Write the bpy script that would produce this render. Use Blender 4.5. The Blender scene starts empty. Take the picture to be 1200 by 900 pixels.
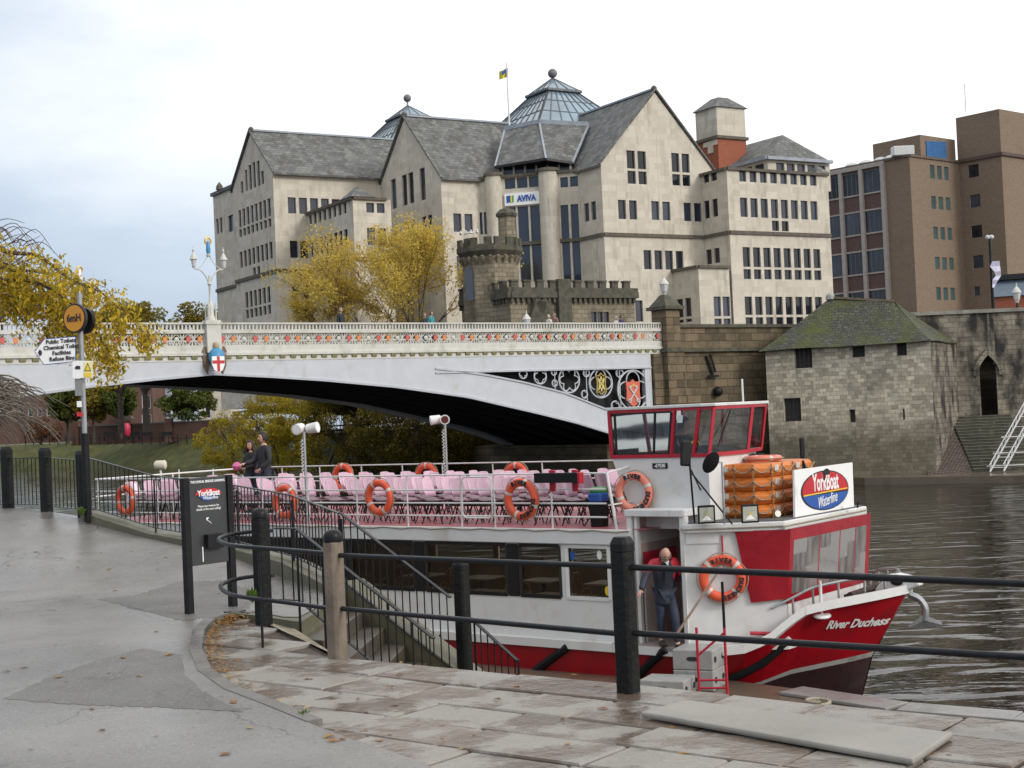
import bpy, bmesh, math, random
from mathutils import Vector, Matrix, Euler
rnd = random.Random(7)
sc = bpy.context.scene
COL = sc.collection
PI = math.pi
Z = Vector((0, 0, 1))
def V(*a): return Vector(a if len(a) > 1 else a[0])

# ------------------------------------------------------------------ camera
E = 4.9          # eye height above the river
F = 1700.0       # focal length in photo pixels (1200 wide)
CR = Euler((math.radians(90 + 1.18), 0, 0)).to_matrix() @ Matrix.Rotation(math.radians(-2.58), 3, 'Z')
CP = Vector((0, 0, E))
cd = bpy.data.cameras.new('camera'); cam = bpy.data.objects.new('camera', cd); COL.objects.link(cam)
cam.matrix_world = Matrix.Translation(CP) @ CR.to_4x4()
cd.sensor_width = 36; cd.lens = F / 1200 * 36; cd.clip_end = 6000; cd.clip_start = 0.1
sc.camera = cam
# surveying: where the sight line through a photo point meets a real plane
def ray(px, py): return CR @ Vector(((px - 600) / F, -(py - 450) / F, -1))
def hit(px, py, P, n):
    d = ray(px, py); return CP + d * ((Vector(P) - CP).dot(n) / d.dot(n))
def hz(px, py, z): return hit(px, py, (0, 0, z), Z)
def aty(px, py, y): return hit(px, py, (0, y, 0), Vector((0, 1, 0)))
def proj(p):
    q = CR.transposed() @ (Vector(p) - CP); return (600 + F * q.x / -q.z, 450 - F * q.y / -q.z)

# ------------------------------------------------------------------ materials
def newmat(name):
    m = bpy.data.materials.new(name); m.use_nodes = True
    nt = m.node_tree; nt.nodes.clear()
    out = nt.nodes.new('ShaderNodeOutputMaterial'); b = nt.nodes.new('ShaderNodeBsdfPrincipled')
    nt.links.new(b.outputs[0], out.inputs[0])
    return m, nt, b, out
def N(nt, t, **kw):
    n = nt.nodes.new(t)
    for k, v in kw.items():
        if k in n.inputs: n.inputs[k].default_value = v
        else: setattr(n, k, v)
    return n
def c4(c): return (c[0], c[1], c[2], 1)
def ramp(nt, fac, stops):
    r = nt.nodes.new('ShaderNodeValToRGB'); e = r.color_ramp.elements
    while len(e) < len(stops): e.new(.5)
    for i, (p, c) in enumerate(stops): e[i].position = p; e[i].color = c4(c)
    nt.links.new(fac, r.inputs[0]); return r.outputs[0]
def mix(nt, fac, a, b, mode='MIX'):
    n = nt.nodes.new('ShaderNodeMix'); n.data_type = 'RGBA'; n.blend_type = mode
    for s, val in ((0, fac), (6, a), (7, b)):
        if hasattr(val, 'is_linked') or hasattr(val, 'links'): nt.links.new(val, n.inputs[s])
        else: n.inputs[s].default_value = val if s == 0 else c4(val)
    return n.outputs[2]
def pm(name, col, rough=.55, var=.18, scale=3., bump=0., bscale=30., metal=0., spec=.5, col2=None, dirt=None, dscale=1.2, dlo=.55, dhi=.75, rvar=0., co='Object', streak=None):
    """painted / plain surface: noise-varied base colour, optional dirt patches and bump"""
    m, nt, b, out = newmat(name)
    tc = N(nt, 'ShaderNodeTexCoord')
    n1 = N(nt, 'ShaderNodeTexNoise', Scale=scale, Detail=5.0)
    nt.links.new(tc.outputs[co], n1.inputs['Vector'])
    a = [x * (1 - var) for x in col]; c = col2 or [min(1, x * (1 + var)) for x in col]
    o = ramp(nt, n1.outputs[0], ((.3, a), (.7, c)))
    if dirt:
        n2 = N(nt, 'ShaderNodeTexNoise', Scale=dscale, Detail=8.0, Roughness=.65)
        nt.links.new(tc.outputs[co], n2.inputs['Vector'])
        f = ramp(nt, n2.outputs[0], ((dlo, (0, 0, 0)), (dhi, (1, 1, 1))))
        o = mix(nt, f, o, dirt)
    if streak:          # runs of rust and grime down the plates
        mp = N(nt, 'ShaderNodeMapping'); mp.inputs['Scale'].default_value = (1, 1, .06); nt.links.new(tc.outputs[co], mp.inputs[0])
        n5 = N(nt, 'ShaderNodeTexNoise', Scale=streak[1], Detail=5.0, Roughness=.7); nt.links.new(mp.outputs[0], n5.inputs['Vector'])
        o = mix(nt, ramp(nt, n5.outputs[0], ((streak[2], (0,) * 3), (streak[2] + .16, (.75,) * 3))), o, streak[0])
    nt.links.new(o, b.inputs['Base Color'])
    b.inputs['Roughness'].default_value = rough; b.inputs['Metallic'].default_value = metal
    b.inputs['Specular IOR Level'].default_value = spec
    if rvar:
        n4 = N(nt, 'ShaderNodeTexNoise', Scale=dscale, Detail=6.0)
        nt.links.new(tc.outputs[co], n4.inputs['Vector'])
        mr = N(nt, 'ShaderNodeMapRange'); mr.inputs[1].default_value = .35; mr.inputs[2].default_value = .65
        mr.inputs[3].default_value = max(.05, rough - rvar); mr.inputs[4].default_value = min(1, rough + rvar)
        nt.links.new(n4.outputs[0], mr.inputs[0]); nt.links.new(mr.outputs[0], b.inputs['Roughness'])
    if bump:
        n3 = N(nt, 'ShaderNodeTexNoise', Scale=bscale, Detail=6.0)
        nt.links.new(tc.outputs[co], n3.inputs['Vector'])
        bp = N(nt, 'ShaderNodeBump', Strength=bump, Distance=.02)
        nt.links.new(n3.outputs[0], bp.inputs['Height']); nt.links.new(bp.outputs[0], b.inputs['Normal'])
    return m
def brickmat(name, c1, c2, mortar, w, h, msize=.02, rough=.85, bump=.4, dirt=None, dscale=.25, dlo=.5, dhi=.75, dirt2=None, d2scale=.6, d2lo=.55, d2hi=.7, streak=1., grain=.15, warp=0., vert=None):
    """masonry laid in the metre UVs of the faces; dirt has shapes of its own"""
    m, nt, b, out = newmat(name)
    tc = N(nt, 'ShaderNodeTexCoord'); uv = tc.outputs['UV']
    vec = uv
    if warp:
        nw = N(nt, 'ShaderNodeTexNoise', Scale=1.3, Detail=2.0); nt.links.new(uv, nw.inputs['Vector'])
        vm = N(nt, 'ShaderNodeVectorMath', operation='MULTIPLY_ADD'); vm.inputs[1].default_value = (warp, warp, 0)
        nt.links.new(nw.outputs['Color'], vm.inputs[0]); nt.links.new(uv, vm.inputs[2]); vec = vm.outputs[0]
    br = N(nt, 'ShaderNodeTexBrick', Scale=1.0)
    br.inputs['Color1'].default_value = c4(c1); br.inputs['Color2'].default_value = c4(c2); br.inputs['Mortar'].default_value = c4(mortar)
    br.inputs['Mortar Size'].default_value = msize; br.inputs['Brick Width'].default_value = w; br.inputs['Row Height'].default_value = h
    br.inputs['Bias'].default_value = 0; br.inputs['Mortar Smooth'].default_value = .3
    nt.links.new(vec, br.inputs['Vector'])
    ng = N(nt, 'ShaderNodeTexNoise', Scale=6.0, Detail=8.0, Roughness=.7); nt.links.new(tc.outputs['Object'], ng.inputs['Vector'])
    gr = ramp(nt, ng.outputs[0], ((.25, [1 - grain] * 3), (.75, [1 + grain] * 3)))
    o = mix(nt, 1., br.outputs['Color'], gr, 'MULTIPLY')
    mp = N(nt, 'ShaderNodeMapping'); mp.inputs['Scale'].default_value = (streak, 1, 1); nt.links.new(uv, mp.inputs[0])
    if dirt:
        nd = N(nt, 'ShaderNodeTexNoise', Scale=dscale, Detail=9.0, Roughness=.62); nt.links.new(mp.outputs[0], nd.inputs['Vector'])
        f = ramp(nt, nd.outputs[0], ((dlo, (0, 0, 0)), (dhi, (1, 1, 1))))
        o = mix(nt, f, o, dirt)
    if dirt2:
        nd = N(nt, 'ShaderNodeTexNoise', Scale=d2scale, Detail=9.0, Roughness=.7); nt.links.new(mp.outputs[0], nd.inputs['Vector'])
        f = ramp(nt, nd.outputs[0], ((d2lo, (0, 0, 0)), (d2hi, (1, 1, 1))))
        o = mix(nt, f, o, dirt2)
    if vert:     # tide mark: (z0, z1, colour) the growth below z0
        sp = N(nt, 'ShaderNodeSeparateXYZ'); nt.links.new(uv, sp.inputs[0])
        nv = N(nt, 'ShaderNodeTexNoise', Scale=.7, Detail=6.0); nt.links.new(uv, nv.inputs['Vector'])
        ad = N(nt, 'ShaderNodeMath', operation='MULTIPLY_ADD'); ad.inputs[1].default_value = 2.2
        nt.links.new(nv.outputs[0], ad.inputs[0]); nt.links.new(sp.outputs[1], ad.inputs[2])
        mr = N(nt, 'ShaderNodeMapRange'); mr.inputs[1].default_value = vert[0] + 1.1; mr.inputs[2].default_value = vert[1] + 1.1
        mr.inputs[3].default_value = .74; mr.inputs[4].default_value = 0
        nt.links.new(ad.outputs[0], mr.inputs[0]); o = mix(nt, mr.outputs[0], o, vert[2])
    nt.links.new(o, b.inputs['Base Color']); b.inputs['Roughness'].default_value = rough; b.inputs['Specular IOR Level'].default_value = .3
    if bump:
        sub = N(nt, 'ShaderNodeMath', operation='MULTIPLY_ADD'); sub.inputs[1].default_value = .35
        nt.links.new(ng.outputs[0], sub.inputs[0])
        iv = N(nt, 'ShaderNodeMath', operation='SUBTRACT'); iv.inputs[0].default_value = 1; nt.links.new(br.outputs['Fac'], iv.inputs[1])
        nt.links.new(iv.outputs[0], sub.inputs[2])
        bp = N(nt, 'ShaderNodeBump', Strength=bump, Distance=.03)
        nt.links.new(sub.outputs[0], bp.inputs['Height']); nt.links.new(bp.outputs[0], b.inputs['Normal'])
    return m
def glassmat(name, tint=(.75, .8, .8), refl=.12, rough=.03, cloudy=None):
    m = bpy.data.materials.new(name); m.use_nodes = True; nt = m.node_tree; nt.nodes.clear()
    out = N(nt, 'ShaderNodeOutputMaterial'); t = N(nt, 'ShaderNodeBsdfTransparent'); t.inputs[0].default_value = c4(tint)
    g = N(nt, 'ShaderNodeBsdfGlossy', Roughness=rough); ly = N(nt, 'ShaderNodeFresnel', IOR=1.5)
    ad = N(nt, 'ShaderNodeMath', operation='ADD', use_clamp=True); ad.inputs[1].default_value = refl; nt.links.new(ly.outputs[0], ad.inputs[0])
    tc = N(nt, 'ShaderNodeTexCoord')
    nz = N(nt, 'ShaderNodeTexNoise', Scale=1.5, Detail=1.0); nt.links.new(tc.outputs['Object'], nz.inputs['Vector'])
    bp = N(nt, 'ShaderNodeBump', Strength=.02, Distance=.05); nt.links.new(nz.outputs[0], bp.inputs['Height']); nt.links.new(bp.outputs[0], g.inputs['Normal'])
    mx = N(nt, 'ShaderNodeMixShader'); nt.links.new(ad.outputs[0], mx.inputs[0]); nt.links.new(t.outputs[0], mx.inputs[1]); nt.links.new(g.outputs[0], mx.inputs[2])
    last = mx.outputs[0]
    if cloudy:
        d = N(nt, 'ShaderNodeBsdfDiffuse'); mp = N(nt, 'ShaderNodeMapping'); mp.inputs['Scale'].default_value = (3, 3, .5)
        nt.links.new(tc.outputs['Object'], mp.inputs[0])
        n2 = N(nt, 'ShaderNodeTexNoise', Scale=2.5, Detail=6.0); nt.links.new(mp.outputs[0], n2.inputs['Vector'])
        d.inputs[0].default_value = c4(cloudy)
        f = ramp(nt, n2.outputs[0], ((.36, (.35,) * 3), (.66, (.85,) * 3)))
        m2 = N(nt, 'ShaderNodeMixShader'); nt.links.new(f, m2.inputs[0]); nt.links.new(last, m2.inputs[1]); nt.links.new(d.outputs[0], m2.inputs[2]); last = m2.outputs[0]
    nt.links.new(last, out.inputs[0]); return m
def leafmat(name, cols, trans=.35):
    m, nt, b, out = newmat(name)
    oi = N(nt, 'ShaderNodeNewGeometry')
    o = nt.nodes.new('ShaderNodeValToRGB'); o.color_ramp.interpolation = 'LINEAR'
    e = o.color_ramp.elements
    while len(e) < len(cols): e.new(.5)
    for i, c in enumerate(cols): e[i].position = i / (len(cols) - 1); e[i].color = c4(c)
    nt.links.new(oi.outputs['Random Per Island'], o.inputs[0])
    nt.links.new(o.outputs[0], b.inputs['Base Color']); b.inputs['Roughness'].default_value = .6; b.inputs['Specular IOR Level'].default_value = .25
    t = N(nt, 'ShaderNodeBsdfTranslucent'); nt.links.new(o.outputs[0], t.inputs[0])
    mx = N(nt, 'ShaderNodeMixShader'); mx.inputs[0].default_value = trans
    nt.links.new(b.outputs[0], mx.inputs[1]); nt.links.new(t.outputs[0], mx.inputs[2]); nt.links.new(mx.outputs[0], out.inputs[0])
    return m

# ------------------------------------------------------------------ mesh builder
class MB:
    def __init__(s): s.v = []; s.f = []; s.mi = []; s.cur = 0
    def add(s, vs, fs):
        o = len(s.v); s.v += [Vector(v) for v in vs]
        for f in fs: s.f.append([i + o for i in f]); s.mi.append(s.cur)
        return s
    def quad(s, *p): return s.add(p, [list(range(len(p)))])
    def hexa(s, p): return s.add(p, [(3, 2, 1, 0), (4, 5, 6, 7), (0, 1, 5, 4), (1, 2, 6, 5), (2, 3, 7, 6), (3, 0, 4, 7)])
    def box(s, c, d, M=None):
        c = Vector(c); x, y, z = [k / 2 for k in d]
        p = [Vector(q) for q in ((-x, -y, -z), (x, -y, -z), (x, y, -z), (-x, y, -z), (-x, -y, z), (x, -y, z), (x, y, z), (-x, y, z))]
        if M: p = [M @ q for q in p]
        return s.hexa([c + q for q in p])
    def bx(s, x0, x1, y0, y1, z0, z1): return s.box(((x0 + x1) / 2, (y0 + y1) / 2, (z0 + z1) / 2), (abs(x1 - x0), abs(y1 - y0), abs(z1 - z0)))
    def bar(s, p, q, w, h=None, up=Z):
        p, q = Vector(p), Vector(q); h = h or w; d = (q - p).normalized()
        a = d.cross(up)
        if a.length < 1e-4: a = d.cross(Vector((1, 0, 0)))
        a.normalize(); b = a.cross(d); a = a * w / 2; b = b * h / 2
        return s.hexa([p - a - b, p + a - b, q + a - b, q - a - b, p - a + b, p + a + b, q + a + b, q - a + b])
    def tube(s, pts, r, n=8, closed=False, cap=True):
        pts = [Vector(p) for p in pts]; m = len(pts); R = r if isinstance(r, (list, tuple)) else [r] * m
        vs = []; prev = None
        for i, p in enumerate(pts):
            if closed: d = pts[(i + 1) % m] - pts[i - 1]
            else: d = pts[min(i + 1, m - 1)] - pts[max(i - 1, 0)]
            d.normalize()
            a = (prev - d * prev.dot(d)) if prev else d.cross(Z if abs(d.z) < .95 else Vector((1, 0, 0)))
            a.normalize(); prev = a; b = d.cross(a)
            vs += [p + (a * math.cos(2 * PI * k / n) + b * math.sin(2 * PI * k / n)) * R[i] for k in range(n)]
        fs = [(i * n + k, i * n + (k + 1) % n, ((i + 1) % m) * n + (k + 1) % n, ((i + 1) % m) * n + k) for i in range(m if closed else m - 1) for k in range(n)]
        if cap and not closed: fs += [tuple(reversed(range(n))), tuple(range((m - 1) * n, m * n))]
        return s.add(vs, fs)
    def cyl(s, p, q, r, r2=None, n=12): return s.tube([p, q], [r, r if r2 is None else r2], n)
    def lathe(s, prof, c=(0, 0, 0), n=16, M=None, rot=0):
        c = Vector(c); vs = []
        for r, z in prof:
            for k in range(n):
                a = 2 * PI * k / n + rot; q = Vector((r * math.cos(a), r * math.sin(a), z)); vs.append(c + (M @ q if M else q))
        m = len(prof)
        fs = [(i * n + k, i * n + (k + 1) % n, (i + 1) * n + (k + 1) % n, (i + 1) * n + k) for i in range(m - 1) for k in range(n)]
        fs += [tuple(reversed(range(n))), tuple(range((m - 1) * n, m * n))]
        return s.add(vs, fs)
    def sphere(s, c, r, n=10, sz=1.): return s.lathe([(r * math.sin(PI * i / n) + 1e-4, -r * sz * math.cos(PI * i / n)) for i in range(n + 1)], c, n + 4)
    def prism(s, poly, vec):
        poly = [Vector(p) for p in poly]; vec = Vector(vec); n = len(poly)
        return s.add(poly + [p + vec for p in poly], [tuple(reversed(range(n))), tuple(range(n, 2 * n))] + [(i, (i + 1) % n, n + (i + 1) % n, n + i) for i in range(n)])
    def torus(s, c, R, r, a, b, n=24, m=8, sa=1.):
        """ring in the plane of unit vectors a, b"""
        c, a, b = Vector(c), Vector(a), Vector(b)
        return s.tube([c + a * R * math.cos(2 * PI * k / n) + b * R * math.sin(2 * PI * k / n) for k in range(n)], r, m, closed=True)
    def build(s, name, mat=None, parent=None, smooth=False, bevel=0., loc=None, recalc=True):
        me = bpy.data.meshes.new(name)
        off = Vector(loc) if loc is not None else Vector((0, 0, 0))
        me.from_pydata([v - off for v in s.v], [], s.f)
        for m in (mat if isinstance(mat, (list, tuple)) else [mat]):
            if m: me.materials.append(m)
        me.polygons.foreach_set('material_index', s.mi)
        if recalc:
            bm = bmesh.new(); bm.from_mesh(me); bmesh.ops.recalc_face_normals(bm, faces=bm.faces); bm.to_mesh(me); bm.free()
        uvl = me.uv_layers.new(name='UVMap')
        me.update()
        for p in me.polygons:
            n = p.normal
            if abs(n.z) > .97: t = Vector((1, 0, 0))
            else: t = Z.cross(n).normalized()
            b = n.cross(t)
            for li in p.loop_indices:
                q = me.vertices[me.loops[li].vertex_index].co
                uvl.data[li].uv = (q.dot(t), q.dot(b))
        if smooth:
            me.polygons.foreach_set('use_smooth', [True] * len(me.polygons))
            try: me.set_sharp_from_angle(angle=math.radians(42))
            except Exception: pass
        o = bpy.data.objects.new(name, me); COL.objects.link(o)
        if loc is not None: o.location = off
        if parent: o.parent = parent
        if bevel:
            md = o.modifiers.new('bevel', 'BEVEL'); md.width = bevel; md.segments = 2; md.limit_method = 'ANGLE'; md.angle_limit = math.radians(40)
        return o
def tag(o, label=None, cat=None, group=None, kind=None):
    if label: o['label'] = label
    if cat: o['category'] = cat
    if group: o['group'] = group
    if kind: o['kind'] = kind
    return o
def thing(name, label, cat, loc=(0, 0, 0), rz=0., group=None):
    o = bpy.data.objects.new(name, None); COL.objects.link(o); o.location = loc; o.rotation_euler = (0, 0, rz); o.empty_display_size = .2
    return tag(o, label, cat, group)
def kids(o): return [c for c in bpy.data.objects if c.parent == o]
TREE = {}
def copy_tree(o, loc=None, rz=None, label=None, parent=None, cache=None):
    c = o.copy(); COL.objects.link(c); c.parent = parent
    if loc is not None: c.location = loc
    if rz is not None: c.rotation_euler = (0, 0, rz)
    if label: c['label'] = label
    if o.name not in TREE: TREE[o.name] = kids(o)
    for ch in TREE[o.name]: copy_tree(ch, parent=c)
    return c
class W:
    """parts given in world coordinates under a thing standing at loc"""
    def __init__(s, root): s.r = root; s.o = Vector(root.location)
    def __call__(s, mb, name, mat, parent=None, **k):
        mb.v = [v - s.o for v in mb.v]; return mb.build(name, mat, parent or s.r, **k)
def struct(name, mb, mat, **k): return tag(mb.build(name, mat, **k), kind='structure')

def text(body, size, P, right, up, mat, name='lettering', parent=None, extrude=.004, align='CENTER', shear=0., bold=0., sx=1., rel=None, spacing=1.):
    cu = bpy.data.curves.new(name, 'FONT'); cu.body = body; cu.size = size; cu.align_x = align; cu.align_y = 'CENTER'
    cu.extrude = extrude; cu.shear = shear; cu.offset = bold; cu.resolution_u = 3; cu.space_character = spacing
    to = bpy.data.objects.new(name, cu); COL.objects.link(to)
    bpy.context.view_layer.update()
    me = bpy.data.meshes.new_from_object(to.evaluated_get(bpy.context.evaluated_depsgraph_get()))
    bpy.data.objects.remove(to); bpy.data.curves.remove(cu)
    r = Vector(right).normalized(); u = Vector(up); u = (u - r * u.dot(r)).normalized(); n = r.cross(u)
    o0 = Vector(rel) if rel is not None else Vector((0, 0, 0)); P = Vector(P)
    for v in me.vertices: v.co = P + r * v.co.x * sx + u * v.co.y + n * v.co.z - o0
    me.materials.clear(); me.materials.append(mat)
    o = bpy.data.objects.new(name, me); COL.objects.link(o)
    if parent: o.parent = parent
    return o

# ------------------------------------------------------------------ facades
def clip(poly, axis, val, keep_greater):
    out = []; n = len(poly)
    for i in range(n):
        a, b = poly[i], poly[(i + 1) % n]
        ia = (a[axis] >= val) == keep_greater or a[axis] == val; ib = (b[axis] >= val) == keep_greater or b[axis] == val
        if ia: out.append(a)
        if ia != ib:
            t = (val - a[axis]) / (b[axis] - a[axis]); out.append((a[0] + (b[0] - a[0]) * t, a[1] + (b[1] - a[1]) * t))
    return out
class Facade:
    """vertical wall through P along unit horizontal vector d, outward normal n (d x Z)"""
    def __init__(s, P, d):
        s.P = Vector((P[0], P[1], 0)); s.d = Vector((d[0], d[1], 0)).normalized(); s.n = s.d.cross(Z); s.ops = []; s.groups = []
    def w(s, a, z, out=0.): return s.P + s.d * a + Z * z + s.n * out
    def sz(s, px, py): p = hit(px, py, s.P, s.n); return ((p - s.P).dot(s.d), p.z)
    def s_at(s, px, z):
        py = 300
        for _ in range(4):
            a, _z = s.sz(px, py); py = proj(s.w(a, z))[1]
        return s.sz(px, py)[0]
    def row(s, x0, x1, n, yt, yb, gap=.28, transom=None):
        """a row of n lights measured on the photo: left edge x0 (tops at yt, feet at yb), right edge x1"""
        a0, zt = s.sz(x0, yt); zb = s.sz(x0, yb)[1]; a1 = s.s_at(x1, zt)
        s.rects(a0, a1, zb, zt, n, gap, None if transom is None else s.sz(x0, transom)[1])
    def rects(s, a0, a1, zb, zt, n, gap=.28, zm=None, thick=.09):
        w = (a1 - a0) / (n - gap * 1.0) if n > 1 else (a1 - a0); lw = w * (1 - gap) if n > 1 else w
        g = []
        for i in range(n):
            l = a0 + i * w
            if zm is None: g.append((l, l + lw, zb, zt))
            else: g.append((l, l + lw, zm + thick, zt)); g.append((l, l + lw, zb, zm - thick))
        s.ops += g; s.groups.append(g)
    def wall(s, mb, outline, depth=.22):
        xs = sorted(set([o[0] for o in s.ops] + [o[1] for o in s.ops] + [min(p[0] for p in outline), max(p[0] for p in outline)]))
        zs = sorted(set([o[2] for o in s.ops] + [o[3] for o in s.ops] + [min(p[1] for p in outline), max(p[1] for p in outline)]))
        for i in range(len(xs) - 1):
            run = None
            for j in range(len(zs) - 1):
                cx, cz = (xs[i] + xs[i + 1]) / 2, (zs[j] + zs[j + 1]) / 2
                hole = any(o[0] < cx < o[1] and o[2] < cz < o[3] for o in s.ops)
                if not hole:
                    run = [run[0] if run else zs[j], zs[j + 1]]
                if run and (hole or j == len(zs) - 2):
                    p = outline
                    for ax, val, k in ((0, xs[i], True), (0, xs[i + 1], False), (1, run[0], True), (1, run[1], False)):
                        if len(p) >= 3: p = clip(p, ax, val, k)
                    q = []
                    for c in p:
                        if not q or abs(c[0] - q[-1][0]) + abs(c[1] - q[-1][1]) > 1e-5: q.append(c)
                    if len(q) >= 3: mb.quad(*[s.w(*c) for c in q])
                    run = None
        for a0, a1, z0, z1 in s.ops:
            for A, B in (((a0, z0), (a1, z0)), ((a1, z0), (a1, z1)), ((a1, z1), (a0, z1)), ((a0, z1), (a0, z0))):
                mb.quad(s.w(*A), s.w(*B), s.w(*B, -depth), s.w(*A, -depth))
    def panes(s, place, mat, name='window', depth=.18, frame=None, fw=.05):
        for g in s.groups:
            mb = MB()
            for a0, a1, z0, z1 in g: mb.quad(s.w(a0 - .02, z0 - .02, -depth), s.w(a1 + .02, z0 - .02, -depth), s.w(a1 + .02, z1 + .02, -depth), s.w(a0 - .02, z1 + .02, -depth))
            o = place(mb, name, mat, recalc=False)
            if frame:
                fb = MB()
                for a0, a1, z0, z1 in g:
                    for (A, B) in (((a0, z0), (a1, z0)), ((a1, z0), (a1, z1)), ((a1, z1), (a0, z1)), ((a0, z1), (a0, z0))): fb.bar(s.w(*A, -depth + .03), s.w(*B, -depth + .03), fw)
                place(fb, 'frame', frame, o)

# ------------------------------------------------------------------ world, sun
def build_world():
    w = bpy.data.worlds.new('World'); sc.world = w; w.use_nodes = True; nt = w.node_tree; nt.nodes.clear()
    out = N(nt, 'ShaderNodeOutputWorld')
    sky = N(nt, 'ShaderNodeTexSky'); sky.sky_type = 'NISHITA'; sky.sun_disc = False
    sky.sun_elevation = math.radians(28); sky.sun_rotation = math.radians(125)
    b1 = N(nt, 'ShaderNodeBackground'); b1.inputs[1].default_value = .10; nt.links.new(sky.outputs[0], b1.inputs[0])
    tc = N(nt, 'ShaderNodeTexCoord')
    mp = N(nt, 'ShaderNodeMapping'); mp.inputs['Scale'].default_value = (1, 1, 2.6); mp.inputs['Location'].default_value = (3.1, .4, .2); nt.links.new(tc.outputs['Generated'], mp.inputs[0])
    n1 = N(nt, 'ShaderNodeTexNoise', Scale=2.6, Detail=7.0, Roughness=.52); nt.links.new(mp.outputs[0], n1.inputs['Vector'])
    sp = N(nt, 'ShaderNodeSeparateXYZ'); nt.links.new(tc.outputs['Generated'], sp.inputs[0])
    # brighter towards the right of the view and upwards, slate-blue bank low on the left
    m1 = N(nt, 'ShaderNodeMath', operation='MULTIPLY_ADD'); m1.inputs[1].default_value = SKX; nt.links.new(sp.outputs[0], m1.inputs[0])
    m2 = N(nt, 'ShaderNodeMath', operation='MULTIPLY_ADD'); m2.inputs[1].default_value = SKZ; nt.links.new(sp.outputs[2], m2.inputs[0]); nt.links.new(m1.outputs[0], m2.inputs[2])
    m0 = N(nt, 'ShaderNodeMath', operation='ADD'); m0.inputs[1].default_value = SKO; nt.links.new(n1.outputs[0], m0.inputs[0]); nt.links.new(m0.outputs[0], m1.inputs[2])
    col = ramp(nt, m2.outputs[0], ((.14, (.42, .51, .64)), (.36, (.56, .65, .77)), (.58, (.90, .94, .99)), (.8, (1.14, 1.14, 1.14))))
    b2 = N(nt, 'ShaderNodeBackground'); b2.inputs[1].default_value = SKYB; nt.links.new(col, b2.inputs[0])
    mx = N(nt, 'ShaderNodeMixShader'); mx.inputs[0].default_value = .92
    nt.links.new(b1.outputs[0], mx.inputs[1]); nt.links.new(b2.outputs[0], mx.inputs[2]); nt.links.new(mx.outputs[0], out.inputs[0])
    ld = bpy.data.lights.new('sun', 'SUN'); ld.energy = SUN; ld.angle = math.radians(14); ld.color = (1, .96, .9)
    lo = bpy.data.objects.new('sun', ld); COL.objects.link(lo)
    # sun high at the right, behind the camera's shoulder
    el, az = math.radians(28), math.radians(125)
    d = Vector((math.sin(az) * math.cos(el), math.cos(az) * math.cos(el), math.sin(el)))
    lo.rotation_euler = d.to_track_quat('Z', 'Y').to_euler()
SKO = -.17
SKX, SKZ, SKYB, SUN = 1.15, 1.7, 1.0, 1.5
build_world()
sc.view_settings.view_transform = 'Standard'; sc.view_settings.look = 'None'; sc.view_settings.exposure = 0.2; sc.view_settings.gamma = 1
sc.view_settings.use_curve_mapping = False

# ------------------------------------------------------------------ shared materials
M = {}
M['white'] = pm('white_paint', (.68, .68, .67), .38, .05, 2., dirt=(.46, .42, .36), dscale=1.6, dlo=.52, dhi=.86, streak=((.36, .27, .18), 5., .62))
M['white_bright'] = pm('white_board', (.84, .84, .83), .4, .03)
M['bridge_white'] = pm('bridge_paint', (.50, .52, .555), .5, .05, 1.5, dirt=(.36, .35, .30), dscale=.8, dlo=.56, dhi=.85, streak=((.33, .27, .17), 1.6, .64))
M['bridge_cream'] = pm('parapet_paint', (.56, .55, .505), .55, .06, 3., dirt=(.33, .32, .22), dscale=1.1, dlo=.50, dhi=.80, streak=((.30, .28, .17), 3., .6))
M['moss_trim'] = pm('mossy_dentil', (.20, .19, .09), .9, .3, 6.)
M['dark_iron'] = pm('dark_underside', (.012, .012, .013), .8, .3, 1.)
M['black'] = pm('black_paint', (.010, .010, .011), .42, .25, 6., bump=.15, bscale=60., rvar=.12, spec=.22)
M['black_matt'] = pm('black_plastic', (.012, .012, .013), .55, .2, 5., spec=.25)
M['rail_black'] = pm('black_rail', (.009, .010, .013), .32, .3, 12., bump=.2, bscale=45., rvar=.1, spec=.3)
M['wood_grey'] = pm('weathered_wood', (.19, .15, .115), .75, .35, 3., bump=.4, bscale=22., dirt=(.07, .06, .05), dscale=2.5)
M['wood_black'] = pm('black_wood', (.010, .010, .010), .5, .3, 5., bump=.5, bscale=25., dirt=(.07, .06, .045), dscale=3., dlo=.62, dhi=.8, spec=.2)
M['red'] = pm('hull_red', (.37, .005, .013), .3, .12, 1.5, dirt=(.17, .012, .014), dscale=1.3, dlo=.52, dhi=.85, streak=((.13, .03, .022), 5., .60))
M['red_frame'] = pm('red_trim', (.42, .012, .03), .35, .12, 4.)
M['red_cloth'] = pm('red_vinyl', (.31, .008, .018), .32, .12, 3., bump=.9, bscale=3.)
M['underbody'] = pm('antifoul', (.022, .005, .006), .5, .3, 2.)
M['deck_pink'] = pm('deck_red', (.42, .11, .13), .4, .2, 2., rvar=.15)
M['pink'] = pm('pink_plastic', (.55, .355, .445), .28, .06, 4.)
M['pink_shaded'] = pm('seat_pink_shaded', (.24, .11, .15), .35, .1, 5.)  # chair pink darkened for the seats, its shaded underside put into the colour
M['orange'] = pm('lifebuoy_orange', (.72, .10, .04), .5, .12, 6., dirt=(.45, .09, .05), dscale=4., dlo=.6, dhi=.8)
M['orange_pale'] = pm('faded_orange', (.74, .22, .15), .55, .1, 6., dirt=(.6, .35, .28), dscale=4., dlo=.55, dhi=.8)
M['grey_band'] = pm('reflective_tape', (.55, .52, .47), .4, .12, 10.)
M['raft'] = pm('raft_orange', (.58, .17, .03), .45, .18, 3., dirt=(.30, .08, .02), dscale=3.)
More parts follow.
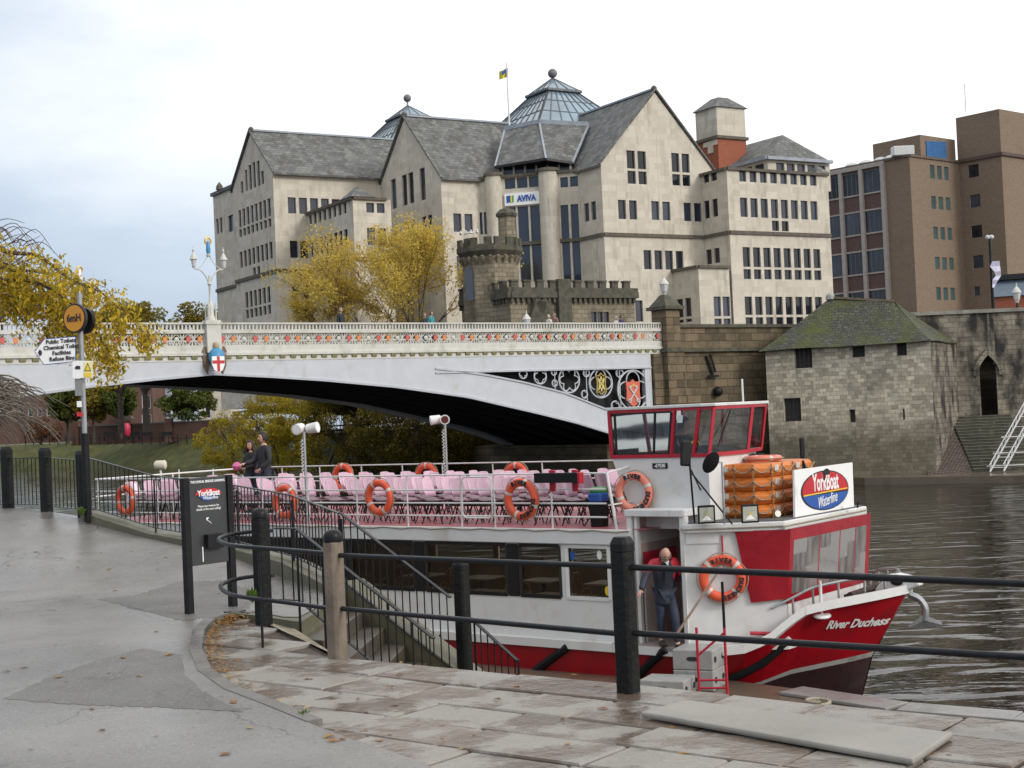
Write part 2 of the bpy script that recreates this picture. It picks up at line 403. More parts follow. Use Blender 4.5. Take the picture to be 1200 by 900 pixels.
M['rope'] = pm('rope', (.33, .29, .22), .8, .25, 40., bump=.6, bscale=80.)
M['steel'] = pm('galvanised', (.38, .39, .40), .35, .15, 5., metal=.7)
M['alu'] = pm('grey_step', (.33, .33, .32), .5, .12, 8., dirt=(.2, .19, .17), dscale=4.)
M['pane'] = pm('window_glass', (.012, .014, .02), .06, .4, .4, spec=.55)
M['pane_blue'] = pm('blue_glass', (.02, .03, .055), .05, .3, .5, spec=.8)
M['pane_green'] = pm('green_blind_glass', (.06, .10, .10), .15, .2, .5)
M['clear'] = glassmat('boat_glass', (.82, .82, .79), .07)
M['clear2'] = glassmat('wheelhouse_glass', (.7, .72, .72), .04)
M['vinyl'] = glassmat('vinyl_window', (.6, .57, .55), .06, .2, cloudy=(.27, .255, .245))
M['frame_black'] = pm('black_frame', (.012, .011, .011), .4, .2)
M['lead'] = pm('lead_flashing', (.28, .31, .35), .5, .15, 2.)
M['glazing'] = pm('pyramid_glass', (.20, .27, .33), .12, .25, .5, spec=.8)
M['glazing_bar'] = pm('glazing_bar', (.11, .12, .13), .5, .2)
M['ashlar'] = brickmat('limestone', (.61, .555, .465), (.50, .45, .37), (.51, .48, .42), 1.15, .48, .008, .85, .1, dirt=(.30, .27, .22), dscale=.3, dlo=.52, dhi=.8, streak=5., grain=.08)
M['ashlar_dark'] = pm('string_course', (.11, .095, .075), .9, .25, 3.)
M['slate'] = brickmat('slate', (.20, .20, .19), (.10, .105, .105), (.045, .045, .045), .5, .34, .014, .6, .8, dirt=(.075, .07, .06), dscale=.6, dlo=.46, dhi=.68, dirt2=(.16, .16, .07), d2scale=.28, d2lo=.6, d2hi=.78, streak=2.)
M['slate_moss'] = brickmat('mossy_tile', (.10, .10, .085), (.055, .056, .048), (.02, .02, .02), .36, .26, .02, .85, 1., dirt=(.085, .098, .02), dscale=.5, dlo=.44, dhi=.66, dirt2=(.14, .14, .08), d2scale=2., d2lo=.62, d2hi=.75, streak=1.)
M['rubble'] = brickmat('magnesian_limestone', (.70, .63, .49), (.37, .32, .24), (.33, .29, .23), .40, .235, .009, .95, .7, dirt=(.20, .175, .135), dscale=.3, dlo=.55, dhi=.74, dirt2=(.56, .53, .46), d2scale=.9, d2lo=.6, d2hi=.75, streak=1.2, grain=.3, warp=.1, vert=(2.3, 4.0, (.10, .082, .05)))
M['rubble_dark'] = brickmat('blackened_stone', (.26, .23, .18), (.15, .13, .105), (.09, .08, .065), .55, .3, .012, .95, .7, dirt=(.03, .029, .027), dscale=.35, dlo=.44, dhi=.6, streak=2.4, grain=.3, warp=.1)
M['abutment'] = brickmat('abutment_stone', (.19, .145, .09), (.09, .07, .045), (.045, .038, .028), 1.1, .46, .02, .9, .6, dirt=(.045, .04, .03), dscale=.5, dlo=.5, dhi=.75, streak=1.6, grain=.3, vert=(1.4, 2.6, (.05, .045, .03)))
M['sandstone'] = brickmat('gatehouse_stone', (.29, .245, .175), (.20, .168, .118), (.10, .085, .06), .6, .3, .015, .9, .5, dirt=(.06, .052, .04), dscale=.5, dlo=.5, dhi=.75, streak=1.5, grain=.2)
M['sandstone_dark'] = pm('weathered_coping', (.085, .078, .06), .95, .35, 3., bump=.4, bscale=8., dirt=(.09, .095, .04), dscale=1.5)
M['brown_brick'] = brickmat('brown_brick', (.232, .170, .122), (.175, .126, .09), (.22, .17, .125), .24, .085, .012, .9, .1, dirt=(.15, .09, .06), dscale=.2, dlo=.55, dhi=.85, grain=.1)
M['red_brick'] = brickmat('red_brick', (.34, .09, .04), (.26, .07, .035), (.26, .14, .10), .24, .085, .012, .9, .1)
M['wall_brick'] = brickmat('garden_wall_brick', (.16, .075, .055), (.11, .055, .042), (.12, .09, .07), .24, .085, .012, .9, .1, dirt=(.06, .04, .035), dscale=.5)
M['bark'] = pm('bark', (.07, .055, .045), .9, .4, 6., bump=.6, bscale=12.)
M['twig'] = pm('twig', (.085, .058, .048), .9, .35, 6.)
M['gold'] = pm('gold_paint', (.62, .42, .10), .35, .1, metal=.4)
M['blue_paint'] = pm('blue_paint', (.06, .25, .45), .45, .1)
M['shield_red'] = pm('shield_red', (.52, .10, .08), .5, .12, 8.)
M['shield_orange'] = pm('shield_orange', (.62, .22, .07), .5, .12, 8.)
M['text_black'] = pm('black_lettering', (.02, .02, .025), .6, .05)
M['text_white'] = pm('white_lettering', (.82, .82, .82), .5, .03)
M['text_red'] = pm('red_lettering', (.5, .02, .03), .5, .03)
M['text_blue'] = pm('blue_lettering', (.02, .09, .36), .5, .03)
M['yellow'] = pm('yellow_paint', (.78, .55, .04), .5, .06)
M['green'] = pm('green_paint', (.05, .30, .08), .5, .06)
M['lantern_glass'] = pm('frosted_glass', (.55, .56, .55), .25, .08)
M['skin'] = pm('skin', (.55, .32, .24), .5, .08, 12.)
M['lamp_glass'] = pm('lamp_reflector', (.72, .70, .62), .12, .1, metal=.6)

def vary(m, lo, hi):
    """each object of a set has its own slight tone"""
    nt = m.node_tree; b = [n for n in nt.nodes if n.type == 'BSDF_PRINCIPLED'][0]; src = b.inputs['Base Color'].links[0].from_socket
    oi = N(nt, 'ShaderNodeObjectInfo'); r = ramp(nt, oi.outputs['Random'], ((0, (lo,) * 3), (1, (hi,) * 3))); nt.links.new(mix(nt, 1., src, r, 'MULTIPLY'), b.inputs['Base Color'])
vary(M['pane'], .4, 4.); vary(M['pink'], .68, 1.12); vary(M['pink_shaded'], .6, 1.1)
# ================================================================== NEAR BANK: path, flags, quay, rails, board, signs
GZ = [(-90, 2.95), (16, 2.95), (18, 3.0), (19.8, 3.19), (21.2, 3.36), (22.5, 3.6), (24, 3.70), (60, 3.8)]
def gz(y):
    for (a, za), (b, zb) in zip(GZ, GZ[1:]):
        if a <= y <= b: return za + (zb - za) * (y - a) / (b - a)
    return GZ[-1][1]
def on_path(px, py, lift=0.):
    z = 2.95
    for _ in range(12): z = .5 * z + .5 * (gz(hz(px, py, z).y) + lift)
    return hz(px, py, z)
RU = Vector((.789, -.615, 0)).normalized(); RV = Vector((-RU.y, RU.x, 0))     # downstream / across the river
Q0 = Vector((-1.59, 12.39, 0))                                               # quay edge through the brown post
FZ = 2.90                                                                    # flags
def rq(a, b, z=0.): return Q0 + RU * a + RV * b + Z * z

def wet(name, cols, rough, scale=1.2, puddle=.12, bump=.25, bscale=120., stain=None, chips=False):
    m, nt, b, out = newmat(name); tc = N(nt, 'ShaderNodeTexCoord'); co = tc.outputs['Object']
    n1 = N(nt, 'ShaderNodeTexNoise', Scale=scale, Detail=8.0, Roughness=.6); nt.links.new(co, n1.inputs['Vector'])
    o = ramp(nt, n1.outputs[0], [(.28 + .44 * i / (len(cols) - 1), c) for i, c in enumerate(cols)])
    n3 = N(nt, 'ShaderNodeTexNoise', Scale=bscale, Detail=3.0); nt.links.new(co, n3.inputs['Vector'])
    g = ramp(nt, n3.outputs[0], ((.35, (.72,) * 3), (.65, (1.22,) * 3))); o = mix(nt, 1., o, g, 'MULTIPLY')
    if stain:
        n4 = N(nt, 'ShaderNodeTexNoise', Scale=.7, Detail=9.0, Roughness=.7); nt.links.new(co, n4.inputs['Vector'])
        o = mix(nt, ramp(nt, n4.outputs[0], ((.55, (0,) * 3), (.7, (1,) * 3))), o, stain)
    if chips:
        for sc_, lo, hi, cc in ((38., .62, .70, (.33, .315, .295)), (31., .63, .70, (.075, .07, .065))):      # aggregate showing through
            nc = N(nt, 'ShaderNodeTexNoise', Scale=sc_, Detail=2.0); nt.links.new(co, nc.inputs['Vector']); o = mix(nt, ramp(nt, nc.outputs[0], ((lo, (0,) * 3), (hi, (.8,) * 3))), o, cc)
        vo = N(nt, 'ShaderNodeTexVoronoi', Scale=.55); vo.feature = 'DISTANCE_TO_EDGE'
        nw = N(nt, 'ShaderNodeTexNoise', Scale=2.2, Detail=6.0); nt.links.new(co, nw.inputs['Vector'])
        av = N(nt, 'ShaderNodeVectorMath', operation='MULTIPLY_ADD'); av.inputs[1].default_value = (.9, .9, .9); nt.links.new(nw.outputs['Color'], av.inputs[0]); nt.links.new(co, av.inputs[2]); nt.links.new(av.outputs[0], vo.inputs['Vector'])
        nk = N(nt, 'ShaderNodeTexNoise', Scale=.5, Detail=3.0); nt.links.new(co, nk.inputs['Vector'])
        ck = mix(nt, 1., ramp(nt, vo.outputs['Distance'], ((.003, (1,) * 3), (.012, (0,) * 3))), ramp(nt, nk.outputs[0], ((.48, (0,) * 3), (.56, (.7,) * 3))), 'MULTIPLY')
        o = mix(nt, ck, o, (.05, .047, .043))
    nt.links.new(o, b.inputs['Base Color'])
    n2 = N(nt, 'ShaderNodeTexNoise', Scale=scale * .6, Detail=5.0); nt.links.new(co, n2.inputs['Vector'])
    mr = N(nt, 'ShaderNodeMapRange'); mr.inputs[1].default_value = .38; mr.inputs[2].default_value = .62
    mr.inputs[3].default_value = puddle; mr.inputs[4].default_value = rough; nt.links.new(n2.outputs[0], mr.inputs[0]); nt.links.new(mr.outputs[0], b.inputs['Roughness'])
    bp = N(nt, 'ShaderNodeBump', Strength=bump, Distance=.008); nt.links.new(n3.outputs[0], bp.inputs['Height']); nt.links.new(bp.outputs[0], b.inputs['Normal'])
    return m
M['asphalt'] = wet('pale_worn_tarmac', [(.125, .118, .11), (.19, .18, .168), (.255, .243, .227)], .5, .55, stain=(.125, .118, .11), chips=True, puddle=.14)
M['asphalt_dark'] = wet('dark_tarmac_patch', [(.105, .10, .094), (.14, .134, .125)], .6, 1.5, .45, bump=.6, chips=True)
M['concrete'] = wet('wet_landing', [(.10, .075, .055), (.16, .125, .095), (.13, .10, .075)], .35, .8, .1)
M['kerb'] = wet('kerb_stone', [(.12, .112, .105), (.18, .168, .15)], .5, 2., .2)
M['coping'] = wet('mossy_coping', [(.125, .11, .082), (.10, .095, .05), (.165, .15, .12)], .6, 2., .4)
M['quay_stone'] = brickmat('quay_wall_stone', (.20, .17, .12), (.13, .11, .08), (.07, .06, .045), .8, .35, .015, .85, .5, dirt=(.05, .05, .03), dscale=.6, grain=.25)
M['wedge_stone'] = brickmat('set_stone', (.26, .22, .15), (.18, .15, .105), (.36, .32, .24), .34, .13, .02, .6, .5, dirt=(.08, .075, .05), dscale=1.2, grain=.3)
def flagmat():
    m, nt, b, out = newmat('york_stone_flags'); tc = N(nt, 'ShaderNodeTexCoord'); co = tc.outputs['Object']; ge = N(nt, 'ShaderNodeNewGeometry')
    o = ramp(nt, ge.outputs['Random Per Island'], ((0, (.11, .080, .060)), (.35, (.15, .110, .085)), (.7, (.18, .145, .115)), (1, (.125, .085, .065))))
    ad = N(nt, 'ShaderNodeVectorMath', operation='ADD'); nt.links.new(co, ad.inputs[0])
    cm = N(nt, 'ShaderNodeCombineXYZ'); ml = N(nt, 'ShaderNodeMath', operation='MULTIPLY'); ml.inputs[1].default_value = 40; nt.links.new(ge.outputs['Random Per Island'], ml.inputs[0])
    nt.links.new(ml.outputs[0], cm.inputs[2]); nt.links.new(cm.outputs[0], ad.inputs[1])
    n1 = N(nt, 'ShaderNodeTexNoise', Scale=2.0, Detail=7.0, Roughness=.55); nt.links.new(ad.outputs[0], n1.inputs['Vector'])
    f = ramp(nt, n1.outputs[0], ((.47, (0,) * 3), (.56, (1,) * 3)))          # dry worn middles against damp brown stone
    o2 = mix(nt, f, o, (.262, .243, .215)); 
    n5 = N(nt, 'ShaderNodeTexNoise', Scale=1.1, Detail=6.0, Roughness=.6); nt.links.new(ad.outputs[0], n5.inputs['Vector'])
    o2 = mix(nt, ramp(nt, n5.outputs[0], ((.63, (0,) * 3), (.70, (1,) * 3))), o2, (.055, .038, .032))
    n2 = N(nt, 'ShaderNodeTexNoise', Scale=70.0, Detail=4.0); nt.links.new(co, n2.inputs['Vector'])
    o2 = mix(nt, 1., o2, ramp(nt, n2.outputs[0], ((.3, (.8,) * 3), (.7, (1.15,) * 3))), 'MULTIPLY')
    nt.links.new(o2, b.inputs['Base Color'])
    mr = N(nt, 'ShaderNodeMapRange'); mr.inputs[3].default_value = .09; mr.inputs[4].default_value = .40; nt.links.new(f, mr.inputs[0]); nt.links.new(mr.outputs[0], b.inputs['Roughness'])
    n3 = N(nt, 'ShaderNodeTexNoise', Scale=9.0, Detail=8.0, Roughness=.6); nt.links.new(ad.outputs[0], n3.inputs['Vector'])
    bp = N(nt, 'ShaderNodeBump', Strength=.35, Distance=.03); nt.links.new(n3.outputs[0], bp.inputs['Height']); nt.links.new(bp.outputs[0], b.inputs['Normal'])
    return m
M['flags'] = flagmat()

# ---- plan outlines
kerb_px = [(301, 722), (288, 721), (262, 723), (240, 730), (226, 745), (222, 768), (232, 793), (262, 815), (310, 834), (360, 855), (410, 875), (455, 889), (500, 906), (560, 945)]
kerb = [hz(x, y, FZ) for x, y in kerb_px] + [Vector((.6, 5.2, FZ)), Vector((3., 2.0, FZ)), Vector((9., -4.5, FZ))]
rail_base = [aty(105, 604, 22.4), aty(183, 629, 21.2), aty(280, 646, 19.7), aty(345, 664, 18.1), Vector((-2.02, 16.5, 2.97))]
st_near = Vector((-2.2, 14.4, 2.95)); st_far = Vector((-2.02, 16.5, 2.97))
left_posts = [aty(10, 596, 24.4), aty(55, 597, 23.5)]
outer = [Vector((-40, 34, 0)), Vector((-12.5, 26.3, 0))] + left_posts + rail_base
path_poly = [Vector((p.x, p.y, 0)) for p in outer] + [Vector((-2.06, 16.2, 0)), Vector((st_near.x - .05, st_near.y + .3, 0)), Vector((-2.42, 14.75, 0))] + [Vector((p.x, p.y, 0)) for p in kerb] + [Vector((9, -30, 0)), Vector((-40, -30, 0))]
def ground_sheet(name, poly, hf, mat, cuts=()):
    bm = bmesh.new(); vs = [bm.verts.new((p.x, p.y, 0)) for p in poly]; bm.faces.new(vs)
    for y in cuts: bmesh.ops.bisect_plane(bm, geom=bm.verts[:] + bm.edges[:] + bm.faces[:], plane_co=(0, y, 0), plane_no=(0, 1, 0))
    bmesh.ops.triangulate(bm, faces=bm.faces[:]); bm.normal_update()
    for f in bm.faces:
        if f.normal.z < 0: f.normal_flip()
    for v in bm.verts: v.co.z = hf(v.co.x, v.co.y)
    me = bpy.data.meshes.new(name); bm.to_mesh(me); bm.free(); me.materials.append(mat)
    o = bpy.data.objects.new(name, me); COL.objects.link(o); return tag(o, kind='structure')
ground_sheet('path', path_poly, lambda x, y: gz(y), M['asphalt'], [g[0] for g in GZ[1:-1]])
# the path's own edge: a low stone kerb above the flags
mb = MB()
for i in range(len(kerb) - 1):
    a, b = kerb[i], kerb[i + 1]
    if i < 9: mb.hexa([Vector(p) for p in (a + Z * -.1, b + Z * -.1, b + Z * -.1 + (b - a).cross(Z).normalized() * -.11, a + Z * -.1 + (b - a).cross(Z).normalized() * -.11, a + Z * .056, b + Z * .056, b + Z * .056 + (b - a).cross(Z).normalized() * -.11, a + Z * .056 + (b - a).cross(Z).normalized() * -.11)])
    else: mb.quad(a + Z * .05, b + Z * .05, b - Z * .1, a - Z * .1)
struct('kerb', mb, M['kerb'])
# darker tarmac patches
def patch(pxs):
    r5 = random.Random(len(pxs)); q = []
    for (x0, y0), (x1, y1) in zip(pxs, pxs[1:] + pxs[:1]):
        n = max(2, int(abs(x1 - x0) + abs(y1 - y0)) // 5)
        for k in range(n): f = k / n; q.append(on_path(x0 + (x1 - x0) * f + r5.uniform(-2, 2) * (k > 0), y0 + (y1 - y0) * f + r5.uniform(-.9, .9) * (k > 0), .002))
    mb = MB(); mb.quad(*q); struct('tarmac_patch', mb, M['asphalt_dark'], recalc=False)
patch([(3, 819), (60, 792), (120, 772), (165, 760), (213, 767), (216, 790), (240, 812), (285, 834), (200, 829), (100, 826)])
patch([(114, 702), (160, 697), (210, 682), (268, 680), (300, 700), (292, 713), (262, 718), (236, 724), (215, 728)])
# ---- flags
def inpoly(p, poly):
    c = False; n = len(poly)
    for i in range(n):
        a, b = poly[i], poly[i - 1]
        if (a.y > p.y) != (b.y > p.y) and p.x < (b.x - a.x) * (p.y - a.y) / (b.y - a.y) + a.x: c = not c
    return c
e_top = hz(301, 725, FZ)
flag_poly = [Vector((e_top.x, e_top.y, 0)), Vector((-2.62, 14.9, 0)), Vector((-1.59, 12.42, 0)), rq(13.5, .02), rq(14, -9)] + [Vector((p.x - .12, p.y - .02, 0)) for p in reversed(kerb[:-3])]
mb = MB(); r2 = random.Random(3); b = .0; rows = []
slab_hole = [rq(3.35, -.02), rq(6.05, -.02), rq(6.25, -.72), rq(3.2, -.62)]
def slabrow(bb, h, up):
    a = -4.4 + r2.uniform(-.4, 0)
    while a < 13.5:
        w = r2.uniform(.62, 1.15); dz = r2.uniform(-.007, .007); tl = r2.uniform(-.006, .006); g = .012; sk = r2.uniform(-.02, .02)
        cs = [inpoly(rq(a + w * f, bb - h * k), flag_poly) for f, k in ((.5, .5), (.9, .1), (.9, .9), (.1, .9))]
        if (all(cs[:3]) if up else any(cs)):
            P = [rq(a + g, bb - g), rq(a + w - g, bb - g), rq(a + w - g + sk, bb - h + g), rq(a + g + sk, bb - h + g)]
            top = [p + Z * (FZ + dz + (tl if k in (0, 3) else -tl)) for k, p in enumerate(P)]
            cc = sum(top, Vector()) / 4
            rim = [p + (cc - p).normalized() * .014 for p in top]; rim0 = [p - Z * .012 for p in top]; low = [p - Z * .12 for p in top]
            mb.add(low + rim0 + rim, [(8, 9, 10, 11)] + [(k, (k + 1) % 4, 4 + (k + 1) % 4, 4 + k) for k in range(4)] + [(4 + k, 4 + (k + 1) % 4, 8 + (k + 1) % 4, 8 + k) for k in range(4)])
        a += w
bb = 0.
while bb > -10: h = r2.uniform(.48, .68); slabrow(bb, h, False); bb -= h
bb = 0.
while bb < 2.4: h = r2.uniform(.4, .55); bb += h; slabrow(bb, h, True)
struct('flagstone_paving', mb, M['flags'])
mb = MB(); mb.quad(*[p + Z * (FZ - .035) for p in flag_poly]); struct('paving_bed', mb, pm('damp_grit', (.07, .05, .038), .8, .4, 20., bump=.5))
mb = MB(); S = [hz(750, 834, FZ + .05), hz(803, 820, FZ + .05), hz(1117, 858, FZ + .05), hz(1070, 890, FZ + .05)]; S = [Vector((p.x, p.y, FZ)) for p in S]
mb.prism([p + Z * .012 for p in S], Z * .04)
struct('long_flagstone', mb, pm('long_slab', (.27, .255, .225), .4, .15, 3., bump=.2, bscale=25., dirt=(.2, .185, .16), dscale=1.5, rvar=.15), bevel=.015)
# ---- quay walls, landing, stairs
LZ = .45
lp = [Vector((-9.5, 33.5, 0)), hz(600, 765, LZ), hz(940, 808, LZ), hz(1066, 827, LZ), hz(1200, 838, LZ), Vector((11.2, 16.6, 0)), Vector((26, 5., 0)), rq(22, 0), rq(-.4, 0), Vector((-2.6, 14.9, 0)), st_far + Vector((-.1, .4, 0))] + [p + Vector((.05, .05, 0)) for p in reversed(rail_base[:4])] + [Vector((-9, 26, 0))]
ground_sheet('landing', lp, lambda x, y: LZ, M['concrete'])
mb = MB()
for a, b in zip(lp[:7], lp[1:7]): mb.quad(Vector((a.x, a.y, LZ)), Vector((b.x, b.y, LZ)), Vector((b.x, b.y, -1)), Vector((a.x, a.y, -1)))
struct('landing_wall', mb, M['quay_stone'])
mb = MB()
ce = [hz(940, 808, LZ), hz(1066, 827, LZ), hz(1200, 838, LZ), Vector((11.2, 16.6, 0))]
for a, b in zip(ce, ce[1:]):
    n = (b - a).cross(Z).normalized(); a0, b0 = a.lerp(b, .004), a.lerp(b, .996)
    mb.prism([Vector((p.x, p.y, LZ + .004)) for p in (a0, b0, b0 + n * .55, a0 + n * .55)], Z * .05)
struct('landing_edge_stones', mb, pm('pale_wet_stone', (.25, .245, .235), .25, .15, 3., bump=.2, rvar=.12), bevel=.01)
mb = MB()
wl = [rq(20, 0), rq(-.05, 0), Vector((-1.62, 12.45, 0)), Vector((-2.62, 14.9, 0))]
for a, b in zip(wl, wl[1:]): mb.quad(Vector((a.x, a.y, FZ - .02)), Vector((b.x, b.y, FZ - .02)), Vector((b.x, b.y, LZ - .5)), Vector((a.x, a.y, LZ - .5)))
out2 = outer
for a, b in zip(out2, out2[1:]): mb.quad(Vector((a.x, a.y, gz(a.y) - .01)), Vector((b.x, b.y, gz(b.y) - .01)), Vector((b.x, b.y, -1)), Vector((a.x, a.y, -1)))
struct('quay_wall', mb, M['quay_stone'])
SL = .56
def stn(t): return st_near + RU * t - Z * SL * t
def stf(t): return st_far + RU * t - Z * SL * t
mb = MB(); ns = 14; run = .31; rise = .174
for i in range(ns):
    t0, t1 = i * run, (i + 1) * run; z = 2.95 - rise * (i + 1) + .0
    a, b = st_near + RU * t0, st_far + RU * t0; c, d = st_far + RU * t1, st_near + RU * t1
    P = [Vector((p.x, p.y, z)) for p in (a, b, c, d)]
    mb.prism([p - Z * .6 for p in P], Z * .6)
struct('landing_stairs', mb, wet('worn_shaded_steps', [(.055, .046, .036), (.10, .083, .064)], .5, 2., .2), bevel=.012)  # stair stone darkened, the shade over the flight is in its colour
mb = MB()   # sloping coping on the river side of the stairs
n_out = RV * .34
for a, b, dz in ((rail_base[3] + Z * .0, st_far.copy(), 0),):
    pass
A, B = st_far + Z * .02, stf(2.0) + Z * .06
mb.hexa([A - Z * 2.2, B - Z * 1.2, B - Z * 1.2 + n_out, A - Z * 2.2 + n_out, A + Z * .10, B + Z * .10, B + Z * .10 + n_out, A + Z * .10 + n_out])
mb.hexa([p for p in [B + RU * .002 - Z * 1.6, B + RU * .62 - Z * 1.6, B + RU * .62 - Z * 1.6 + n_out * 1.2, B + RU * .002 - Z * 1.6 + n_out * 1.2, B + RU * .002 + Z * .03, B + RU * .62 + Z * .03, B + RU * .62 + Z * .03 + n_out * 1.2, B + RU * .002 + Z * .03 + n_out * 1.2]])
cp = rail_base + []
for a, b in zip(cp, cp[1:]):
    n = (b - a).cross(Z).normalized() * .34
    if n.y < 0: n = -n
    a1, b1 = a - n * .5 , b - n * .5
    ab = a1.lerp(b1, .003); bb2 = a1.lerp(b1, .997)
    mb.hexa([ab - Z * .3, bb2 - Z * .3, bb2 - Z * .3 + n, ab - Z * .3 + n, ab + Z * .07, bb2 + Z * .07, bb2 + Z * .07 + n, ab + Z * .07 + n])
struct('coping', mb, M['coping'], bevel=.01)
mb = MB()
wA, wB, wC, wD = Vector((e_top.x, e_top.y, FZ)), Vector((-1.60, 12.45, FZ)), Vector((-1.45, 13.05, 2.42)), Vector((-2.27, 14.45, FZ - .03))
mb.quad(wA, wB, wC, wD); mb.quad(wB, wC, wC - Z * 2, wB - Z * 2); mb.quad(wC, wD, wD - Z * 2, wC - Z * 2)
struct('stone_ramp', mb, M['wedge_stone'])
mb = MB(); mb.prism([Vector((p.x, p.y, 2.3)) for p in (kerb[0] + Vector((-.4, .1, 0)), e_top + Vector((0, -.05, 0)), Vector((-2.27, 14.45, 0)), st_near + RU * .02, st_far + RU * .02, Vector((-2.5, 16.5, 0)), Vector((-3.2, 15.2, 0)))], Z * .642); struct('stair_head', mb, M['coping'])

# ---- posts
def post(name, label, base, h, w, mat, capmat, cap='dome', group=None, tilt=0., rz=None):
    t = thing(name, label, 'post', base, math.atan2(RU.y, RU.x) if rz is None else rz, group)
    hb = h - w * .75
    mb = MB(); ch = w * .16; hw = w / 2
    pr = [(-hw + ch, -hw), (hw - ch, -hw), (hw, -hw + ch), (hw, hw - ch), (hw - ch, hw), (-hw + ch, hw), (-hw, hw - ch), (-hw, -hw + ch)]
    mb.prism([Vector((x + rnd.uniform(-.003, .003), y, -.1)) for x, y in pr], Z * (hb + .1)); mb.build('shaft', mat, t, bevel=.006)
    c = MB(); k = w * .54
    if cap == 'dome': c.lathe([(k * 1.02, hb), (k * 1.06, hb + .012), (k * 1.06, hb + w * .34), (k * .98, hb + w * .5), (k * .8, hb + w * .64), (k * .5, hb + w * .73), (.01, hb + w * .76)], n=16)
    else:
        for i in range(1):
            q = [Vector((x * 1.03, y * 1.03, hb)) for x, y in pr]; c.prism(q, Z * w * .42)
            q2 = [Vector((x * 1.03, y * 1.03, hb + w * .42)) for x, y in pr]; q3 = [Vector((x * .72, y * .72, hb + w * .75)) for x, y in pr]
            c.add(q2 + q3, [tuple(range(8, 16))] + [(i, (i + 1) % 8, 8 + (i + 1) % 8, 8 + i) for i in range(8)])
    c.build('cap', capmat, t, smooth=(cap == 'dome'), bevel=0 if cap == 'dome' else .006)
    return t
p395 = aty(396, 771, 12.35); p733 = aty(737, 812, 10.25); p308 = aty(309, 720, 13.95)
post('wooden_post', 'bare grey brown timber post with black domed cap at the head of the paved ramp', p395, 1.09, .142, M['wood_grey'], M['black'])
post('wooden_post', 'large black timber post with flat cap in front of the step boxes', p733, 1.10, .14, M['wood_black'], M['black'], 'flat')
post('wooden_post', 'black post with domed cap where the curved rails begin beside the notice board', p308, 1.02, .138, M['wood_black'], M['black'])
p522 = stf(1.66); p522.z = 2.26
post('wooden_post', 'short black post at the lower end of the stair handrail, standing on a mossy stone', p522 + RV * .12, 1.10, .142, M['wood_black'], M['black'], 'flat')
for (bp, lab) in zip(left_posts + [rail_base[0] + Vector((-.12, .12, 0))], ['black timber post in the riverside railing, leftmost in the photo', 'black timber post in the riverside railing, second from the left', 'black timber post where the riverside railing turns, beside the tall signpost']):
    post('wooden_post', lab, Vector((bp.x, bp.y, gz(bp.y))), 1.03, .165, M['wood_black'], M['black'], 'flat')
# ---- tubular rails
def rail(name, label, lines, r, parts='rail', legs=(), group=None):
    t = thing(name, label, 'railing', lines[0][0]); w = W(t)
    for l in lines: w(MB().tube(l, r, 10), parts, M['rail_black'], smooth=True)
    for a, b in legs: w(MB().cyl(a, b, r * .62, n=8), 'support', M['rail_black'], smooth=True)
    return t
def smoothc(pts, n=6):
    out = []
    P = [pts[0]] + pts + [pts[-1]]
    for i in range(1, len(P) - 2):
        for k in range(n):
            t = k / n; a, b, c, d = P[i - 1], P[i], P[i + 1], P[i + 2]
            out.append(.5 * ((2 * b) + (c - a) * t + (2 * a - 5 * b + 4 * c - d) * t * t + (3 * b - a - 3 * c + d) * t ** 3))
    return out + [pts[-1]]
cur = [(-2.38, 14.0), (-2.62, 14.22), (-2.82, 14.15), (-2.86, 13.85), (-2.62, 13.3), (-2.12, 12.85), (-1.60, 12.38)]
zz = [(1.0, .42)]
def curve_at(z0, z1): return smoothc([Vector((x, y, z0 + (z1 - z0) * i / 6)) for i, (x, y) in enumerate(cur)])
rail('curved_railing', 'curved double black tube railing sweeping round to the bare timber post', [curve_at(3.88, 3.78), curve_at(3.45, 3.31)], .020, legs=[(Vector((-2.34, 13.06, 3.79)), Vector((-2.34, 13.06, 2.9)))])
def rl(za, zb): return [p395 + Vector((.06, -.05, za - p395.z)), p733 + Vector((-.06, .05, zb - p733.z))]
rail('tube_railing', 'straight double black tube railing between the bare timber post and the large black post', [rl(3.77, 3.79), rl(3.32, 3.315)], .021)
def rr(px0, py0, px1, py1): return [p733 + Vector((.06, -.05, aty(px0, py0, p733.y).z - p733.z)), aty(px1, py1, 8.42)]
def ext(l): d = (l[1] - l[0]); return [l[0], l[0] + d * 1.02]
rail('tube_railing', 'straight double black tube railing with white scuffs running right from the large black post', [ext(rr(738, 664, 1200, 684)), ext(rr(738, 741, 1200, 770))], .0225)
pe = ext(rr(738, 741, 1200, 770))[1]; 
post('wooden_post', 'black timber post at the far right end of the tube railing', Vector((pe.x + .08, pe.y - .06, FZ)), 1.1, .175, M['wood_black'], M['black'], 'flat')
mb = MB()
for i, (p) in enumerate([(p395, .09), (p733, .092)]):
    pass
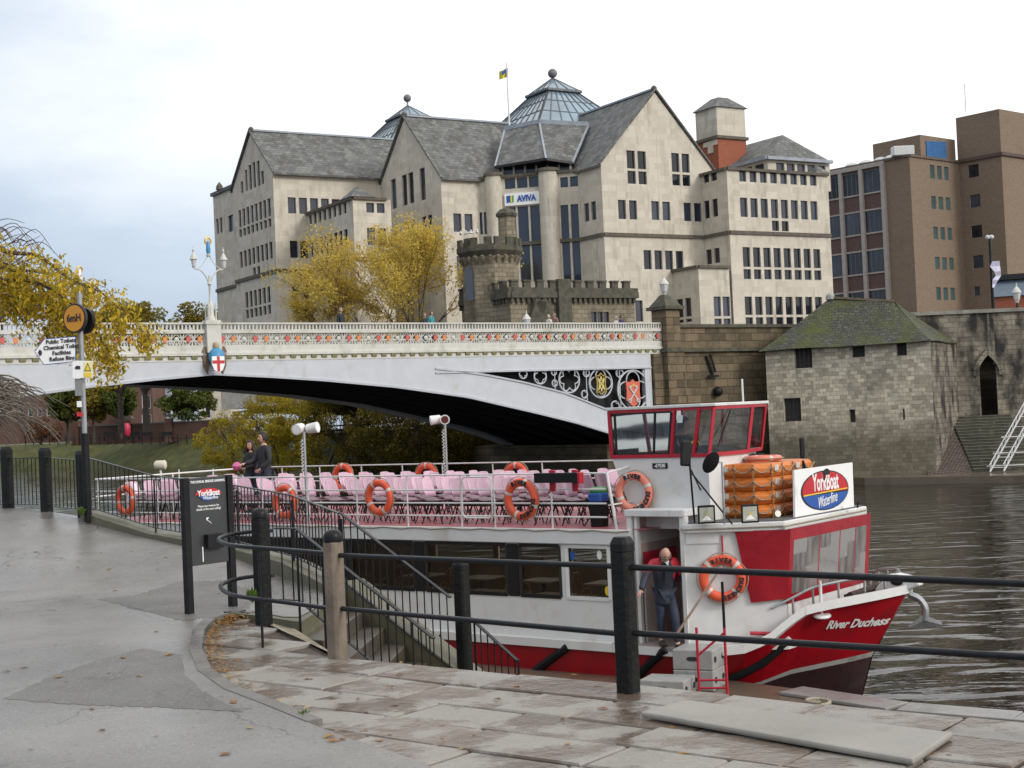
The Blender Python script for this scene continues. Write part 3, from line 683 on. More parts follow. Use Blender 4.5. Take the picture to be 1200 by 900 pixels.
# ---- bar railings
def bars(name, label, pts, h, n_per, standards=(), foot=.07, r=.008, top=(.045, .012), mat=None):
    t = thing(name, label, 'railing', pts[0]); w = W(t); mat = mat or M['rail_black']
    tb, lb = MB(), MB()
    for a, b in zip(pts, pts[1:]):
        tb.bar(a + Z * h, b + Z * h, *top); lb.bar(a + Z * foot, b + Z * foot, .035, .01)
    w(tb, 'top_rail', mat); w(lb, 'bottom_rail', mat)
    proto = None
    for a, b in zip(pts, pts[1:]):
        n = max(2, int((b - a).length / n_per))
        for k in range(n):
            p = a.lerp(b, (k + .5) / n)
            mbk = MB(); q = Vector((0, 0, 0))
            if proto is None: proto = MB().cyl(Z * foot, Z * h, r, n=6).build('baluster', mat, t); proto.location = p - w.o
            else:
                c = proto.copy(); COL.objects.link(c); c.parent = t; c.location = p - w.o
    for p in standards: w(MB().bar(p - Z * .1, p + Z * h, .022, .022), 'standard', mat)
    return t
bars('bar_railing', 'black vertical bar railing along the path from the signpost to the stair head', [p + Z * .06 for p in rail_base], .83, .115, [rail_base[1], rail_base[2], rail_base[3], rail_base[4]])
bars('bar_railing', 'low black vertical bar railing between the timber posts at the far left', [Vector((-12.5, 26.3, gz(26.3))), left_posts[0], left_posts[1], rail_base[0]], .84, .125, [])
bars('stair_railing', 'sloping black bar handrail on the river side of the landing stairs', [st_far + Z * .06, stf(1.6) + Z * .06], .84, .115, [stf(.02)])
stl = stf(1.78) + RV * .1
bars('stair_railing', 'short end piece of black stair handrail below the short post', [stl + Z * -.08, stl + RU * .62 - Z * .50], .86, .10, [stl + RU * .05 - Z * .1, stl + RU * .62 - Z * .48])
bars('stair_railing', 'sloping black bar handrail on the near side of the landing stairs', [st_near + RU * -.3 + Z * .02, st_near + Z * .02, stn(1.75) + Z * .02], .89, .115, [stn(0), stn(.35)], foot=.18)

# ---- notice board
bl_ = aty(222, 716, 15.3); br_ = aty(273, 708, 15.75)
bt = thing('notice_board', 'black notice board on two posts with an oval red sign and leaflet box', 'notice board', bl_); w = W(bt)
ux = (br_ - bl_); ux.z = 0; wd = ux.length; ux.normalize(); un = ux.cross(Z)
for p in (bl_, br_): w(MB().box(Vector((p.x, p.y, 2.95 + .68)), (.075, .075, 1.5), Matrix.Rotation(math.atan2(ux.y, ux.x), 3, 'Z')), 'post', M['black'], bevel=.004)
zb, zt = aty(245, 661, 15.5).z, aty(245, 559, 15.5).z
mid = bl_ + ux * wd / 2
w(MB().box(Vector((mid.x, mid.y, (zb + zt) / 2)), (wd - .08, .03, zt - zb), Matrix.Rotation(math.atan2(ux.y, ux.x), 3, 'Z')), 'panel', pm('grey_black_panel', (.035, .037, .04), .4, .2, 3.), bevel=.004)
def bp_(fx, z, o=.02): return bl_ * (1 - fx) + br_ * fx - Z * (bl_ * (1 - fx) + br_ * fx).z + Z * z + un * o
def ellipse(c, r, u, a, b, n=32, t0=0, t1=2 * PI): return [c + r * a * math.cos(t0 + (t1 - t0) * k / n) + u * b * math.sin(t0 + (t1 - t0) * k / n) for k in range(n + (0 if abs(t1 - t0 - 2 * PI) < 1e-3 else 1))]
ez = aty(245, 580, 15.5).z
w(MB().prism(ellipse(bp_(.5, ez + .005), ux, Z, .175, .068, 24, 0, PI), un * .004), 'red_half', M['text_red'])
w(MB().prism(ellipse(bp_(.5, ez), ux, Z, .115, .06, 24, PI, 2 * PI), un * .004), 'blue_half', M['text_blue'])
text('YorkBoat', .088, bp_(.5, ez + .02, .029), ux, Z, M['text_white'], parent=bt, rel=w.o, bold=.002, sx=.86)
text('Waterline', .05, bp_(.53, ez - .03, .029), ux, Z + ux * .1, M['text_white'], parent=bt, rel=w.o, shear=.4)
text('THE LENDAL BRIDGE LANDING', .036, bp_(.5, zt - .045, .018), ux, Z, M['text_white'], parent=bt, rel=w.o, bold=.0006, sx=.9)
text('Please see reverse for\ndetails of the next sailing!', .034, bp_(.5, aty(245, 594.5, 15.5).z, .018), ux, Z, M['text_white'], parent=bt, rel=w.o, sx=.94)
sy = aty(240, 611, 15.5).z - .08
w(MB().prism([bp_(fx, sy + dz, .017) for fx, dz in ((.44, .12), (.50, .12), (.46, .095), (.52, .075), (.57, .045), (.50, .075), (.44, .095))], un * .003), 'white_mark', M['text_white'])
zx = aty(250, 634, 15.5).z
w(MB().box(bp_(.55, zx, .05), (.21, .075, .15), Matrix.Rotation(math.atan2(ux.y, ux.x), 3, 'Z')), 'leaflet_box', M['black_matt'], bevel=.006)
w(MB().box(bp_(.33, zx - .13, .018), (.012, .004, .16), Matrix.Rotation(math.atan2(ux.y, ux.x), 3, 'Z')), 'white_strip', M['text_white'])

# ---- tall signpost
sb = aty(103, 604, 22.1); st = thing('sign_post', 'tall galvanised signpost with an orange round sign and a white arrow sign', 'signpost', sb); w = W(st)
topz = aty(88, 344, 22.1).z
w(MB().cyl(sb - Z * .1, Vector((sb.x, sb.y, topz)), .04, n=12), 'pole', pm('grey_pole', (.30, .31, .32), .4, .12, 6., metal=.4), smooth=True)
w(MB().cyl(sb - Z * .1, sb + Z * 1.25, .06, n=12), 'base_sleeve', M['black'], smooth=True)
X = Vector((1, 0, 0)); Y = Vector((0, 1, 0))
def sp(px, py, dy=0.): return aty(px, py, sb.y + dy)
c = sp(87, 373, -.1); tn = Vector((-.45, -.89, 0)).normalized(); tr = Vector((.89, -.45, 0)).normalized()
w(MB().prism(ellipse(c, tr, Z, .225, .225), -tn * .05), 'round_sign_rim', M['text_black'])
w(MB().prism(ellipse(c + tn * .003, tr, Z, .20, .20), tn * .004), 'round_sign_face', pm('orange_sign', (.62, .27, .02), .45, .06))
text('6mH', .16, c + tn * .009, tr, Z, M['text_black'], parent=st, rel=w.o, bold=.004, sx=.9)
c2 = sp(97, 376, .02)
w(MB().prism(ellipse(c2, tr, Z, .2, .2), -tn * .06), 'sign_back', M['black'])
A, B, C_, D, G = sp(52, 398, -.12), sp(88, 395, -.12), sp(88, 423, -.12), sp(52, 427, -.12), sp(41, 412, -.12)
w(MB().prism([A, B, C_, D, G], Y * .03), 'arrow_sign', M['white_bright'])
dx = .013
fr = MB()
for p, q in ((A, B), (B, C_), (C_, D), (D, G), (G, A)): fr.bar(p + Y * .012, q + Y * .012, .022, .022, Y)
w(fr, 'arrow_sign_border', M['text_blue'])
cl = sp(72, 410, -.125)
ar = (B - A).normalized()
text('Public Toilets\nChemical Toilet\nFacilities\nRefuse Bins', .088, cl - Y * .002, ar, Z, M['text_black'], parent=st, rel=w.o, bold=.0015, sx=.95)
w(MB().prism([sp(x, y, -.123) for x, y in ((44.5, 413), (47, 409), (47.5, 411), (49, 411), (49, 416), (47.5, 416), (47, 418))], -Y * .004), 'arrow_mark', M['text_black'])
w(MB().prism([sp(x, y, -.12) for x, y in ((85, 422.5), (108, 423), (108, 443), (85, 443))], Y * .02), 'plate_white', M['white_bright'])
w(MB().prism([sp(x, y, -.122) for x, y in ((98, 424), (108, 424), (108, 442.5), (98, 442.5))], -Y * .003), 'plate_yellow', pm('pale_yellow', (.80, .72, .35), .5, .05))
w(MB().prism([sp(x, y, -.126) for x, y in ((98.5, 435), (102.7, 425), (107, 435))], -Y * .003), 'warning_triangle', M['text_black'])
w(MB().prism([sp(x, y, -.13) for x, y in ((99.7, 434.2), (102.7, 427), (105.8, 434.2))], -Y * .002), 'warning_triangle_face', M['yellow'])
w(MB().prism([sp(x, y, -.127) for x, y in ((98.6, 437), (107, 437), (107, 441.6), (98.6, 441.6))], -Y * .002), 'warning_text_bar', M['yellow'])
w(MB().prism([sp(x, y, -.127) for x, y in ((88, 430), (90, 428.5), (94, 429), (94, 432.5), (88, 432.5))], -Y * .002), 'camera_mark', M['text_black'])
w(MB().prism([sp(x, y, -.09) for x, y in ((87.5, 444), (96, 444), (97, 464), (88, 464))], Y * .05), 'grey_plate', pm('grey_plate', (.22, .22, .22), .6, .1), bevel=.003)
w(MB().prism([sp(x, y, -.09) for x, y in ((90, 470), (95, 470), (95.3, 477), (90.2, 477))], Y * .03), 'sticker_white', M['white_bright'])
w(MB().prism([sp(x, y, -.09) for x, y in ((90, 483), (96, 483), (96, 488), (90, 488))], Y * .03), 'sticker_red', M['text_red'])

# ---- step boxes, red hand frame, rope on the landing
sbx = hz(768, 815, LZ)
rot = Matrix.Rotation(math.atan2(RU.y, RU.x) + .22, 3, 'Z')
def stepbox(label, c, d):
    t = thing('step_box', label, 'step box', c); w = W(t); mb = MB().box(c + Z * d[2] / 2, d, rot); w(mb, 'body', M['alu'], bevel=.02)
    for sx in ((-.0,) if d[0] < .8 else (-.2, .28)):
        w(MB().prism([c + Z * d[2] * .55 + rot @ Vector((sx + x, -d[1] / 2 - .004, z)) for x, z in [(.07 * math.cos(a) + (.03 if math.cos(a) > 0 else -.03), .035 * math.sin(a)) for a in [2 * PI * k / 16 for k in range(16)]]], rot @ Vector((0, .01, 0))), 'hand_hole', M['text_black'])
    for sy in (-.18, .2):
        w(MB().prism([c + Z * d[2] * .5 + rot @ Vector((d[0] / 2 + .004, sy + x, z)) for x, z in [(.06 * math.cos(a), .05 * math.sin(a)) for a in [2 * PI * k / 16 for k in range(16)]]], rot @ Vector((-.01, 0, 0))), 'hand_hole', M['text_black'])
stepbox('low grey step box standing in front of the higher stacked one by the boat', hz(783, 815, LZ) , (.72, .55, .28))
stepbox('grey step box on the landing carrying another box, under the boat doorway', hz(804, 811, LZ) + RV * .42 , (.66, .6, .32))
stepbox('grey step box stacked on top, level with the boat doorway sill', hz(804, 811, LZ) + RV * .42 + Z * .32, (.66, .6, .32))
fA = hz(812, 815, LZ) + RU * .12; fB = fA + RU * .42 + RV * .12
t = thing('hand_frame', 'red steel hand frame beside the step boxes with a wooden pole leaning on it', 'hand frame', fA); w = W(t)
Hh = 1.05
for p in (fA, fB): w(MB().cyl(p, p + Z * Hh, .022, n=8), 'upright', M['red_frame'], smooth=True)
for za_, zb2 in ((.12, .14), (.24, .26), (.62, .98)): w(MB().cyl(fA + Z * za_, fB + Z * zb2, .018), 'brace', M['red_frame'], smooth=True)
w(MB().cyl(fB + Z * Hh, fB + Z * 1.75, .022, n=8), 'black_stanchion', M['black'])
w(MB().bar(fA + Vector((-.28, .05, .98)), fB + Vector((-.0, 0, 1.98)), .06, .035), 'wooden_pole', pm('worn_pole', (.36, .25, .19), .7, .2, 8.), bevel=.004)
rp = hz(955, 828, LZ); mb = MB()
lp_ = [rp + Vector((-.62 + .1 * math.sin(k), -.05 + .02 * math.cos(2 * k), .025)) + X * (.62 * k / 7) for k in range(8)]
lp_ += [rp + Vector((.17 * math.cos(a) + .05, .19 * math.sin(a), .03 + .018 * k / 6)) for k, a in enumerate([2 * PI * j / 12 for j in range(22)])]
mb.tube(lp_, .026, 8); tag(mb.build('mooring_rope', M['rope'], smooth=True, loc=rp), 'coil of pale mooring rope lying on the wet landing below the bow', 'rope')

# ---- fallen leaves
LM = leafmat('fallen_leaf', [(.30, .10, .015), (.38, .20, .03), (.14, .045, .015), (.40, .28, .08), (.20, .075, .02), (.36, .28, .14)], .1)
r3 = random.Random(11)
def leaf(mb, p, s, lift=.004):
    a = r3.uniform(0, 2 * PI); u = Vector((math.cos(a), math.sin(a), r3.uniform(-.10, .10))); v = Vector((-math.sin(a), math.cos(a), r3.uniform(-.10, .10)))
    p = p + Z * (lift + r3.uniform(0, .004)); c = r3.uniform(.0, .25)
    mb.add([p - u * s, p - u * s * .2 + v * s * .55 + Z * s * c, p + u * s, p - u * s * .2 - v * s * .55 + Z * s * c, p], [(0, 4, 1), (4, 2, 1), (0, 3, 4), (4, 3, 2)])
mb = MB()
for i in range(8):
    a, b = kerb[i], kerb[i + 1]
    wgt = (120, 220, 240, 240, 190, 130, 50, 15)[i]
    for k in range(wgt):
        p = a.lerp(b, r3.random()); n = (b - a).cross(Z).normalized() * (-1)
        off = abs(r3.gauss(0, .09)) + .02
        q = p + n * (off + .12)
        leaf(mb, Vector((q.x, q.y, FZ + r3.uniform(0, .03))), r3.uniform(.014, .03))
tag(mb.build('leaf_drift', LM, recalc=False), 'drift of rusty brown and yellow fallen leaves along the curved kerb', 'fallen leaves', kind='stuff')
mb = MB()
for px, py, s in [(127, 247 + 420, 4)] + [(r3.uniform(0, 290), r3.uniform(610, 800), 3) for _ in range(46)] + [(r3.uniform(20, 420), r3.uniform(800, 900), 3) for _ in range(14)]:
    p = on_path(px, py); leaf(mb, p, r3.choice([.02, .025, .035, .05]))
for px, py in [(256, 735 + 15), (360, 796), (258, 789), (426, 858), (455, 743 + 60), (540, 878), (300, 773), (290, 785), (462, 827), (470, 777), (800, 883), (875, 838), (1100, 884), (1112, 886), (1090, 885), (365, 796), (420, 820)] + [(r3.uniform(250, 800), r3.uniform(790, 895)) for _ in range(30)]:
    p = hz(px, py, FZ); leaf(mb, p, r3.choice([.02, .03, .04, .045]))
tag(mb.build('scattered_leaves', LM, recalc=False), 'scattered single yellow and brown leaves on the tarmac and flags', 'fallen leaves', kind='stuff')
GM = leafmat('weed_leaf', [(.06, .12, .02), (.10, .17, .03), (.14, .18, .05)], .3)
def weed(label, p, n, h, s):
    mb = MB()
    for k in range(n):
        a = r3.uniform(0, 2 * PI); d = Vector((math.cos(a), math.sin(a), 0)) * r3.uniform(.1, .6); q = p + d * h * .6
        tip = q + d * h * .5 + Z * h * r3.uniform(.4, 1.1); s2 = Vector((-d.y, d.x, 0)).normalized() * s
        m_ = p.lerp(tip, .55) + Z * h * .1
        mb.add([p + d * .05 * h, m_ + s2, tip, m_ - s2], [(0, 1, 2, 3)])
    tag(mb.build('weed', GM, recalc=False, loc=p), label, 'weed')
weed('tuft of weeds growing beside the base of the black post by the notice board', aty(296, 706, 13.9), 60, .14, .02)
weed('small weed sprouting between the flags near the path edge', hz(357, 845, FZ), 24, .085, .012)
weed('patch of weeds at the foot of the railing by the signpost', aty(96, 605, 22.0), 50, .14, .03)
# ================================================================== PEOPLE
def skin_obj(nodes, edges, root=0, lv=2):
    """nodes [(pos, (rx, ry))]; returns an evaluated mesh grown round the skeleton"""
    me = bpy.data.meshes.new('tmp'); me.from_pydata([Vector(n[0]) for n in nodes], edges, [])
    o = bpy.data.objects.new('tmp', me); COL.objects.link(o)
    md = o.modifiers.new('s', 'SKIN'); md.use_smooth_shade = True
    sl = me.skin_vertices[0].data if me.skin_vertices else None
    for i, n in enumerate(nodes):
        r = n[1]; sl[i].radius = r if isinstance(r, (tuple, list)) else (r, r); sl[i].use_root = (i == root)
    sd = o.modifiers.new('d', 'SUBSURF'); sd.levels = lv; sd.render_levels = lv
    bpy.context.view_layer.update()
    r = bpy.data.meshes.new_from_object(o.evaluated_get(bpy.context.evaluated_depsgraph_get()))
    bpy.data.objects.remove(o); bpy.data.meshes.remove(me)
    return r
def mesh_into(mb, me):
    mb.add([v.co.copy() for v in me.vertices], [tuple(p.vertices) for p in me.polygons]); bpy.data.meshes.remove(me)
def head_into(mb, c, yaw, pitch, s=1., roll=0.):
    """skull, jaw, nose, ears, eyes, mouth; faces local -y, mats 0 skin 1 dark 2 lips"""
    R = Matrix.Rotation(yaw, 3, 'Z') @ Matrix.Rotation(pitch, 3, 'X') @ Matrix.Rotation(roll, 3, 'Y')
    n, m = 12, 16; vs = []; fs = []
    for i in range(n + 1):
        t = PI * i / n; zz = -math.cos(t); rr = math.sin(t) + 1e-3
        for k in range(m):
            a = 2 * PI * k / m; x = rr * math.sin(a); y = -rr * math.cos(a)
            w = .074 * (1 - .16 * max(0, -zz)); d = .094 if y > 0 else .088
            yy = y * d + (-.012 * max(0, -zz) if y < 0 else -.02 * max(0, -zz))
            vs.append(c + R @ Vector((x * w, yy, zz * .118)) * s)
    fs = [(i * m + k, i * m + (k + 1) % m, (i + 1) * m + (k + 1) % m, (i + 1) * m + k) for i in range(n) for k in range(m)]
    mb.cur = 0; mb.add(vs, fs)
    def P(x, y, z): return c + R @ Vector((x, y, z)) * s
    mb.add([P(0, -.088, .022), P(-.016, -.09, -.03), P(.016, -.09, -.03), P(0, -.117, -.026), P(0, -.088, -.04)], [(0, 1, 3), (0, 3, 2), (1, 4, 3), (3, 4, 2)])
    for sx in (-1, 1):
        mb.cur = 0; mb.add([P(sx * .070, .0, .02), P(sx * .086, .012, .028), P(sx * .086, .016, -.02), P(sx * .070, .0, -.03), P(sx * .07, .02, 0)], [(0, 1, 2, 3), (0, 4, 2, 1), (4, 3, 2)])
        mb.cur = 1; mb.add([P(sx * .016, -.087, .012), P(sx * .045, -.079, .012), P(sx * .045, -.079, .0), P(sx * .016, -.087, .0)], [(0, 1, 2, 3)])
        mb.add([P(sx * .012, -.091, .03), P(sx * .05, -.079, .028), P(sx * .05, -.079, .022), P(sx * .012, -.091, .023)], [(0, 1, 2, 3)])
    mb.cur = 2; mb.add([P(-.026, -.086, -.058), P(.026, -.086, -.058), P(.02, -.086, -.068), P(-.02, -.086, -.068)], [(0, 1, 2, 3)])
    mb.cur = 0
    return P
def hand_into(mb, wr, d, side, s=1., curl=.5):
    """palm, four fingers of different lengths, thumb; d = direction of the hand"""
    d = d.normalized(); a = d.cross(side).normalized(); w = a.cross(d).normalized()
    mesh_into(mb, skin_obj([(wr, (.024 * s, .018 * s)), (wr + d * .045 * s, (.036 * s, .016 * s)), (wr + d * .085 * s, (.036 * s, .014 * s))], [(0, 1), (1, 2)], lv=1))
    for k, L in enumerate((.062, .075, .07, .052)):
        b = wr + d * .07 * s + w * (k - 1.5) * .019 * s; m1 = b + (d * (1 - curl * .3) + a * curl * .5).normalized() * L * .6 * s; t = m1 + (d * (1 - curl) + a * curl).normalized() * L * .55 * s
        mesh_into(mb, skin_obj([(b, .0095 * s), (m1, .009 * s), (t, .0075 * s)], [(0, 1), (1, 2)], lv=1))
    b = wr + d * .02 * s - w * .02 * s; m1 = b + (d * .6 - w * .75).normalized() * .045 * s
    mesh_into(mb, skin_obj([(b, .012 * s), (m1, .011 * s), (m1 + (d * .85 + a * .3 - w * .2).normalized() * .035 * s, .008 * s)], [(0, 1), (1, 2)], lv=1))
HAIRM = {}
def person(label, loc, rz, J, top, legs, shoe, hairc, hair='short', s=1., hd=(0, 0, 0), extra=None, group=None, skirt=None, simple=False, hood=None):
    """J: joints in the figure's own frame, facing -y.  One continuous body mesh; clothes and hair are its children"""
    t = thing('person', label, 'person', loc, rz, group)
    g = {k: Vector(v) * s for k, v in J.items()}
    K = s
    body = MB(); lv = 1 if simple else 2
    nd = [(g['pel'], (.135 * K, .10 * K)), (g['waist'], (.125 * K, .095 * K)), (g['chest'], (.155 * K, .11 * K)), (g['neckb'], (.075 * K, .065 * K)), (g['neckt'], (.052 * K, .055 * K))]
    ed = [(0, 1), (1, 2), (2, 3), (3, 4)]
    for sd in 'LR':
        b = len(nd); nd += [(g['sh' + sd], .062 * K), (g['el' + sd], .042 * K), (g['wr' + sd], .028 * K)]; ed += [(2, b), (b, b + 1), (b + 1, b + 2)]
        b = len(nd); nd += [(g['hip' + sd], .085 * K), (g['kn' + sd], .056 * K), (g['an' + sd], .04 * K), (g['toe' + sd], (.022 * K, .018 * K))]; ed += [(0, b), (b, b + 1), (b + 1, b + 2), (b + 2, b + 3)]
    mesh_into(body, skin_obj(nd, ed, 0, lv))
    for sd in 'LR':
        fwd = g.get('hd' + sd, g['wr' + sd] + (g['wr' + sd] - g['el' + sd])) - g['wr' + sd]
        hand_into(body, g['wr' + sd], fwd, Vector((0, -1, .2)) if sd == 'L' else Vector((0, 1, .2)), K * 1.05)
    P = head_into(body, g['head'], hd[0], hd[1], K * 1.02, hd[2])
    body.build('body', [M['skin'], M['text_black'], HAIRM.setdefault('lip', pm('lips', (.38, .15, .12), .5, .05))], t, smooth=True)
    tm = top if isinstance(top, (list, tuple)) else [top]
    def garment(nd, ed, mats, name, paint=None, lv=lv):
        me = skin_obj(nd, ed, 0, lv); mb = MB(); mesh_into(mb, me)
        if paint:
            mb.mi = [paint(sum((mb.v[i] for i in f), Vector()) / len(f)) for f in mb.f]
        return mb.build(name, mats, t, smooth=True)
    nj = [(g['hem'] - Z * .09 * K, (.205 * K, .165 * K)), (g['hem'], (.20 * K, .16 * K)), (g['waist'], (.175 * K, .135 * K)), (g['chest'], (.195 * K, .145 * K)), (g['neckb'], (.10 * K, .09 * K))]
    ej = [(0, 1), (1, 2), (2, 3), (3, 4)]
    for sd in 'LR':
        b = len(nj); nj += [(g['sh' + sd], .088 * K), (g['el' + sd], .066 * K), (g['wr' + sd], .050 * K)]; ej += [(3, b), (b, b + 1), (b + 1, b + 2)]
    garment(nj, ej, tm, 'jacket', (extra or {}).get('paint'))
    nl = [(g['pel'], (.155 * K, .12 * K))]; el = []
    for sd in 'LR':
        b = len(nl); nl += [(g['hip' + sd], .105 * K), (g['kn' + sd], .078 * K), (g['an' + sd] + Vector((0, 0, .02)), .062 * K)]; el += [(0, b), (b, b + 1), (b + 1, b + 2)]
    garment(nl, el, legs, 'trousers')
    for sd in 'LR':
        a, to = g['an' + sd], g['toe' + sd]; d = (to - a); back = a - Vector((d.x, d.y, 0)).normalized() * .05 * K
        garment([(Vector((back.x, back.y, to.z + .0)), (.055 * K, .046 * K)), (a.lerp(to, .5) - Z * .0, (.06 * K, .056 * K)), (to + Vector((d.x, d.y, 0)).normalized() * .07 * K, (.058 * K, .04 * K))], [(0, 1), (1, 2)], shoe, 'shoe', lv=1)
    hm = HAIRM.setdefault(hairc, pm('hair', hairc, .6, .25, 20.))
    hb = MB(); R0 = .085 if hair != 'bald' else .078
    n, m = 9, 14; Rm = Matrix.Rotation(hd[0], 3, 'Z') @ Matrix.Rotation(hd[1], 3, 'X'); vs = []; fs = []
    for i in range(n + 1):
        for k in range(m + 1):
            a = -PI + 2 * PI * k / m
            back = abs(a) / PI                                      # 0 = face, 1 = back of the head
            low = {'short': -.25 - .45 * back if back > .42 else .62, 'long': -1.3 if back > .38 else .55, 'bald': -.55 if back > .55 else -.15}[hair]
            top_ = 1.0 if hair != 'bald' else (.12 if back > .5 else -.05)
            zz = top_ + (low - top_) * i / n; zc = max(-1, min(1, zz)); rr = math.sqrt(max(0, 1 - zc * zc)) if zz > -.3 else .954 + .02 * (-.3 - zz)
            w_ = .081 if hair != 'long' else .086
            vs.append(g['head'] + Rm @ Vector((rr * math.sin(a) * w_, -rr * math.cos(a) * (.104 if back > .5 else .094), zz * .126)) * K * 1.02)
    fs = [(i * (m + 1) + k, i * (m + 1) + k + 1, (i + 1) * (m + 1) + k + 1, (i + 1) * (m + 1) + k) for i in range(n) for k in range(m)]
    hb.add(vs, fs); ho = hb.build('hair', hm, t, smooth=True)
    so = ho.modifiers.new('thick', 'SOLIDIFY'); so.thickness = .014; so.offset = 1
    return t, g
STAND = dict(pel=(0, 0, .95), waist=(0, 0, 1.10), chest=(0, .0, 1.32), neckb=(0, .01, 1.49), neckt=(0, -.01, 1.56), head=(0, -.025, 1.665), hem=(0, 0, .86),
    shL=(.17, .01, 1.42), elL=(.235, .03, 1.15), wrL=(.24, -.05, .91), shR=(-.17, .01, 1.42), elR=(-.235, .03, 1.15), wrR=(-.24, -.05, .91),
    hipL=(.09, 0, .90), knL=(.10, -.015, .50), anL=(.105, .02, .085), toeL=(.12, -.13, .035), hipR=(-.09, 0, .90), knR=(-.10, -.015, .50), anR=(-.105, .02, .085), toeR=(-.12, -.13, .035))
C_navy = pm('navy_jacket', (.017, .021, .038), .6, .3, 8., bump=.4, bscale=9.)
C_jean = pm('dark_trousers', (.022, .03, .055), .75, .3, 9., bump=.4, bscale=10.)
C_coat = pm('black_coat', (.018, .019, .022), .7, .3, 8., bump=.4, bscale=9.)
C_red = pm('red_jacket_yoke', (.45, .012, .03), .55, .12, 6., bump=.3, bscale=9.)
C_shoe = pm('brown_shoe', (.028, .02, .016), .4, .2)
C_shirt = pm('pale_shirt', (.6, .62, .66), .7, .05)
C_pinkc = pm('pink_knit', (.6, .14, .32), .8, .2, 20.)

# ================================================================== WATER
def watermat():
    m, nt, b, out = newmat('river_water'); tc = N(nt, 'ShaderNodeTexCoord')
    b.inputs['Base Color'].default_value = (.013, .010, .0055, 1); b.inputs['Roughness'].default_value = .03; b.inputs['IOR'].default_value = 1.33
    mp = N(nt, 'ShaderNodeMapping'); mp.inputs['Rotation'].default_value = (0, 0, .25); mp.inputs['Scale'].default_value = (.55, 1.25, 1); nt.links.new(tc.outputs['Object'], mp.inputs[0])
    n1 = N(nt, 'ShaderNodeTexNoise', Scale=.75, Detail=1.5, Roughness=.4, Distortion=.7); nt.links.new(mp.outputs[0], n1.inputs['Vector'])
    n2 = N(nt, 'ShaderNodeTexNoise', Scale=4.2, Detail=3.0, Roughness=.5, Distortion=.4); nt.links.new(mp.outputs[0], n2.inputs['Vector'])
    ad = N(nt, 'ShaderNodeMath', operation='MULTIPLY_ADD'); ad.inputs[1].default_value = .07; nt.links.new(n2.outputs[0], ad.inputs[0]); nt.links.new(n1.outputs[0], ad.inputs[2])
    bp = N(nt, 'ShaderNodeBump', Strength=1.0, Distance=WAVE); nt.links.new(ad.outputs[0], bp.inputs['Height']); nt.links.new(bp.outputs[0], b.inputs['Normal'])
    return m
WAVE = .14
mb = MB(); mb.quad((-2500, -300, 0), (2500, -300, 0), (2500, 4500, 0), (-2500, 4500, 0)); struct('river_water', mb, watermat())
mb = MB(); mb.quad((-2600, -400, -2.5), (2600, -400, -2.5), (2600, 4800, -2.5), (-2600, 4800, -2.5)); struct('river_bed', mb, pm('silt', (.06, .05, .035), .9, .2, .2))

# ================================================================== BOAT
P0 = aty(611, 700, 25.5); P0.z = 0
BU = RU; BV = RV; BA = math.atan2(BU.y, BU.x)
def B(u, v, z): return P0 + BU * u + BV * v + Z * z
def bl(px, py, v=0.): q = hit(px, py, P0 + BV * v, BV) - P0; return q.dot(BU), q.z
def blz(px, py, z): q = hz(px, py, z) - P0; return q.dot(BU), q.dot(BV)
class BB(MB):
    def bx(s, u0, u1, v0, v1, z0, z1): return s.hexa([B(u0, v0, z0), B(u1, v0, z0), B(u1, v1, z0), B(u0, v1, z0), B(u0, v0, z1), B(u1, v0, z1), B(u1, v1, z1), B(u0, v1, z1)])
    def pl(s, uv, z0, z1): return s.prism([B(u, v, z0) for u, v in uv], Z * (z1 - z0))
    def pth(s, pts, r, n=8): return s.tube([B(*p) for p in pts], r, n)
boat = thing('river_boat', 'red and white river cruise boat with an open top deck, moored at the landing', 'boat', P0)
bw = W(boat)
def lin(tab, x):
    for (a, ya), (b, yb) in zip(tab, tab[1:]):
        if x <= b: return ya + (yb - ya) * max(0, (x - a)) / (b - a)
    return tab[-1][1]
CV = 2.25
HB = [(-12.6, 1.75), (-11.6, 2.2), (-9, 2.37), (3.0, 2.37), (3.8, 2.27), (4.4, 2.02), (4.9, 1.68), (5.4, 1.22), (5.8, .76), (6.05, .40), (6.2, .03)]
WB = [(-12.6, 1.5), (-11.6, 1.95), (-9, 2.2), (1.6, 2.2), (2.6, 2.05), (3.4, 1.6), (4.0, 1.1), (4.5, .66), (4.85, .32), (5.08, .02)]
SH = [(-12.6, 1.22), (-10, 1.02), (-7, .96), (3.6, .98), (4.3, 1.06), (4.62, 1.2), (4.85, 1.42), (5.08, 1.62), (5.3, 1.68), (6.2, 1.83)]
US = [-12.6, -12.2, -11.6, -10.5, -9, -7, -5, -3, -1, 1, 2, 2.6, 3.1, 3.6, 4.0, 4.3, 4.5, 4.65, 4.8, 4.95, 5.1, 5.25, 5.45, 5.65, 5.85, 6.0, 6.1, 6.17, 6.2]
def uw(u): return u if u < 2 else 2 + (u - 2) * (5.08 - 2) / (6.2 - 2)
def hp(u, f, sd=-1, out=0.):
    """hull surface: f = 0 waterline, 1 sheer"""
    sz = lin(SH, u); w0, w1 = lin(WB, uw(u)), lin(HB, u)
    fl = f ** 1.15
    return B(uw(u) + (u - uw(u)) * f, CV + sd * (w0 + (w1 - w0) * fl + out), sz * f)
fb1 = lambda u: .10 + .26 * max(0, (u + 1) / 7.2) ** 2; fb2 = lambda u: fb1(u) + .05
und, lin_, red_, = MB(), MB(), MB()
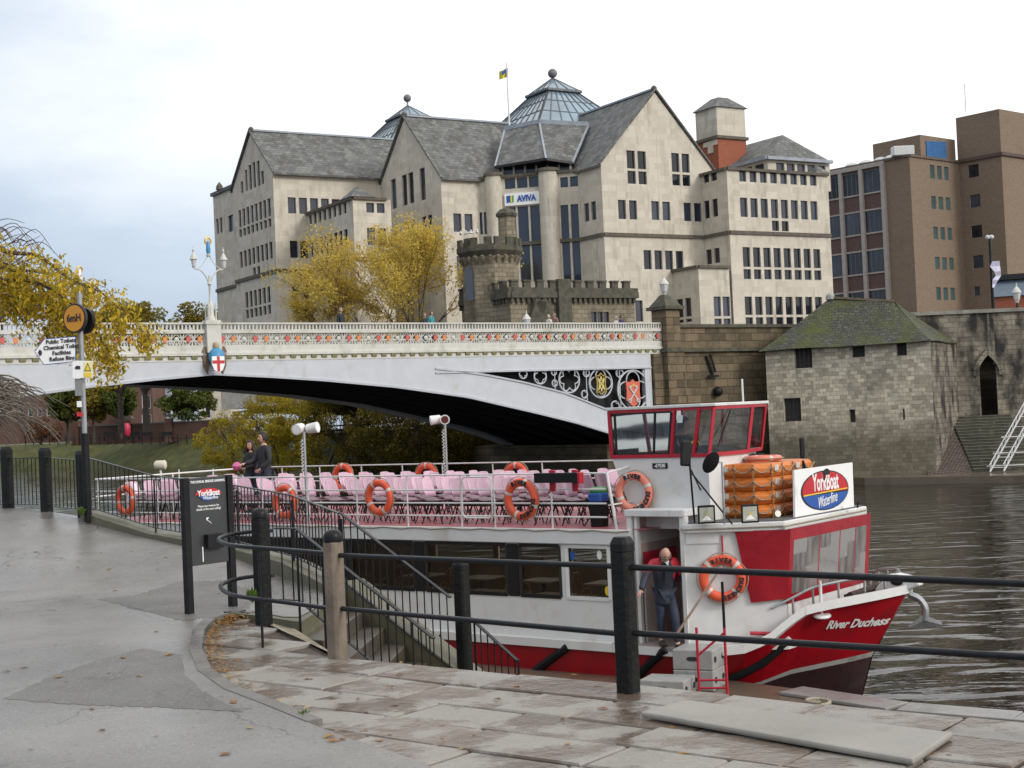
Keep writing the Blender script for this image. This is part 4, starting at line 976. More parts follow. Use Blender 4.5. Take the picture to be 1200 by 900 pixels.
for sd in (-1, 1):
    for a, b in zip(US, US[1:]):
        kz = Vector((0, 0, -.6))
        und.quad(hp(a, 0, sd) + kz, hp(b, 0, sd) + kz, hp(b, fb1(b), sd), hp(a, fb1(a), sd))
        lin_.quad(hp(a, fb1(a), sd), hp(b, fb1(b), sd), hp(b, fb2(b), sd), hp(a, fb2(a), sd))
        n = 5
        for k in range(n):
            fa0, fa1 = fb2(a) + (1 - fb2(a)) * k / n, fb2(a) + (1 - fb2(a)) * (k + 1) / n; fb0, fb1_ = fb2(b) + (1 - fb2(b)) * k / n, fb2(b) + (1 - fb2(b)) * (k + 1) / n
            red_.quad(hp(a, fa0, sd), hp(b, fb0, sd), hp(b, fb1_, sd), hp(a, fa1, sd))
red_.quad(hp(-12.6, 1, -1), hp(-12.6, 1, 1), hp(-12.6, 0, 1), hp(-12.6, 0, -1))
hull = bw(red_, 'hull', M['red'], smooth=True)
bw(und, 'underbody', M['underbody'], hull, smooth=True); bw(lin_, 'boot_line', pm('boot_line_grey', (.42, .41, .39), .5, .1, 3., dirt=(.2, .17, .13), dscale=2.), hull, smooth=True)
mb = MB()
for sd in (-1, 1):
    for a, b in zip(US, US[1:]):
        q = [hp(a, 1, sd, .05) - Z * .10, hp(b, 1, sd, .05) - Z * .10, hp(b, 1, sd, -.10) - Z * .10, hp(a, 1, sd, -.10) - Z * .10]
        mb.hexa(q + [p + Z * .14 for p in q])
bw(mb, 'gunwale', M['white'])
mb = MB()
for a, b in zip(US, US[1:]):
    za, zb = min(lin(SH, a), 1.0) - .03, min(lin(SH, b), 1.0) - .03
    mb.quad(*[Vector((p.x, p.y, z + P0.z)) for p, z in ((hp(a, za / lin(SH, a), -1, -.03), za), (hp(b, zb / lin(SH, b), -1, -.03), zb), (hp(b, zb / lin(SH, b), 1, -.03), zb), (hp(a, za / lin(SH, a), 1, -.03), za))])
bw(mb, 'lower_deck', M['deck_pink'])
# stem head with fairlead, anchor
mb = MB(); hd_ = [(5.55, 1.70), (5.86, 2.02), (6.02, 2.04), (6.36, 1.98), (6.40, 1.86), (6.2, 1.78)]
mb.prism([B(u, CV - .10, z) for u, z in hd_], BV * .20); bw(mb, 'stem_head', M['white'], bevel=.03)
bw(MB().prism([B(6.02 + .11 * math.cos(a), CV - .115, 1.92 + .065 * math.sin(a)) for a in [2 * PI * k / 16 for k in range(16)]], BV * .01), 'fairlead', M['black'])
mb = MB(); mb.tube(smoothc([B(6.16, CV + .03, 1.70), B(6.30, CV + .1, 1.62), B(6.38, CV + .14, 1.46), B(6.36, CV + .14, 1.28)], 4), .055, 8)
mb.hexa([B(u, v, z) for u, v, z in ((6.14, CV + .0, 1.16), (6.36, CV + .1, 1.28), (6.58, CV + .3, 1.19), (6.36, CV + .16, 1.14))] + [B(u, v, z + .05) for u, v, z in ((6.14, CV + .0, 1.16), (6.36, CV + .1, 1.32), (6.58, CV + .3, 1.19), (6.36, CV + .16, 1.18))]); bw(mb, 'anchor', M['steel'])
# black diagonal rubbing strips on the red side
def hull_px(px, py, out=0.):
    u = lin([(577, -.7), (720, 1.9), (850, 4.0), (925, 5.0), (1050, 6.1)], px)
    for _ in range(14):
        f = .5
        for _k in range(18):
            p = hp(u, f, -1, out); f = max(0, min(1.05, f + (proj(p)[1] - py) * .006))
        p = hp(u, f, -1, out); u += (px - proj(p)[0]) * .008
        u = max(-12, min(6.18, u))
    return u, f
def strip(x0, y0, x1, y1):
    (u0, f0), (u1, f1) = hull_px(x0, y0), hull_px(x1, y1); n = 6
    pts = [hp(u0 + (u1 - u0) * k / n, f0 + (f1 - f0) * k / n, -1, .02) for k in range(n + 1)]
    mb = MB(); mb.tube(pts, .075, 8); bw(mb, 'rubbing_strip', M['black_matt'], smooth=True)
strip(628, 786, 667, 757); strip(750, 790, 782, 760); strip(848, 797, 922, 752); strip(480, 775, 520, 746)
# name on the bow
def hull_text(body, x0, x1, yb, size):
    pts = []
    (ua, fa), (ub, fb) = hull_px(x0, yb[0]), hull_px(x1, yb[1])
    a, b = hp(ua, fa, -1, .012), hp(ub, fb, -1, .012); r = (b - a)
    nrm = (hp(ub, fb, -1) - hp(ua, fa, -1)).cross(hp((ua + ub) / 2, fa + .1, -1) - hp((ua + ub) / 2, fa - .1, -1)).normalized()
    up = nrm.cross(r.normalized()); 
    if up.z < 0: up = -up
    mid_ = hp((ua + ub) / 2, (fa + fb) / 2, -1, .02)
    o = text(body, size, mid_, r, up, M['text_white'], 'name_lettering', boat, rel=bw.o, shear=.22, bold=.006, extrude=.006)
    W_ = max(v.co.dot(r.normalized()) for v in o.data.vertices) - min(v.co.dot(r.normalized()) for v in o.data.vertices)
    k = r.length / W_; c = mid_ - bw.o
    # wrap to the flare of the bow
    for v in o.data.vertices:
        q = v.co - c; s_ = q.dot(r.normalized()) * k; h_ = q.dot(up.normalized()) * k; t = .5 + s_ / r.length
        u = ua + (ub - ua) * t; f = fa + (fb - fa) * t
        base = hp(u, f + h_ / lin(SH, u), -1, .010 + max(0, q.dot(r.normalized().cross(up.normalized()))))
        v.co = base - bw.o
hull_text('River Duchess', 969, 1043, (733, 727), .2)

# ---- main cabin
DZ = 2.88          # top deck
ZB = .96
near = Facade(B(0, 0, 0), BU)
def bu(px): return bl(px, 660)[0]
wins = [(609, 656), (499, 594), (410, 485), (335, 396), (262, 320), (195, 250), (140, 185)]
for x0, x1 in wins: near.rects(bu(x0), bu(x1), 1.72, 2.60, 1)
near.rects(bu(664), bu(713), 1.72, 2.60, 1)
mbw = MB(); UL, UR = -12.1, bu(741)
near.wall(mbw, [(UL, ZB), (UR, ZB), (UR, DZ), (UL, DZ)], .06)
cab = bw(mbw, 'cabin_side', M['white'])
def cabwin(mb, name, mat, parent=None, **k): return bw(mb, name, mat, parent, **k)
for g in near.groups:
    white = g is near.groups[-1]
    a0, a1, z0, z1 = g[0]
    mb = MB(); mb.quad(near.w(a0, z0, -.045), near.w(a1, z0, -.045), near.w(a1, z1, -.045), near.w(a0, z1, -.045))
    wn = bw(mb, 'window', M['clear'], recalc=False)
    fb = MB(); fw = .055
    for (A_, B_) in (((a0, z0), (a1, z0)), ((a1, z0), (a1, z1)), ((a1, z1), (a0, z1)), ((a0, z1), (a0, z0))): fb.bar(near.w(*A_, -.01), near.w(*B_, -.01), fw, .06)
    bw(fb, 'frame', M['white'] if white else M['frame_black'], wn)
gs = sorted([g[0] for g in near.groups[:-1]])      # black pillars of the window band
for g0, g1 in zip(gs, gs[1:]): mb = BB(); mb.bx(g0[1] + .028, g1[0] - .028, -.018, .001, 1.70, 2.62); bw(mb, 'window_pillar', M['frame_black'])
for k, (du, dz, cm) in enumerate(((.06, .72, M['text_blue']), (.75, .14, M['yellow']), (.62, .74, M['white_bright']))):
    a0 = near.groups[-1][0][0]
    bw(MB().prism([near.w(a0 + du + .04 + .05 * math.cos(t), 1.72 + dz + .08 * math.sin(t), -.04) for t in [2 * PI * i / 14 for i in range(14)]], near.n * .003), 'window_sticker', cm)
for px in (668, 690): # hinges of the white window
    pass
far = Facade(B(0, 4.5, 0), -BU); far.d = -BU; far.n = BV.copy()
for x0, x1 in wins[:6]: far.rects(-bu(x1) - .3, -bu(x0) - .1, 1.72, 2.62, 1)
far.rects(-1.9, -1.05, 1.72, 2.62, 1); far.rects(-3.4, -2.5, 1.6, 2.62, 1)
mb = MB(); far.wall(mb, [(-3.45, ZB), (-UL, ZB), (-UL, DZ), (-3.45, DZ)], .06); bw(mb, 'cabin_far_side', pm('cabin_interior', (.50, .36, .23), .6, .1))
fg = MB()
for g in far.groups:
    a0, a1, z0, z1 = g[0]; fg = MB(); fg.quad(far.w(a0, z0, -.03), far.w(a1, z0, -.03), far.w(a1, z1, -.03), far.w(a0, z1, -.03)); bw(fg, 'far_window', M['clear'], recalc=False)
mb = BB(); mb.bx(UL, 3.3, .06, 4.44, .70, .78); bw(mb, 'cabin_floor', pm('cabin_carpet', (.30, .19, .13), .9, .2))
mb = BB(); mb.bx(UL, UL + .08, .02, 4.48, ZB, DZ); bw(mb, 'stern_bulkhead', M['white'])
mb = BB(); mb.bx(UL - .1, UR + .02, -.06, 4.56, DZ - .24, DZ + .02); bw(mb, 'deck_edge', M['white'], bevel=.015)
mb = BB(); mb.bx(UL - .02, UR + .3, .01, 4.49, DZ + .021, DZ + .03); bw(mb, 'top_deck', M['deck_pink'])
mb = BB(); mb.pth([(UL + (UR - UL) * k / 60, -.07, DZ - .01 + .015 * math.sin(k * 1.9)) for k in range(61)], .012, 5); bw(mb, 'edge_rope', M['rope'], smooth=True)
mb = BB(); mb.bx(UL + .06, UR - .1, -.14, .0, ZB - .02, ZB + .05); bw(mb, 'side_ledge', M['white'])
# ---- rails of the top deck
RT = 3.84
def railset(v, u0, u1, posts, name, rails, top=RT):
    for u in posts: mb = BB(); mb.pth([(u, v, DZ), (u, v, top)], .017, 6); bw(mb, 'guard_rail_post', M['white'], smooth=True)
    for z in rails: mb = BB(); mb.pth([(u0, v, z), (u1, v, z)], .017, 6); bw(mb, name, M['white'], smooth=True)
ps = [bl(x, 600)[0] for x in (116, 150, 185, 222, 262, 308, 362, 419, 478, 541, 580, 647)]
u_end = bl(711, 600)[0]
railset(0, UL, u_end, ps, 'near_guard_rail', (RT, 3.57, 3.33, 3.10))
mb = BB(); e0 = bl(711, 553)[0]; e1 = bl(723, 617)[0]
mb.pth([(e0, 0, RT), (e1, .0, DZ)], .025, 8); mb.pth([(e0, 0, RT), (2.2, .9, 4.0)], .017, 6); mb.pth([(e1 - .15, 0, 3.3), (2.3, .9, 3.36)], .015, 6); bw(mb, 'rail_end_post', M['white'], smooth=True)
fps = [hit(x, 560, B(0, 4.5, 0), BV) for x in (210, 250, 290, 331, 375, 424, 472, 519, 578, 636)]
railset(4.5, UL, 1.4, [(p - P0).dot(BU) for p in fps], 'far_guard_rail', (RT + .02, 3.5))
mb = BB(); mb.pth([(UL, 0, RT), (UL, 4.5, RT)], .02); mb.pth([(UL, 0, 3.45), (UL, 4.5, 3.45)], .017); mb.pth([(UL, 2.2, DZ), (UL, 2.2, RT)], .02); bw(mb, 'stern_rail', M['white'], smooth=True)
mb = BB(); g0, g1 = bl(542, 590)[0], bl(579, 590)[0]; cr = .1
gp = [(g0 + .02, 0, 3.08 + cr), (g0 + .02, 0, 3.8 - cr), (g0 + .05, 0, 3.78), (g0 + cr, 0, 3.8), (g1 - cr, 0, 3.8), (g1 - .04, 0, 3.78), (g1 - .02, 0, 3.8 - cr), (g1 - .02, 0, 3.08 + cr), (g1 - .04, 0, 3.1), (g1 - cr, 0, 3.07), (g0 + cr, 0, 3.07), (g0 + .05, 0, 3.1)]
mb.tube([B(u, v - .03, z) for u, v, z in gp], .015, 6, closed=True); bw(mb, 'rail_gate', M['white'], smooth=True)
mb = BB(); lb0, lb1 = bl(627, 560, -.1)[0], bl(678, 560, -.1)[0]; zl = bl(650, 560, -.1)[1]
mb.bx(lb0, lb1, -.14, -.04, zl - .085, zl + .085); lbo = bw(mb, 'light_bar', M['black_matt'], bevel=.01)
mb = BB(); mb.bx(lb1 + .002, lb1 + .06, -.15, -.03, zl - .10, zl + .09); bw(mb, 'light_bar_end', M['red_frame'], lbo, bevel=.012)
for u in (lb0 + (lb1 - lb0) * .33, lb0 + (lb1 - lb0) * .85): mb = BB(); mb.bx(u - .06, u + .06, -.03, .02, zl - .24, zl + .13); bw(mb, 'light_bar_bracket', M['red_frame'], lbo, bevel=.012)
# ---- porch
pu0, pu1 = bl(739, 700)[0], bl(805, 700)[0]
mb = BB(); mb.bx(pu0 - .02, pu1 + .02, -.05, 1.0, 3.12, 3.23); bw(mb, 'porch_roof', M['white'], bevel=.01)
mb = BB(); mb.bx(pu0 + .0, pu0 + .09, -.02, .12, ZB, 3.12); bw(mb, 'porch_post', M['white'], bevel=.006)
mb = BB(); mb.bx(pu0 + .12, pu0 + .18, .02, .10, ZB, 3.12); bw(mb, 'porch_jamb', M['white'])
mb = BB(); mb.bx(pu1 - .07, pu1 + .01, -.02, .14, ZB, 3.12); bw(mb, 'porch_post', M['white'], bevel=.006)
porchm = pm('porch_panel', (.42, .33, .31), .5, .1)
mb = BB(); mb.bx(pu0 + .02, pu0 + .08, .14, 1.45, ZB, 3.12); bw(mb, 'porch_side', porchm)
mb = BB(); mb.bx(pu0, pu0 + .42, 1.45, 1.5, ZB, 3.12); mb.bx(pu1 - .22, pu1, 1.45, 1.5, ZB, 3.12); mb.bx(pu0 + .42, pu1 - .22, 1.45, 1.5, ZB, 1.85); mb.bx(pu0 + .42, pu1 - .22, 1.45, 1.5, 2.75, 3.12); bw(mb, 'porch_back', porchm)
mb = BB(); mb.bx(pu0 + .16, pu0 + .2, .15, .75, 1.0, 2.2); bw(mb, 'porch_door', pm('pale_door', (.50, .42, .40), .5, .08), bevel=.01)
mb = BB(); mb.bx(pu0 + .10, pu0 + .13, .3, 1.3, 1.9, 2.5); bw(mb, 'maroon_panel', M['red_frame'])
mb = BB(); mb.bx(pu1 - .2, pu1 - .08, .25, .75, 1.0, 1.75); bw(mb, 'wooden_locker', pm('tan_wood', (.42, .22, .08), .5, .2, 6.))
mb = BB(); mb.bx(pu0 - .3, pu1 + .35, -.16, .6, ZB + .0, ZB + .07); bw(mb, 'door_sill', pm('grey_sill', (.30, .25, .25), .4, .15, 6.))
# ---- forward cabin, narrowing to the bow
u3 = pu1 + .01; FU = 4.76; FVa, FVb = .76, 3.74
fdir = (B(FU, FVa, 0) - B(u3, 0, 0)); fw_ = Facade(B(u3, 0, 0), fdir); flen = fdir.length
mb = MB(); mb.quad(fw_.w(0, ZB), fw_.w(flen, ZB), fw_.w(flen, 2.94), fw_.w(0, 2.94))
mb.quad(B(FU, FVa, ZB), B(FU, FVb, ZB), B(FU, FVb, 1.75), B(FU, FVa, 1.75)); mb.quad(B(FU, FVb, ZB), B(u3, 4.5, ZB), B(u3, 4.5, 2.94), B(FU, FVb, 2.94))
mb.quad(B(u3, 0, ZB), B(u3, 4.5, ZB), B(u3, 4.5, 2.94), B(u3, 0, 2.94))
bw(mb, 'forward_cabin', M['white'])
mb = BB(); mb.pl([(u3 - .02, -.05), (u3 + .1, -.06), (FU + .06, FVa - .05), (FU + .06, FVb + .05), (u3, 4.56), (u3 - .02, 4.56)], 2.86, 3.0); bw(mb, 'forward_roof', M['white'], bevel=.03)
mb = BB(); mb.pl([(u3 + .05, .02), (FU, FVa), (FU, FVb), (u3 + .05, 4.45)], 3.002, 3.02); bw(mb, 'roof_mat', pm('roof_grey', (.10, .10, .10), .7, .2))
mb = BB(); er = [(u3, -.06, 2.93), (u3 + .1, -.07, 2.92), (FU + .05, FVa - .07, 2.93), (FU + .08, FVa, 2.93), (FU + .08, FVb, 2.94)]
mb.tube(smoothc([B(*p) for p in er], 6), .014, 5); bw(mb, 'roof_edge_rope', M['rope'], smooth=True)
mb = MB(); mb.prism([fw_.w(a, z, .02) for a, z in ((.02, 2.68), (.55, 2.68), (.55, 2.86), (.02, 2.86))], fw_.n * -.03); bw(mb, 'ledge_panel', M['white'])
mb = MB(); a_ = fw_.s_at(846, 2.8); mb.bar(fw_.w(a_, 2.50, .02), fw_.w(a_, 2.80, .02), .035, .02); bw(mb, 'buoy_hook', M['red_frame'])
# canopy (red vinyl with clear windows)
cm_ = MB(); ca0 = fw_.s_at(861, 2.9); cb0 = fw_.s_at(880, 1.75)
n = 8
for i in range(n):
    for j in range(6):
        def q(i, j):
            f, g = i / n, j / 6; a = (ca0 + (flen + .02 - ca0) * f) * (1 - g) + (cb0 + (flen + .02 - cb0) * f) * g; z = 2.87 - (2.87 - 1.72 - .05 * f) * g
            return fw_.w(a + .09 * f * (1 - g), z, .045 + .07 * (1 - g) * f + .03 * math.sin(2.2 * g + 1.2 * f) * math.sin(PI * f))
        cm_.quad(q(i, j), q(i, j + 1), q(i + 1, j + 1), q(i + 1, j))
def cq(f, g, o=.05):   # front face, f across the bow, g down
    v = FVa - .04 + (FVb - FVa + .08) * f; zb_ = 1.68 + .0 * f
    return B(FU + o + .13 * (1 - g) - .04 + .004 * math.sin(5 * f + 3 * g), v, 2.88 - (2.88 - zb_) * g)
wf = [(.05, .35), (.362, .60), (.612, .80), (.812, .95)]
fx = [0, .03, .05, .20, .35, .362, .49, .60, .612, .71, .80, .812, .88, .95, 1.0]; gxx = [0, .16, .35, .55, .75, .88, 1.0]
pv = MB()
for f0, f1 in zip(fx, fx[1:]):
    for g0_, g1_ in zip(gxx, gxx[1:]):
        inw =   .16 <= g0_ < .88 and any(a <= f0 and f1 <= b for a, b in wf)
        (pv if inw else cm_).quad(cq(f0, g0_), cq(f0, g1_), cq(f1, g1_), cq(f1, g0_))
can = bw(cm_, 'canopy', M['red_cloth'], smooth=True); bw(pv, 'canopy_window', M['vinyl'], can, smooth=True)
# ---- wheelhouse
WV = .45
tl = bl(714, 484, WV); bl0 = bl(717.5, 538, WV); tr_ = bl(819.7, 479, WV); br0 = bl(813, 534, WV)
zt_, zb_ = 4.86, 4.09
UF = 3.74
def vu(px, py, u): q = hit(px, py, P0 + BU * u, BU) - P0; return q.dot(BV)
v2t, v3t = vu(836.7, 477, UF), vu(881.7, 475, UF); v2b, v3b = vu(831, 531, UF - .08), vu(876, 528, UF - .08)
v4 = 2.85; u4t = bl(896.7, 474, v4)[0]; u4b = bl(891.6, 527, v4)[0]
top = [(tl[0], WV), (tr_[0], WV), (UF, v2t), (UF, v3t), (u4t, v4), (tl[0], v4)]
bot = [(bl0[0], WV), (br0[0], WV), (UF - .08, v2b), (UF - .08, v3b), (u4b, v4), (bl0[0], v4)]
splits = [(0, 1, (0, .735, 1)), (1, 2, (0, 1)), (2, 3, (0, 1)), (3, 4, (0, 1)), (4, 5, (0, .5, 1)), (5, 0, (0, 1))]
def wq(i, j, f, g):
    a = Vector(top[i]).lerp(Vector(top[j]), f); b = Vector(bot[i]).lerp(Vector(bot[j]), f); p = b.lerp(a, g)
    return B(p.x, p.y, zb_ + (zt_ - zb_) * g)
fr = MB(); gl = []
for i, j, fs in splits:
    for f in fs[:-1] if j != 0 else fs[:-1]: fr.bar(wq(i, j, f, 0), wq(i, j, f, 1), .06, .05)
    fr.bar(wq(i, j, 0, 0), wq(i, j, 1, 0), .05, .06); fr.bar(wq(i, j, 0, 1), wq(i, j, 1, 1), .05, .06)
wh = bw(fr, 'wheelhouse_frame', M['red_frame'])
for i, j, fs in splits:
    for f0, f1 in zip(fs, fs[1:]):
        d = .02
        bw(MB().quad(wq(i, j, f0 + d, .03), wq(i, j, f1 - d, .03), wq(i, j, f1 - d, .97), wq(i, j, f0 + d, .97)), 'wheelhouse_window', M['clear2'], wh, recalc=False)
ib = MB()   # inner black sash of the big side window
for (f0, g0_), (f1, g1_) in (((.06, .06), (.70, .06)), ((.70, .06), (.70, .94)), ((.70, .94), (.06, .94)), ((.06, .94), (.06, .06)), ((.52, .06), (.52, .94))): ib.bar(wq(0, 1, f0, g0_), wq(0, 1, f1, g1_), .035, .03)
bw(ib, 'window_sash', M['frame_black'], wh)
bw(MB().prism([wq(0, 1, f, g) + BV * -.012 for f, g in ((.775, .70), (.835, .70), (.835, .86), (.775, .86))], BV * .004), 'window_notice', pm('pale_notice', (.6, .72, .70), .6, .1), wh)
mb = MB()
rt = [B(u + (.05 if u > 3 else -.05), v + (.05 if v > 2 else -.05), zt_ + .02) for u, v in top]; mb.prism(rt, Z * .05); bw(mb, 'wheelhouse_roof', M['white'], bevel=.01)
mb = MB(); ins = [(bot[0][0] - .0, WV), (br0[0] - .0, WV), (UF - .1, v2b + .0), (UF - .1, v3b), (u4b - .1, v4), (bot[0][0], v4)]
lowp = [(pu0 - .1, WV), (pu1 + .1, WV), (UF - .12, v2b + .02), (UF - .12, v3b), (u4b - .12, v4), (pu0 - .1, v4)]
mb.add([B(u, v, DZ) for u, v in lowp] + [B(u, v, zb_ - .03) for u, v in ins], [(k, (k + 1) % 6, 6 + (k + 1) % 6, 6 + k) for k in range(6)] + [tuple(range(6, 12))])
bw(mb, 'wheelhouse_base', M['white'])
mb = MB(); mb.bar(hit(767, 546, B(0, WV - .012, 0), BV) , hit(783, 546, B(0, WV - .012, 0), BV), .1, .01); 
a = bl(765, 546, WV); b_ = bl(782.5, 545, WV)
mb = MB(); mb.prism([B(a[0], WV - .004, a[1] - .045), B(b_[0], WV - .004, a[1] - .045), B(b_[0], WV - .004, a[1] + .045), B(a[0], WV - .004, a[1] + .045)], BV * -.01); bw(mb, 'number_plate', M['black_matt'])
text('-67530', .085, B((a[0] + b_[0]) / 2, WV - .016, a[1]), BU, Z, M['text_white'], parent=boat, rel=bw.o, bold=.002, sx=.9)
mb = BB(); mb.bx(2.9, 3.55, .7, 2.5, 3.8, 4.02); mb.bx(2.6, 3.0, 1.9, 2.6, 3.0, 4.2); bw(mb, 'helm_console', M['black_matt'])
mb = MB(); mb.torus(B(2.86, 1.25, 4.12), .2, .018, BV, (BU * .35 + Z).normalized(), 20, 6); bw(mb, 'steering_wheel', M['yellow'])
mb = MB(); mb.bar(hit(842, 502 + 20, B(UF + .02, 0, 0), BU), hit(856, 481, B(UF + .02, 0, 0), BU), .02, .02); bw(mb, 'wiper', M['frame_black'], wh)
mb = MB(); q = hit(884, 516, B(u4b, v4 - .3, 0), BU); mb.cyl(q - Z * .1, q + Z * .1, .06, n=10); bw(mb, 'extinguisher', M['red_frame'])
mb = MB(); q = hit(871, 474, B(3.0, 2.2, 0), BV); mb.cyl(Vector((q.x, q.y, zt_)), Vector((q.x, q.y, aty(871, 444, q.y).z)), .018, n=6); bw(mb, 'mast', M['white'])
# ---- mirrors, floodlights, sign, bow rails
def rp_(px, py, z=3.02): return hz(px, py, z)
mm = MB(); b0 = rp_(814, 613); t0 = aty(808, 540, b0.y)
mm.cyl(b0, t0, .018, n=6); mm.cyl(aty(810, 551, b0.y), rp_(836, 606), .014, n=6); mm.cyl(aty(811, 555, b0.y), rp_(858, 614), .014, n=6); bw(mm, 'mirror_bracket', M['black'])
mm = MB(); mc = aty(803.5, 531, b0.y); R_ = Matrix.Rotation(.35, 3, 'Z') @ Matrix.Rotation(.08, 3, 'Y'); mm.box(mc, (.19, .07, .42), R_); bw(mm, 'mirror', M['black_matt'], bevel=.035)
mm = MB(); b1 = rp_(849, 614); t1 = aty(846, 542, b1.y); mm.cyl(b1, t1, .018, n=6); mm.cyl(t1, aty(836, 542, b1.y), .012, n=6); bw(mm, 'mirror_bracket', M['steel'])
mm = MB(); mc = aty(833, 542, b1.y); mm.lathe([(.001, -.03), (.07, -.025), (.115, 0), (.1, .03), (.001, .045)], mc, 14, Matrix.Rotation(.5, 3, 'Y') @ Matrix.Rotation(-1.2, 3, 'X') @ Matrix.Diagonal((1, 1.7, 1))); bw(mm, 'mirror', M['black_matt'], smooth=True)
mm = MB(); q = aty(940, 525, 24.2); mm.box(q, (.09, .05, .36), Matrix.Rotation(.3, 3, 'Z')); bw(mm, 'mirror', M['black_matt'], bevel=.03)
mm = MB(); mm.cyl(aty(941, 540, 24.2), aty(948, 562, 24.2), .02); mm.cyl(aty(941, 540, 24.2), aty(941, 600, 24.2), .016); bw(mm, 'mirror_bracket', M['black'])
lampn = Vector((.1, -1, .0)).normalized()
for px, py in ((828.5, 603), (879.5, 602)):
    q = rp_(px, 613.5); q = Vector((q.x, q.y, aty(px, py, q.y).z)); s_ = .145
    rx = Vector((1, .1, 0)).normalized()
    mb = MB(); mb.hexa([q + rx * x + Z * z + lampn * y for z in (-s_, s_) for x, y in ((-s_, .0), (s_, .0), (s_ * .8, -.09), (-s_ * .8, -.09))]); fl = bw(mb, 'floodlight', M['black_matt'], bevel=.01)
    mb = MB(); k = s_ * .78; mb.quad(*[q + rx * x + Z * z + lampn * .006 for x, z in ((-k, -k), (k, -k), (k, k), (-k, k))]); bw(mb, 'lamp_glass', pm('flood_glass', (.42, .43, .36), .15, .2, 6.), fl)
    mb = MB(); mb.add([q + rx * x + Z * z + lampn * .01 for x, z in ((-k * .7, -k * .8), (k * .7, -k * .8), (0, 0))], [(0, 1, 2)]); bw(mb, 'reflector', M['white_bright'], fl)
    mb = MB(); mb.box(q + lampn * .012 - Z * .0, (.03, .01, .03)); bw(mb, 'led', M['yellow'], fl)
for px, py in ((908.5, 603), (1005, 587), (968, 554)):
    q = rp_(px, 606 if px < 1000 else 596); q = Vector((q.x, q.y, aty(px, py, q.y).z)); mb = MB(); mb.cyl(q, q + Vector((.03, -.1, .02)), .03, .055, 12); mb.bar(q - Z * .12, q, .025); bw(mb, 'small_spotlight', M['lamp_glass'] if px < 960 else M['black_matt'], smooth=True)
spu = FU - .02
def su(px, py): return hit(px, py, B(spu, 0, 0), BU)
S = [su(932, 608), su(1001, 597), su(999, 542), su(931, 551)]
mb = MB(); mb.prism(S, BU * -.035); sg = bw(mb, 'name_board', M['white_bright'])
cx = sum(S, Vector()) / 4; ax = (S[1] - S[0]).normalized(); ay = (S[3] - S[0]); ay = (ay - ax * ay.dot(ax)).normalized(); wd_ = (S[1] - S[0]).length; ht = (S[3] - S[0]).length
bn = BU * 1.0; A_ = wd_ * .385; B_ = ht * .40
bw(MB().prism(ellipse(cx + bn * .002, ax, ay, A_ * 1.05, B_ * 1.06, 40), bn * .004), 'oval_border', M['text_black'], sg)
bw(MB().prism(ellipse(cx + bn * .008, ax, ay, A_, B_, 24, -.12, PI + .12), bn * .004), 'oval_red', M['text_red'], sg)
bw(MB().prism(ellipse(cx + bn * .008, ax, ay, A_, B_, 24, PI + .2, 2 * PI - .2), bn * .0045), 'oval_blue', M['text_blue'], sg)
bw(MB().prism([cx + bn * .0135 + ax * x * A_ + ay * y * B_ for x, y in ((-.97, -.20), (.97, -.06), (.97, -.0), (-.97, -.13))], bn * .003), 'oval_stripe', M['yellow'], sg)
text('YorkBoat', .40, cx + bn * .015 + ay * .13, ax, ay, M['text_white'], parent=sg, rel=bw.o, bold=.008, sx=.62)
text('Waterline', .26, cx + bn * .018 - ay * .17 + ax * .03, ax + ay * .12, ay, M['text_white'], parent=sg, rel=bw.o, shear=.4, sx=.7)
# bow rails
mb = BB()
zr = 2.02
bu_pts = [(4.55, .62, 1.62), (4.85, .78, 1.78), (5.1, 1.0, 1.92), (5.4, 1.3, 1.99), (5.7, 1.62, 2.03), (5.9, 1.95, 2.03)]
mb.tube(smoothc([B(*p) for p in bu_pts], 4), .022, 8)
for p in bu_pts[1:]: mb.pth([(p[0], p[1], lin(SH, p[0])), p], .02, 6)
bw(mb, 'bow_rail', M['steel'], smooth=True)
mb = BB(); mb.tube(smoothc([B(p[0], 4.5 - p[1], p[2]) for p in bu_pts], 4), .022, 8)
for p in bu_pts[1:]: mb.pth([(p[0], 4.5 - p[1], lin(SH, p[0])), (p[0], 4.5 - p[1], p[2])], .02, 6)
bw(mb, 'bow_rail', M['steel'], smooth=True)
(ua, fa) = hull_px(964, 721); q = hp(ua, fa, -1, .03)
mb = MB(); mb.lathe([(.12, -.03), (.15, 0), (.12, .03)], q, 14, Matrix.Rotation(.2, 3, 'X')); mb.cyl(q, q + Z * .55, .025, n=8); bw(mb, 'bollard', M['white'], smooth=True)
mb = BB(); mb.bx(5.25, 5.6, 1.8, 2.5, 1.3, 1.72); mb.pth([(5.5, 1.5, 1.75), (5.6, 2.2, 1.8), (5.5, 2.8, 1.75)], .06); bw(mb, 'windlass', pm('rusty_windlass', (.05, .03, .025), .8, .3, 8.))
mb = BB(); mb.pth([(4.3, .35, 1.25), (4.6, .6, 1.22), (4.75, .72, 1.3), (4.82, .85, 1.42)], .03); bw(mb, 'pipe', M['red_frame'], smooth=True)

